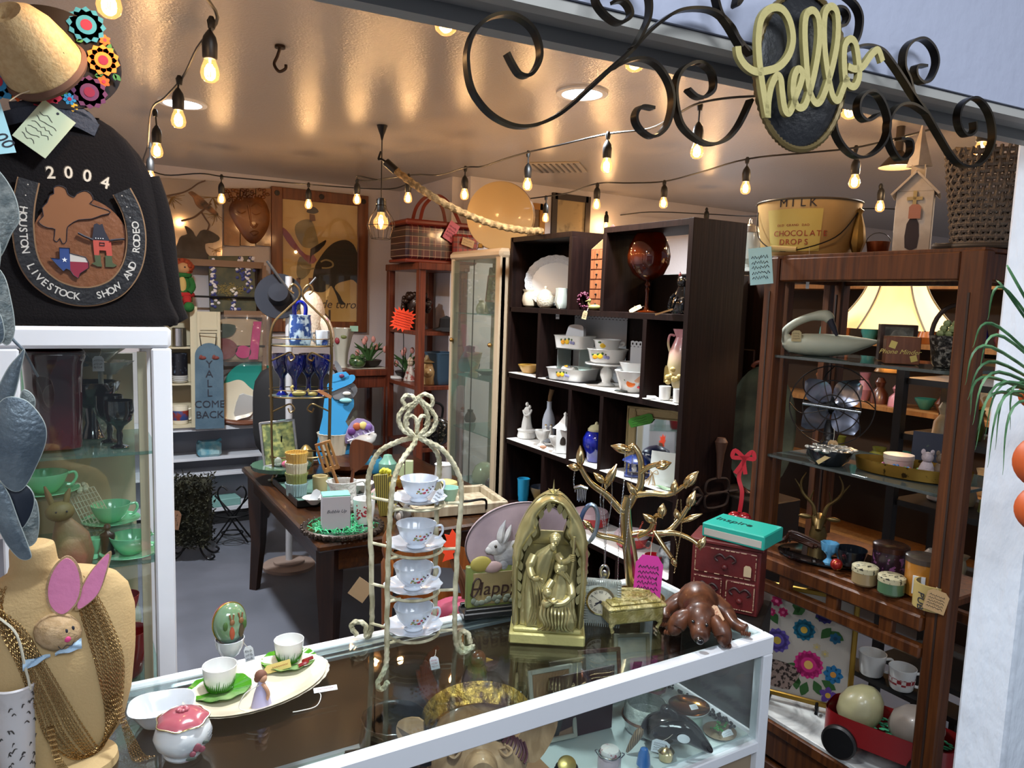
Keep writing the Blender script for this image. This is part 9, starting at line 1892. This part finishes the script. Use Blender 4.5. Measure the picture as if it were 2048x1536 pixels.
obj('low_cabinet',G(cm('#1c120d',.6)).box((0,0,.485),(.26,.34,.97),.005),None,(2.70,2.30,0),0,'dark low cabinet under the oval serving tray','cabinet')
t=thing('iron_scroll_hook','rusty iron fleur-de-lis scroll with a wooden spoon handle on the bookcase side','wall hook',P(1432,985,Y=2.295));k=K(t.location);g=G(cm('#2e211c',.6,metal=.4),k)
for s_ in (-1,1):g.tube(spl([(-8,-4,s_*30),(24,-4,s_*26),(30,-4,s_*6),(16,-4,0),(-20,-4,0),(-34,-4,s_*6),(-30,-4,s_*26),(-8,-4,s_*30)],5),2.6,7).tube(spl([(-42,-4,0),(-56,-4,s_*16),(-66,-4,s_*12),(-62,-4,s_*6)],4),3.4,7)
g.tube([(-40,-4,0),(-60,-4,0),(-80,-4,0)],[2,6,1],8).tube([(30,-4,0),(56,-4,0)],3,7);obj('scroll',g,t);obj('spoon',G(cm('#4a3024',.6),k).tube([(0,-5,30),(0,-5,80),(0,-5,104),(0,-5,112)],[4,8,13,8],10),t)
t,k=TT('heart_ornament','shiny red glass heart hanging by a red ribbon from the etagere post','ornament',P(1478,1042,D=2.6));obj('heart',G(cm('#8a0c1c',.1,metal=.3,coat=.8),k).ball((-9,0,4),(15,10,15)).ball((9,0,4),(15,10,15)).tube([(0,0,0),(0,0,-22)],[15,1],14),t);g=G(cm('#a81424',.5),k).tube(spl([(0,0,18),(2,-2,60),(-6,2,90),(4,0,130)],6),0,4,flat=(4,.6,(0,1,0)))
for s_ in (-1,1):g.tube(spl([(2,0,128),(s_*16,0,142),(s_*20,0,128),(2,0,126),(s_*10-4,0,96)],5),0,4,flat=(4,.6,(0,1,0)))
obj('ribbon',g,t)
t,k=TT('hurricane_jar','fluted clear glass footed jar on the old cabinet top behind the bucket','jar',Vector((2.86,2.56,2.002)));obj('jar',G(CRY,k).lathe([(22,0),(20,3),(5,8),(6,16),(18,24),(22,60),(20,76)],24),t);obj('lid',G(SLV,k).lathe([(21,76),(16,88),(4,94),(3,102),(0,104)],24),t)
obj('rear_cabinet',G(cm('#20130d',.5)).box((0,0,.99),(.22,.62,1.98),.004),None,(2.69,2.80,0),0,'dark brown cabinet backed against the espresso bookcase, the enamel pot on it','cabinet')
t,k=TT('enamel_coffee_pot','pale enamel coffee pot seen through the upper cubby beside the amber goblet','coffee pot',Vector((2.69,2.66,1.982)));obj('body',G(cm('#b5ab98',.3,coat=.4),k).lathe([(24,0),(22,30),(15,62),(14,66),(8,74),(0,78)],28),t);obj('handle',handle(G(INK,k),-20,14,54,16,3,-1),t)
# ================= goods beyond the etagere =================
def shelfunit(nm,lab,X,y0,y1,zs,m_,D_=.3,top=1.9,bk=False):
    t=thing(nm,lab,'shelf unit',(X,(y0+y1)/2,0));w_=(y1-y0)/2
    for y in (-w_,w_):
        for x in (0,D_):obj('post',G(m_).box((x,y,top/2),(.035,.035,top)),t)
    if bk:obj('back_panel',G(cm('#34210f',.6)).box((D_+.01,0,top/2),(.01,2*w_,top)),t)
    for z in zs:obj('shelf',G(m_).box((D_/2,0,z-.0125),(D_,2*w_,.025)),t)
BM=cm('#0d0b0b',.5);shelfunit('black_shelf_unit','black open shelf unit behind the etagere',2.95,.95,1.78,(1.33,1.05,.75,.36,1.56),BM,.34,1.6);OW=wood('orange_pine','#6e4824','#8a6034',.5);shelfunit('pine_shelf_unit','orange pine shelf unit beyond the black one',3.9,1.5,3.6,(1.98,1.66,1.3,.9,.5),OW,.3,2.1,1)
shelfunit('long_pine_shelves','long lit pine shelf unit at the far side of the shop',5.6,.4,3.6,(2.02,1.7,1.36,1.0,.6),OW,.3,2.15,1)
t=thing('table_lamp','lit table lamp with a pleated cream bell shade seen through the etagere','table lamp',S(1778,1.562,X=3.12));SHD=mat('lit_lamp_shade','#efc988',.8,emit=.62)
def shf(u,v):a=2*PI*u;r=(.10+.125*(1-v)**1.5)*(1+.10*abs(cos(3*a))**8);return (r*cos(a),r*sin(a),.19+.21*v)
obj('shade',G(SHD).surf(shf,72,12,cu=True),t);g=G(cm('#8a7a60',.7))
for i in range(6):g.tube([((.103+.125*(1-v)**1.5)*1.1*cos(a),(.103+.125*(1-v)**1.5)*1.1*sin(a),.19+.21*v) for a in [PI*i/3] for v in [j/8 for j in range(9)]],.004,5)
obj('shade_piping',g,t);obj('base',G(cm('#5a4a30',.3,metal=.5)).lathe([(.06,0),(.05,.02),(.02,.04),(.035,.1),(.015,.16),(.01,.22)],24),t);blight((0,0,.27),t,7,.03)
KN={'jar':[(.8,0),(1,.1),(1,.75),(.6,.85),(.7,1),(0,1)],'bowl':[(.45,0),(1,.85),(1,1),(0,.35)],'vase':[(.5,0),(.9,.4),(.4,.75),(.6,1),(0,.95)],'pitcher':[(.6,0),(.9,.35),(.6,.8),(.75,1),(0,.9)],'figurine':[(.9,0),(.8,.4),(.35,.62),(.55,.82),(.3,.98),(0,1)],'candlestick':[(.7,0),(.2,.12),(.35,.5),(.2,.8),(.5,1),(0,1)]}
CLN={'amber':'#8a4a14','cream':'#b8a888','cobalt blue':'#14208a','olive green':'#6a7030','dusty pink':'#a8707a','chestnut brown':'#4a2414','white':'#c9c6c0','teal':'#2f7a78'}
lst=[(a,b) for b in KN for a in CLN];RND.shuffle(lst);ii=0
for (X,y0,y1,z,n,rr,wh) in ((3.1,1.02,1.72,1.05,7,.04,'on the middle black shelf'),(3.1,1.02,1.72,1.33,6,.045,'on the upper black shelf'),(3.1,1.02,1.72,.75,6,.05,'on the low black shelf'),(4.03,1.6,3.0,1.98,10,.055,'on the top pine shelf'),(4.03,1.6,3.0,1.66,11,.055,'on the upper pine shelf'),(4.03,1.6,3.0,1.3,11,.055,'on the middle pine shelf'),(4.03,1.6,3.0,.9,10,.055,'on the lower pine shelf'),(5.75,.5,3.5,2.02,13,.08,'high on the far pine shelves'),(5.75,.5,3.5,1.7,15,.08,'at eye height on the far pine shelves'),(5.75,.5,3.5,1.36,14,.08,'in the middle of the far pine shelves')):
    for j in range(n):
        c,kd=lst[ii % len(lst)];ii += 1;h=rr*RND.uniform(1.8,3.2) if kd != 'bowl' else rr*1.1;h=min(h,.24)
        V(c.replace(' ','_')+'_'+kd,'%s %s %s' % (c,kd,wh),kd,(X+RND.uniform(-.04,.04),y0+(y1-y0)*(j+.5)/n,z+.001),[(a*rr,b*h) for a,b in KN[kd]],cm(CLN[c],.3,coat=.3),18,k=1)
for i,(X,y,z,w_,h_,c1,c2,tx_) in enumerate(((4.14,1.95,1.30,.4,.30,'#c9b89a','#8a7a5a',''),(5.82,1.3,1.70,.5,.26,'#a8824a','#7a5a30','YOU RULE'),(4.14,2.6,1.66,.34,.28,'#4a3a2a','#a8a08a',''))):
    t=thing('shelf_sign',('plain tan panel on the pine shelf beyond the fan','wooden board lettered YOU RULE on the far shelves','brown toned framed print on the upper pine shelf')[i],'sign',(X,y,z+.001),rad(-90));b_=obj('board',G(cm(c1,.6,col2=c2,vs=5)).box((0,0,h_/2),(w_,.02,h_)),t)
    if tx_:obj('lettering',G(INK).at(0,-.012,0).text(tx_,.1,0,.08,0),b_)
for (x,y,z,pw) in ((3.6,2.3,2.5,10),(5.2,2.0,2.5,24)):
    t=thing('warm_ceiling_lamp',('small warm dome lamp under the ceiling over the pine shelves' if x < 4 else 'far warm dome lamp by the long shelves'),'ceiling lamp',(x,y,2.75));obj('shade',G(cm('#3a2f24',.5)).lathe([(.02,0),(.02,-.12),(.09,-.2),(.088,-.2),(.0,-.13)],24,cap=False),t);blight((0,0,-.24),t,pw,.04)
# ================= plant and pumpkins at the pillar =================
pp_=Vector((1.66,.61,1.62));t=thing('spider_plant','trailing green grassy plant spilling from a wall pot beside the pillar','plant',pp_);g=G(mat('grass_leaf','#5c8a5c',.5,col2='#36603a',vs=30))
for x,y,x2,y2,i in ((1945,850,1990,760,0),(1935,800,1985,740,1),(1950,900,2000,780,0),(1968,880,2010,780,1),(1975,935,2015,800,0),(1940,830,1970,770,1),(1930,770,1975,710,0),(1990,900,2020,790,1),(1958,740,2000,690,0),(1975,640,2010,600,1),(2005,950,2030,820,0),(1955,860,1995,800,1),(1945,695,1990,670,1),(2015,530,2030,590,0),(1992,560,2020,620,1),(2020,860,2035,780,0)):
    a,b,c=Vector((1.62,.60,1.63)),P(x2+8,y2-16,Y=.60+.02*i),P(x,y,Y=.61+.03*i);g.tube([q-pp_ for q in spl([a,b,c],8)],[.0022]*4+[.0028]*5+[.0026,.0024,.002,.0016,.0012,.0008,.0005,.0003],4)
obj('leaves',g,t);obj('wall_pot',G(cm('#6d6f70',.6)).at(0,0,-.01).lathe([(.04,-.09),(.06,0),(.055,0),(0,-.02)],20),t)
for i,(y,r) in enumerate(((790,30),(925,58),(1020,50))):q=P(2048+r*.74,y,Y=.605);obj('orange_pumpkin',G(cm('#b8501c',.5),K(q)).ball((0,0,0),(r,r,r*1.0),30,14,lambda v:1-.06*abs(cos(5*math.atan2(v.y,v.x)))),None,q,0,('topmost small','middle large','lowest')[i]+' orange pumpkin of the string at the pillar edge','pumpkin','orange pumpkins at the pillar')
obj('jute_twine',G(cm('#7a6a50',.9)).tube([tuple(q-Vector((0,0,.04))),(q.x,q.y,q.z+.3),(q.x,.70,2.168)],.0025,6),None,(0,0,0),0,'thin cord hanging from the header that carries the orange pumpkins','cord')
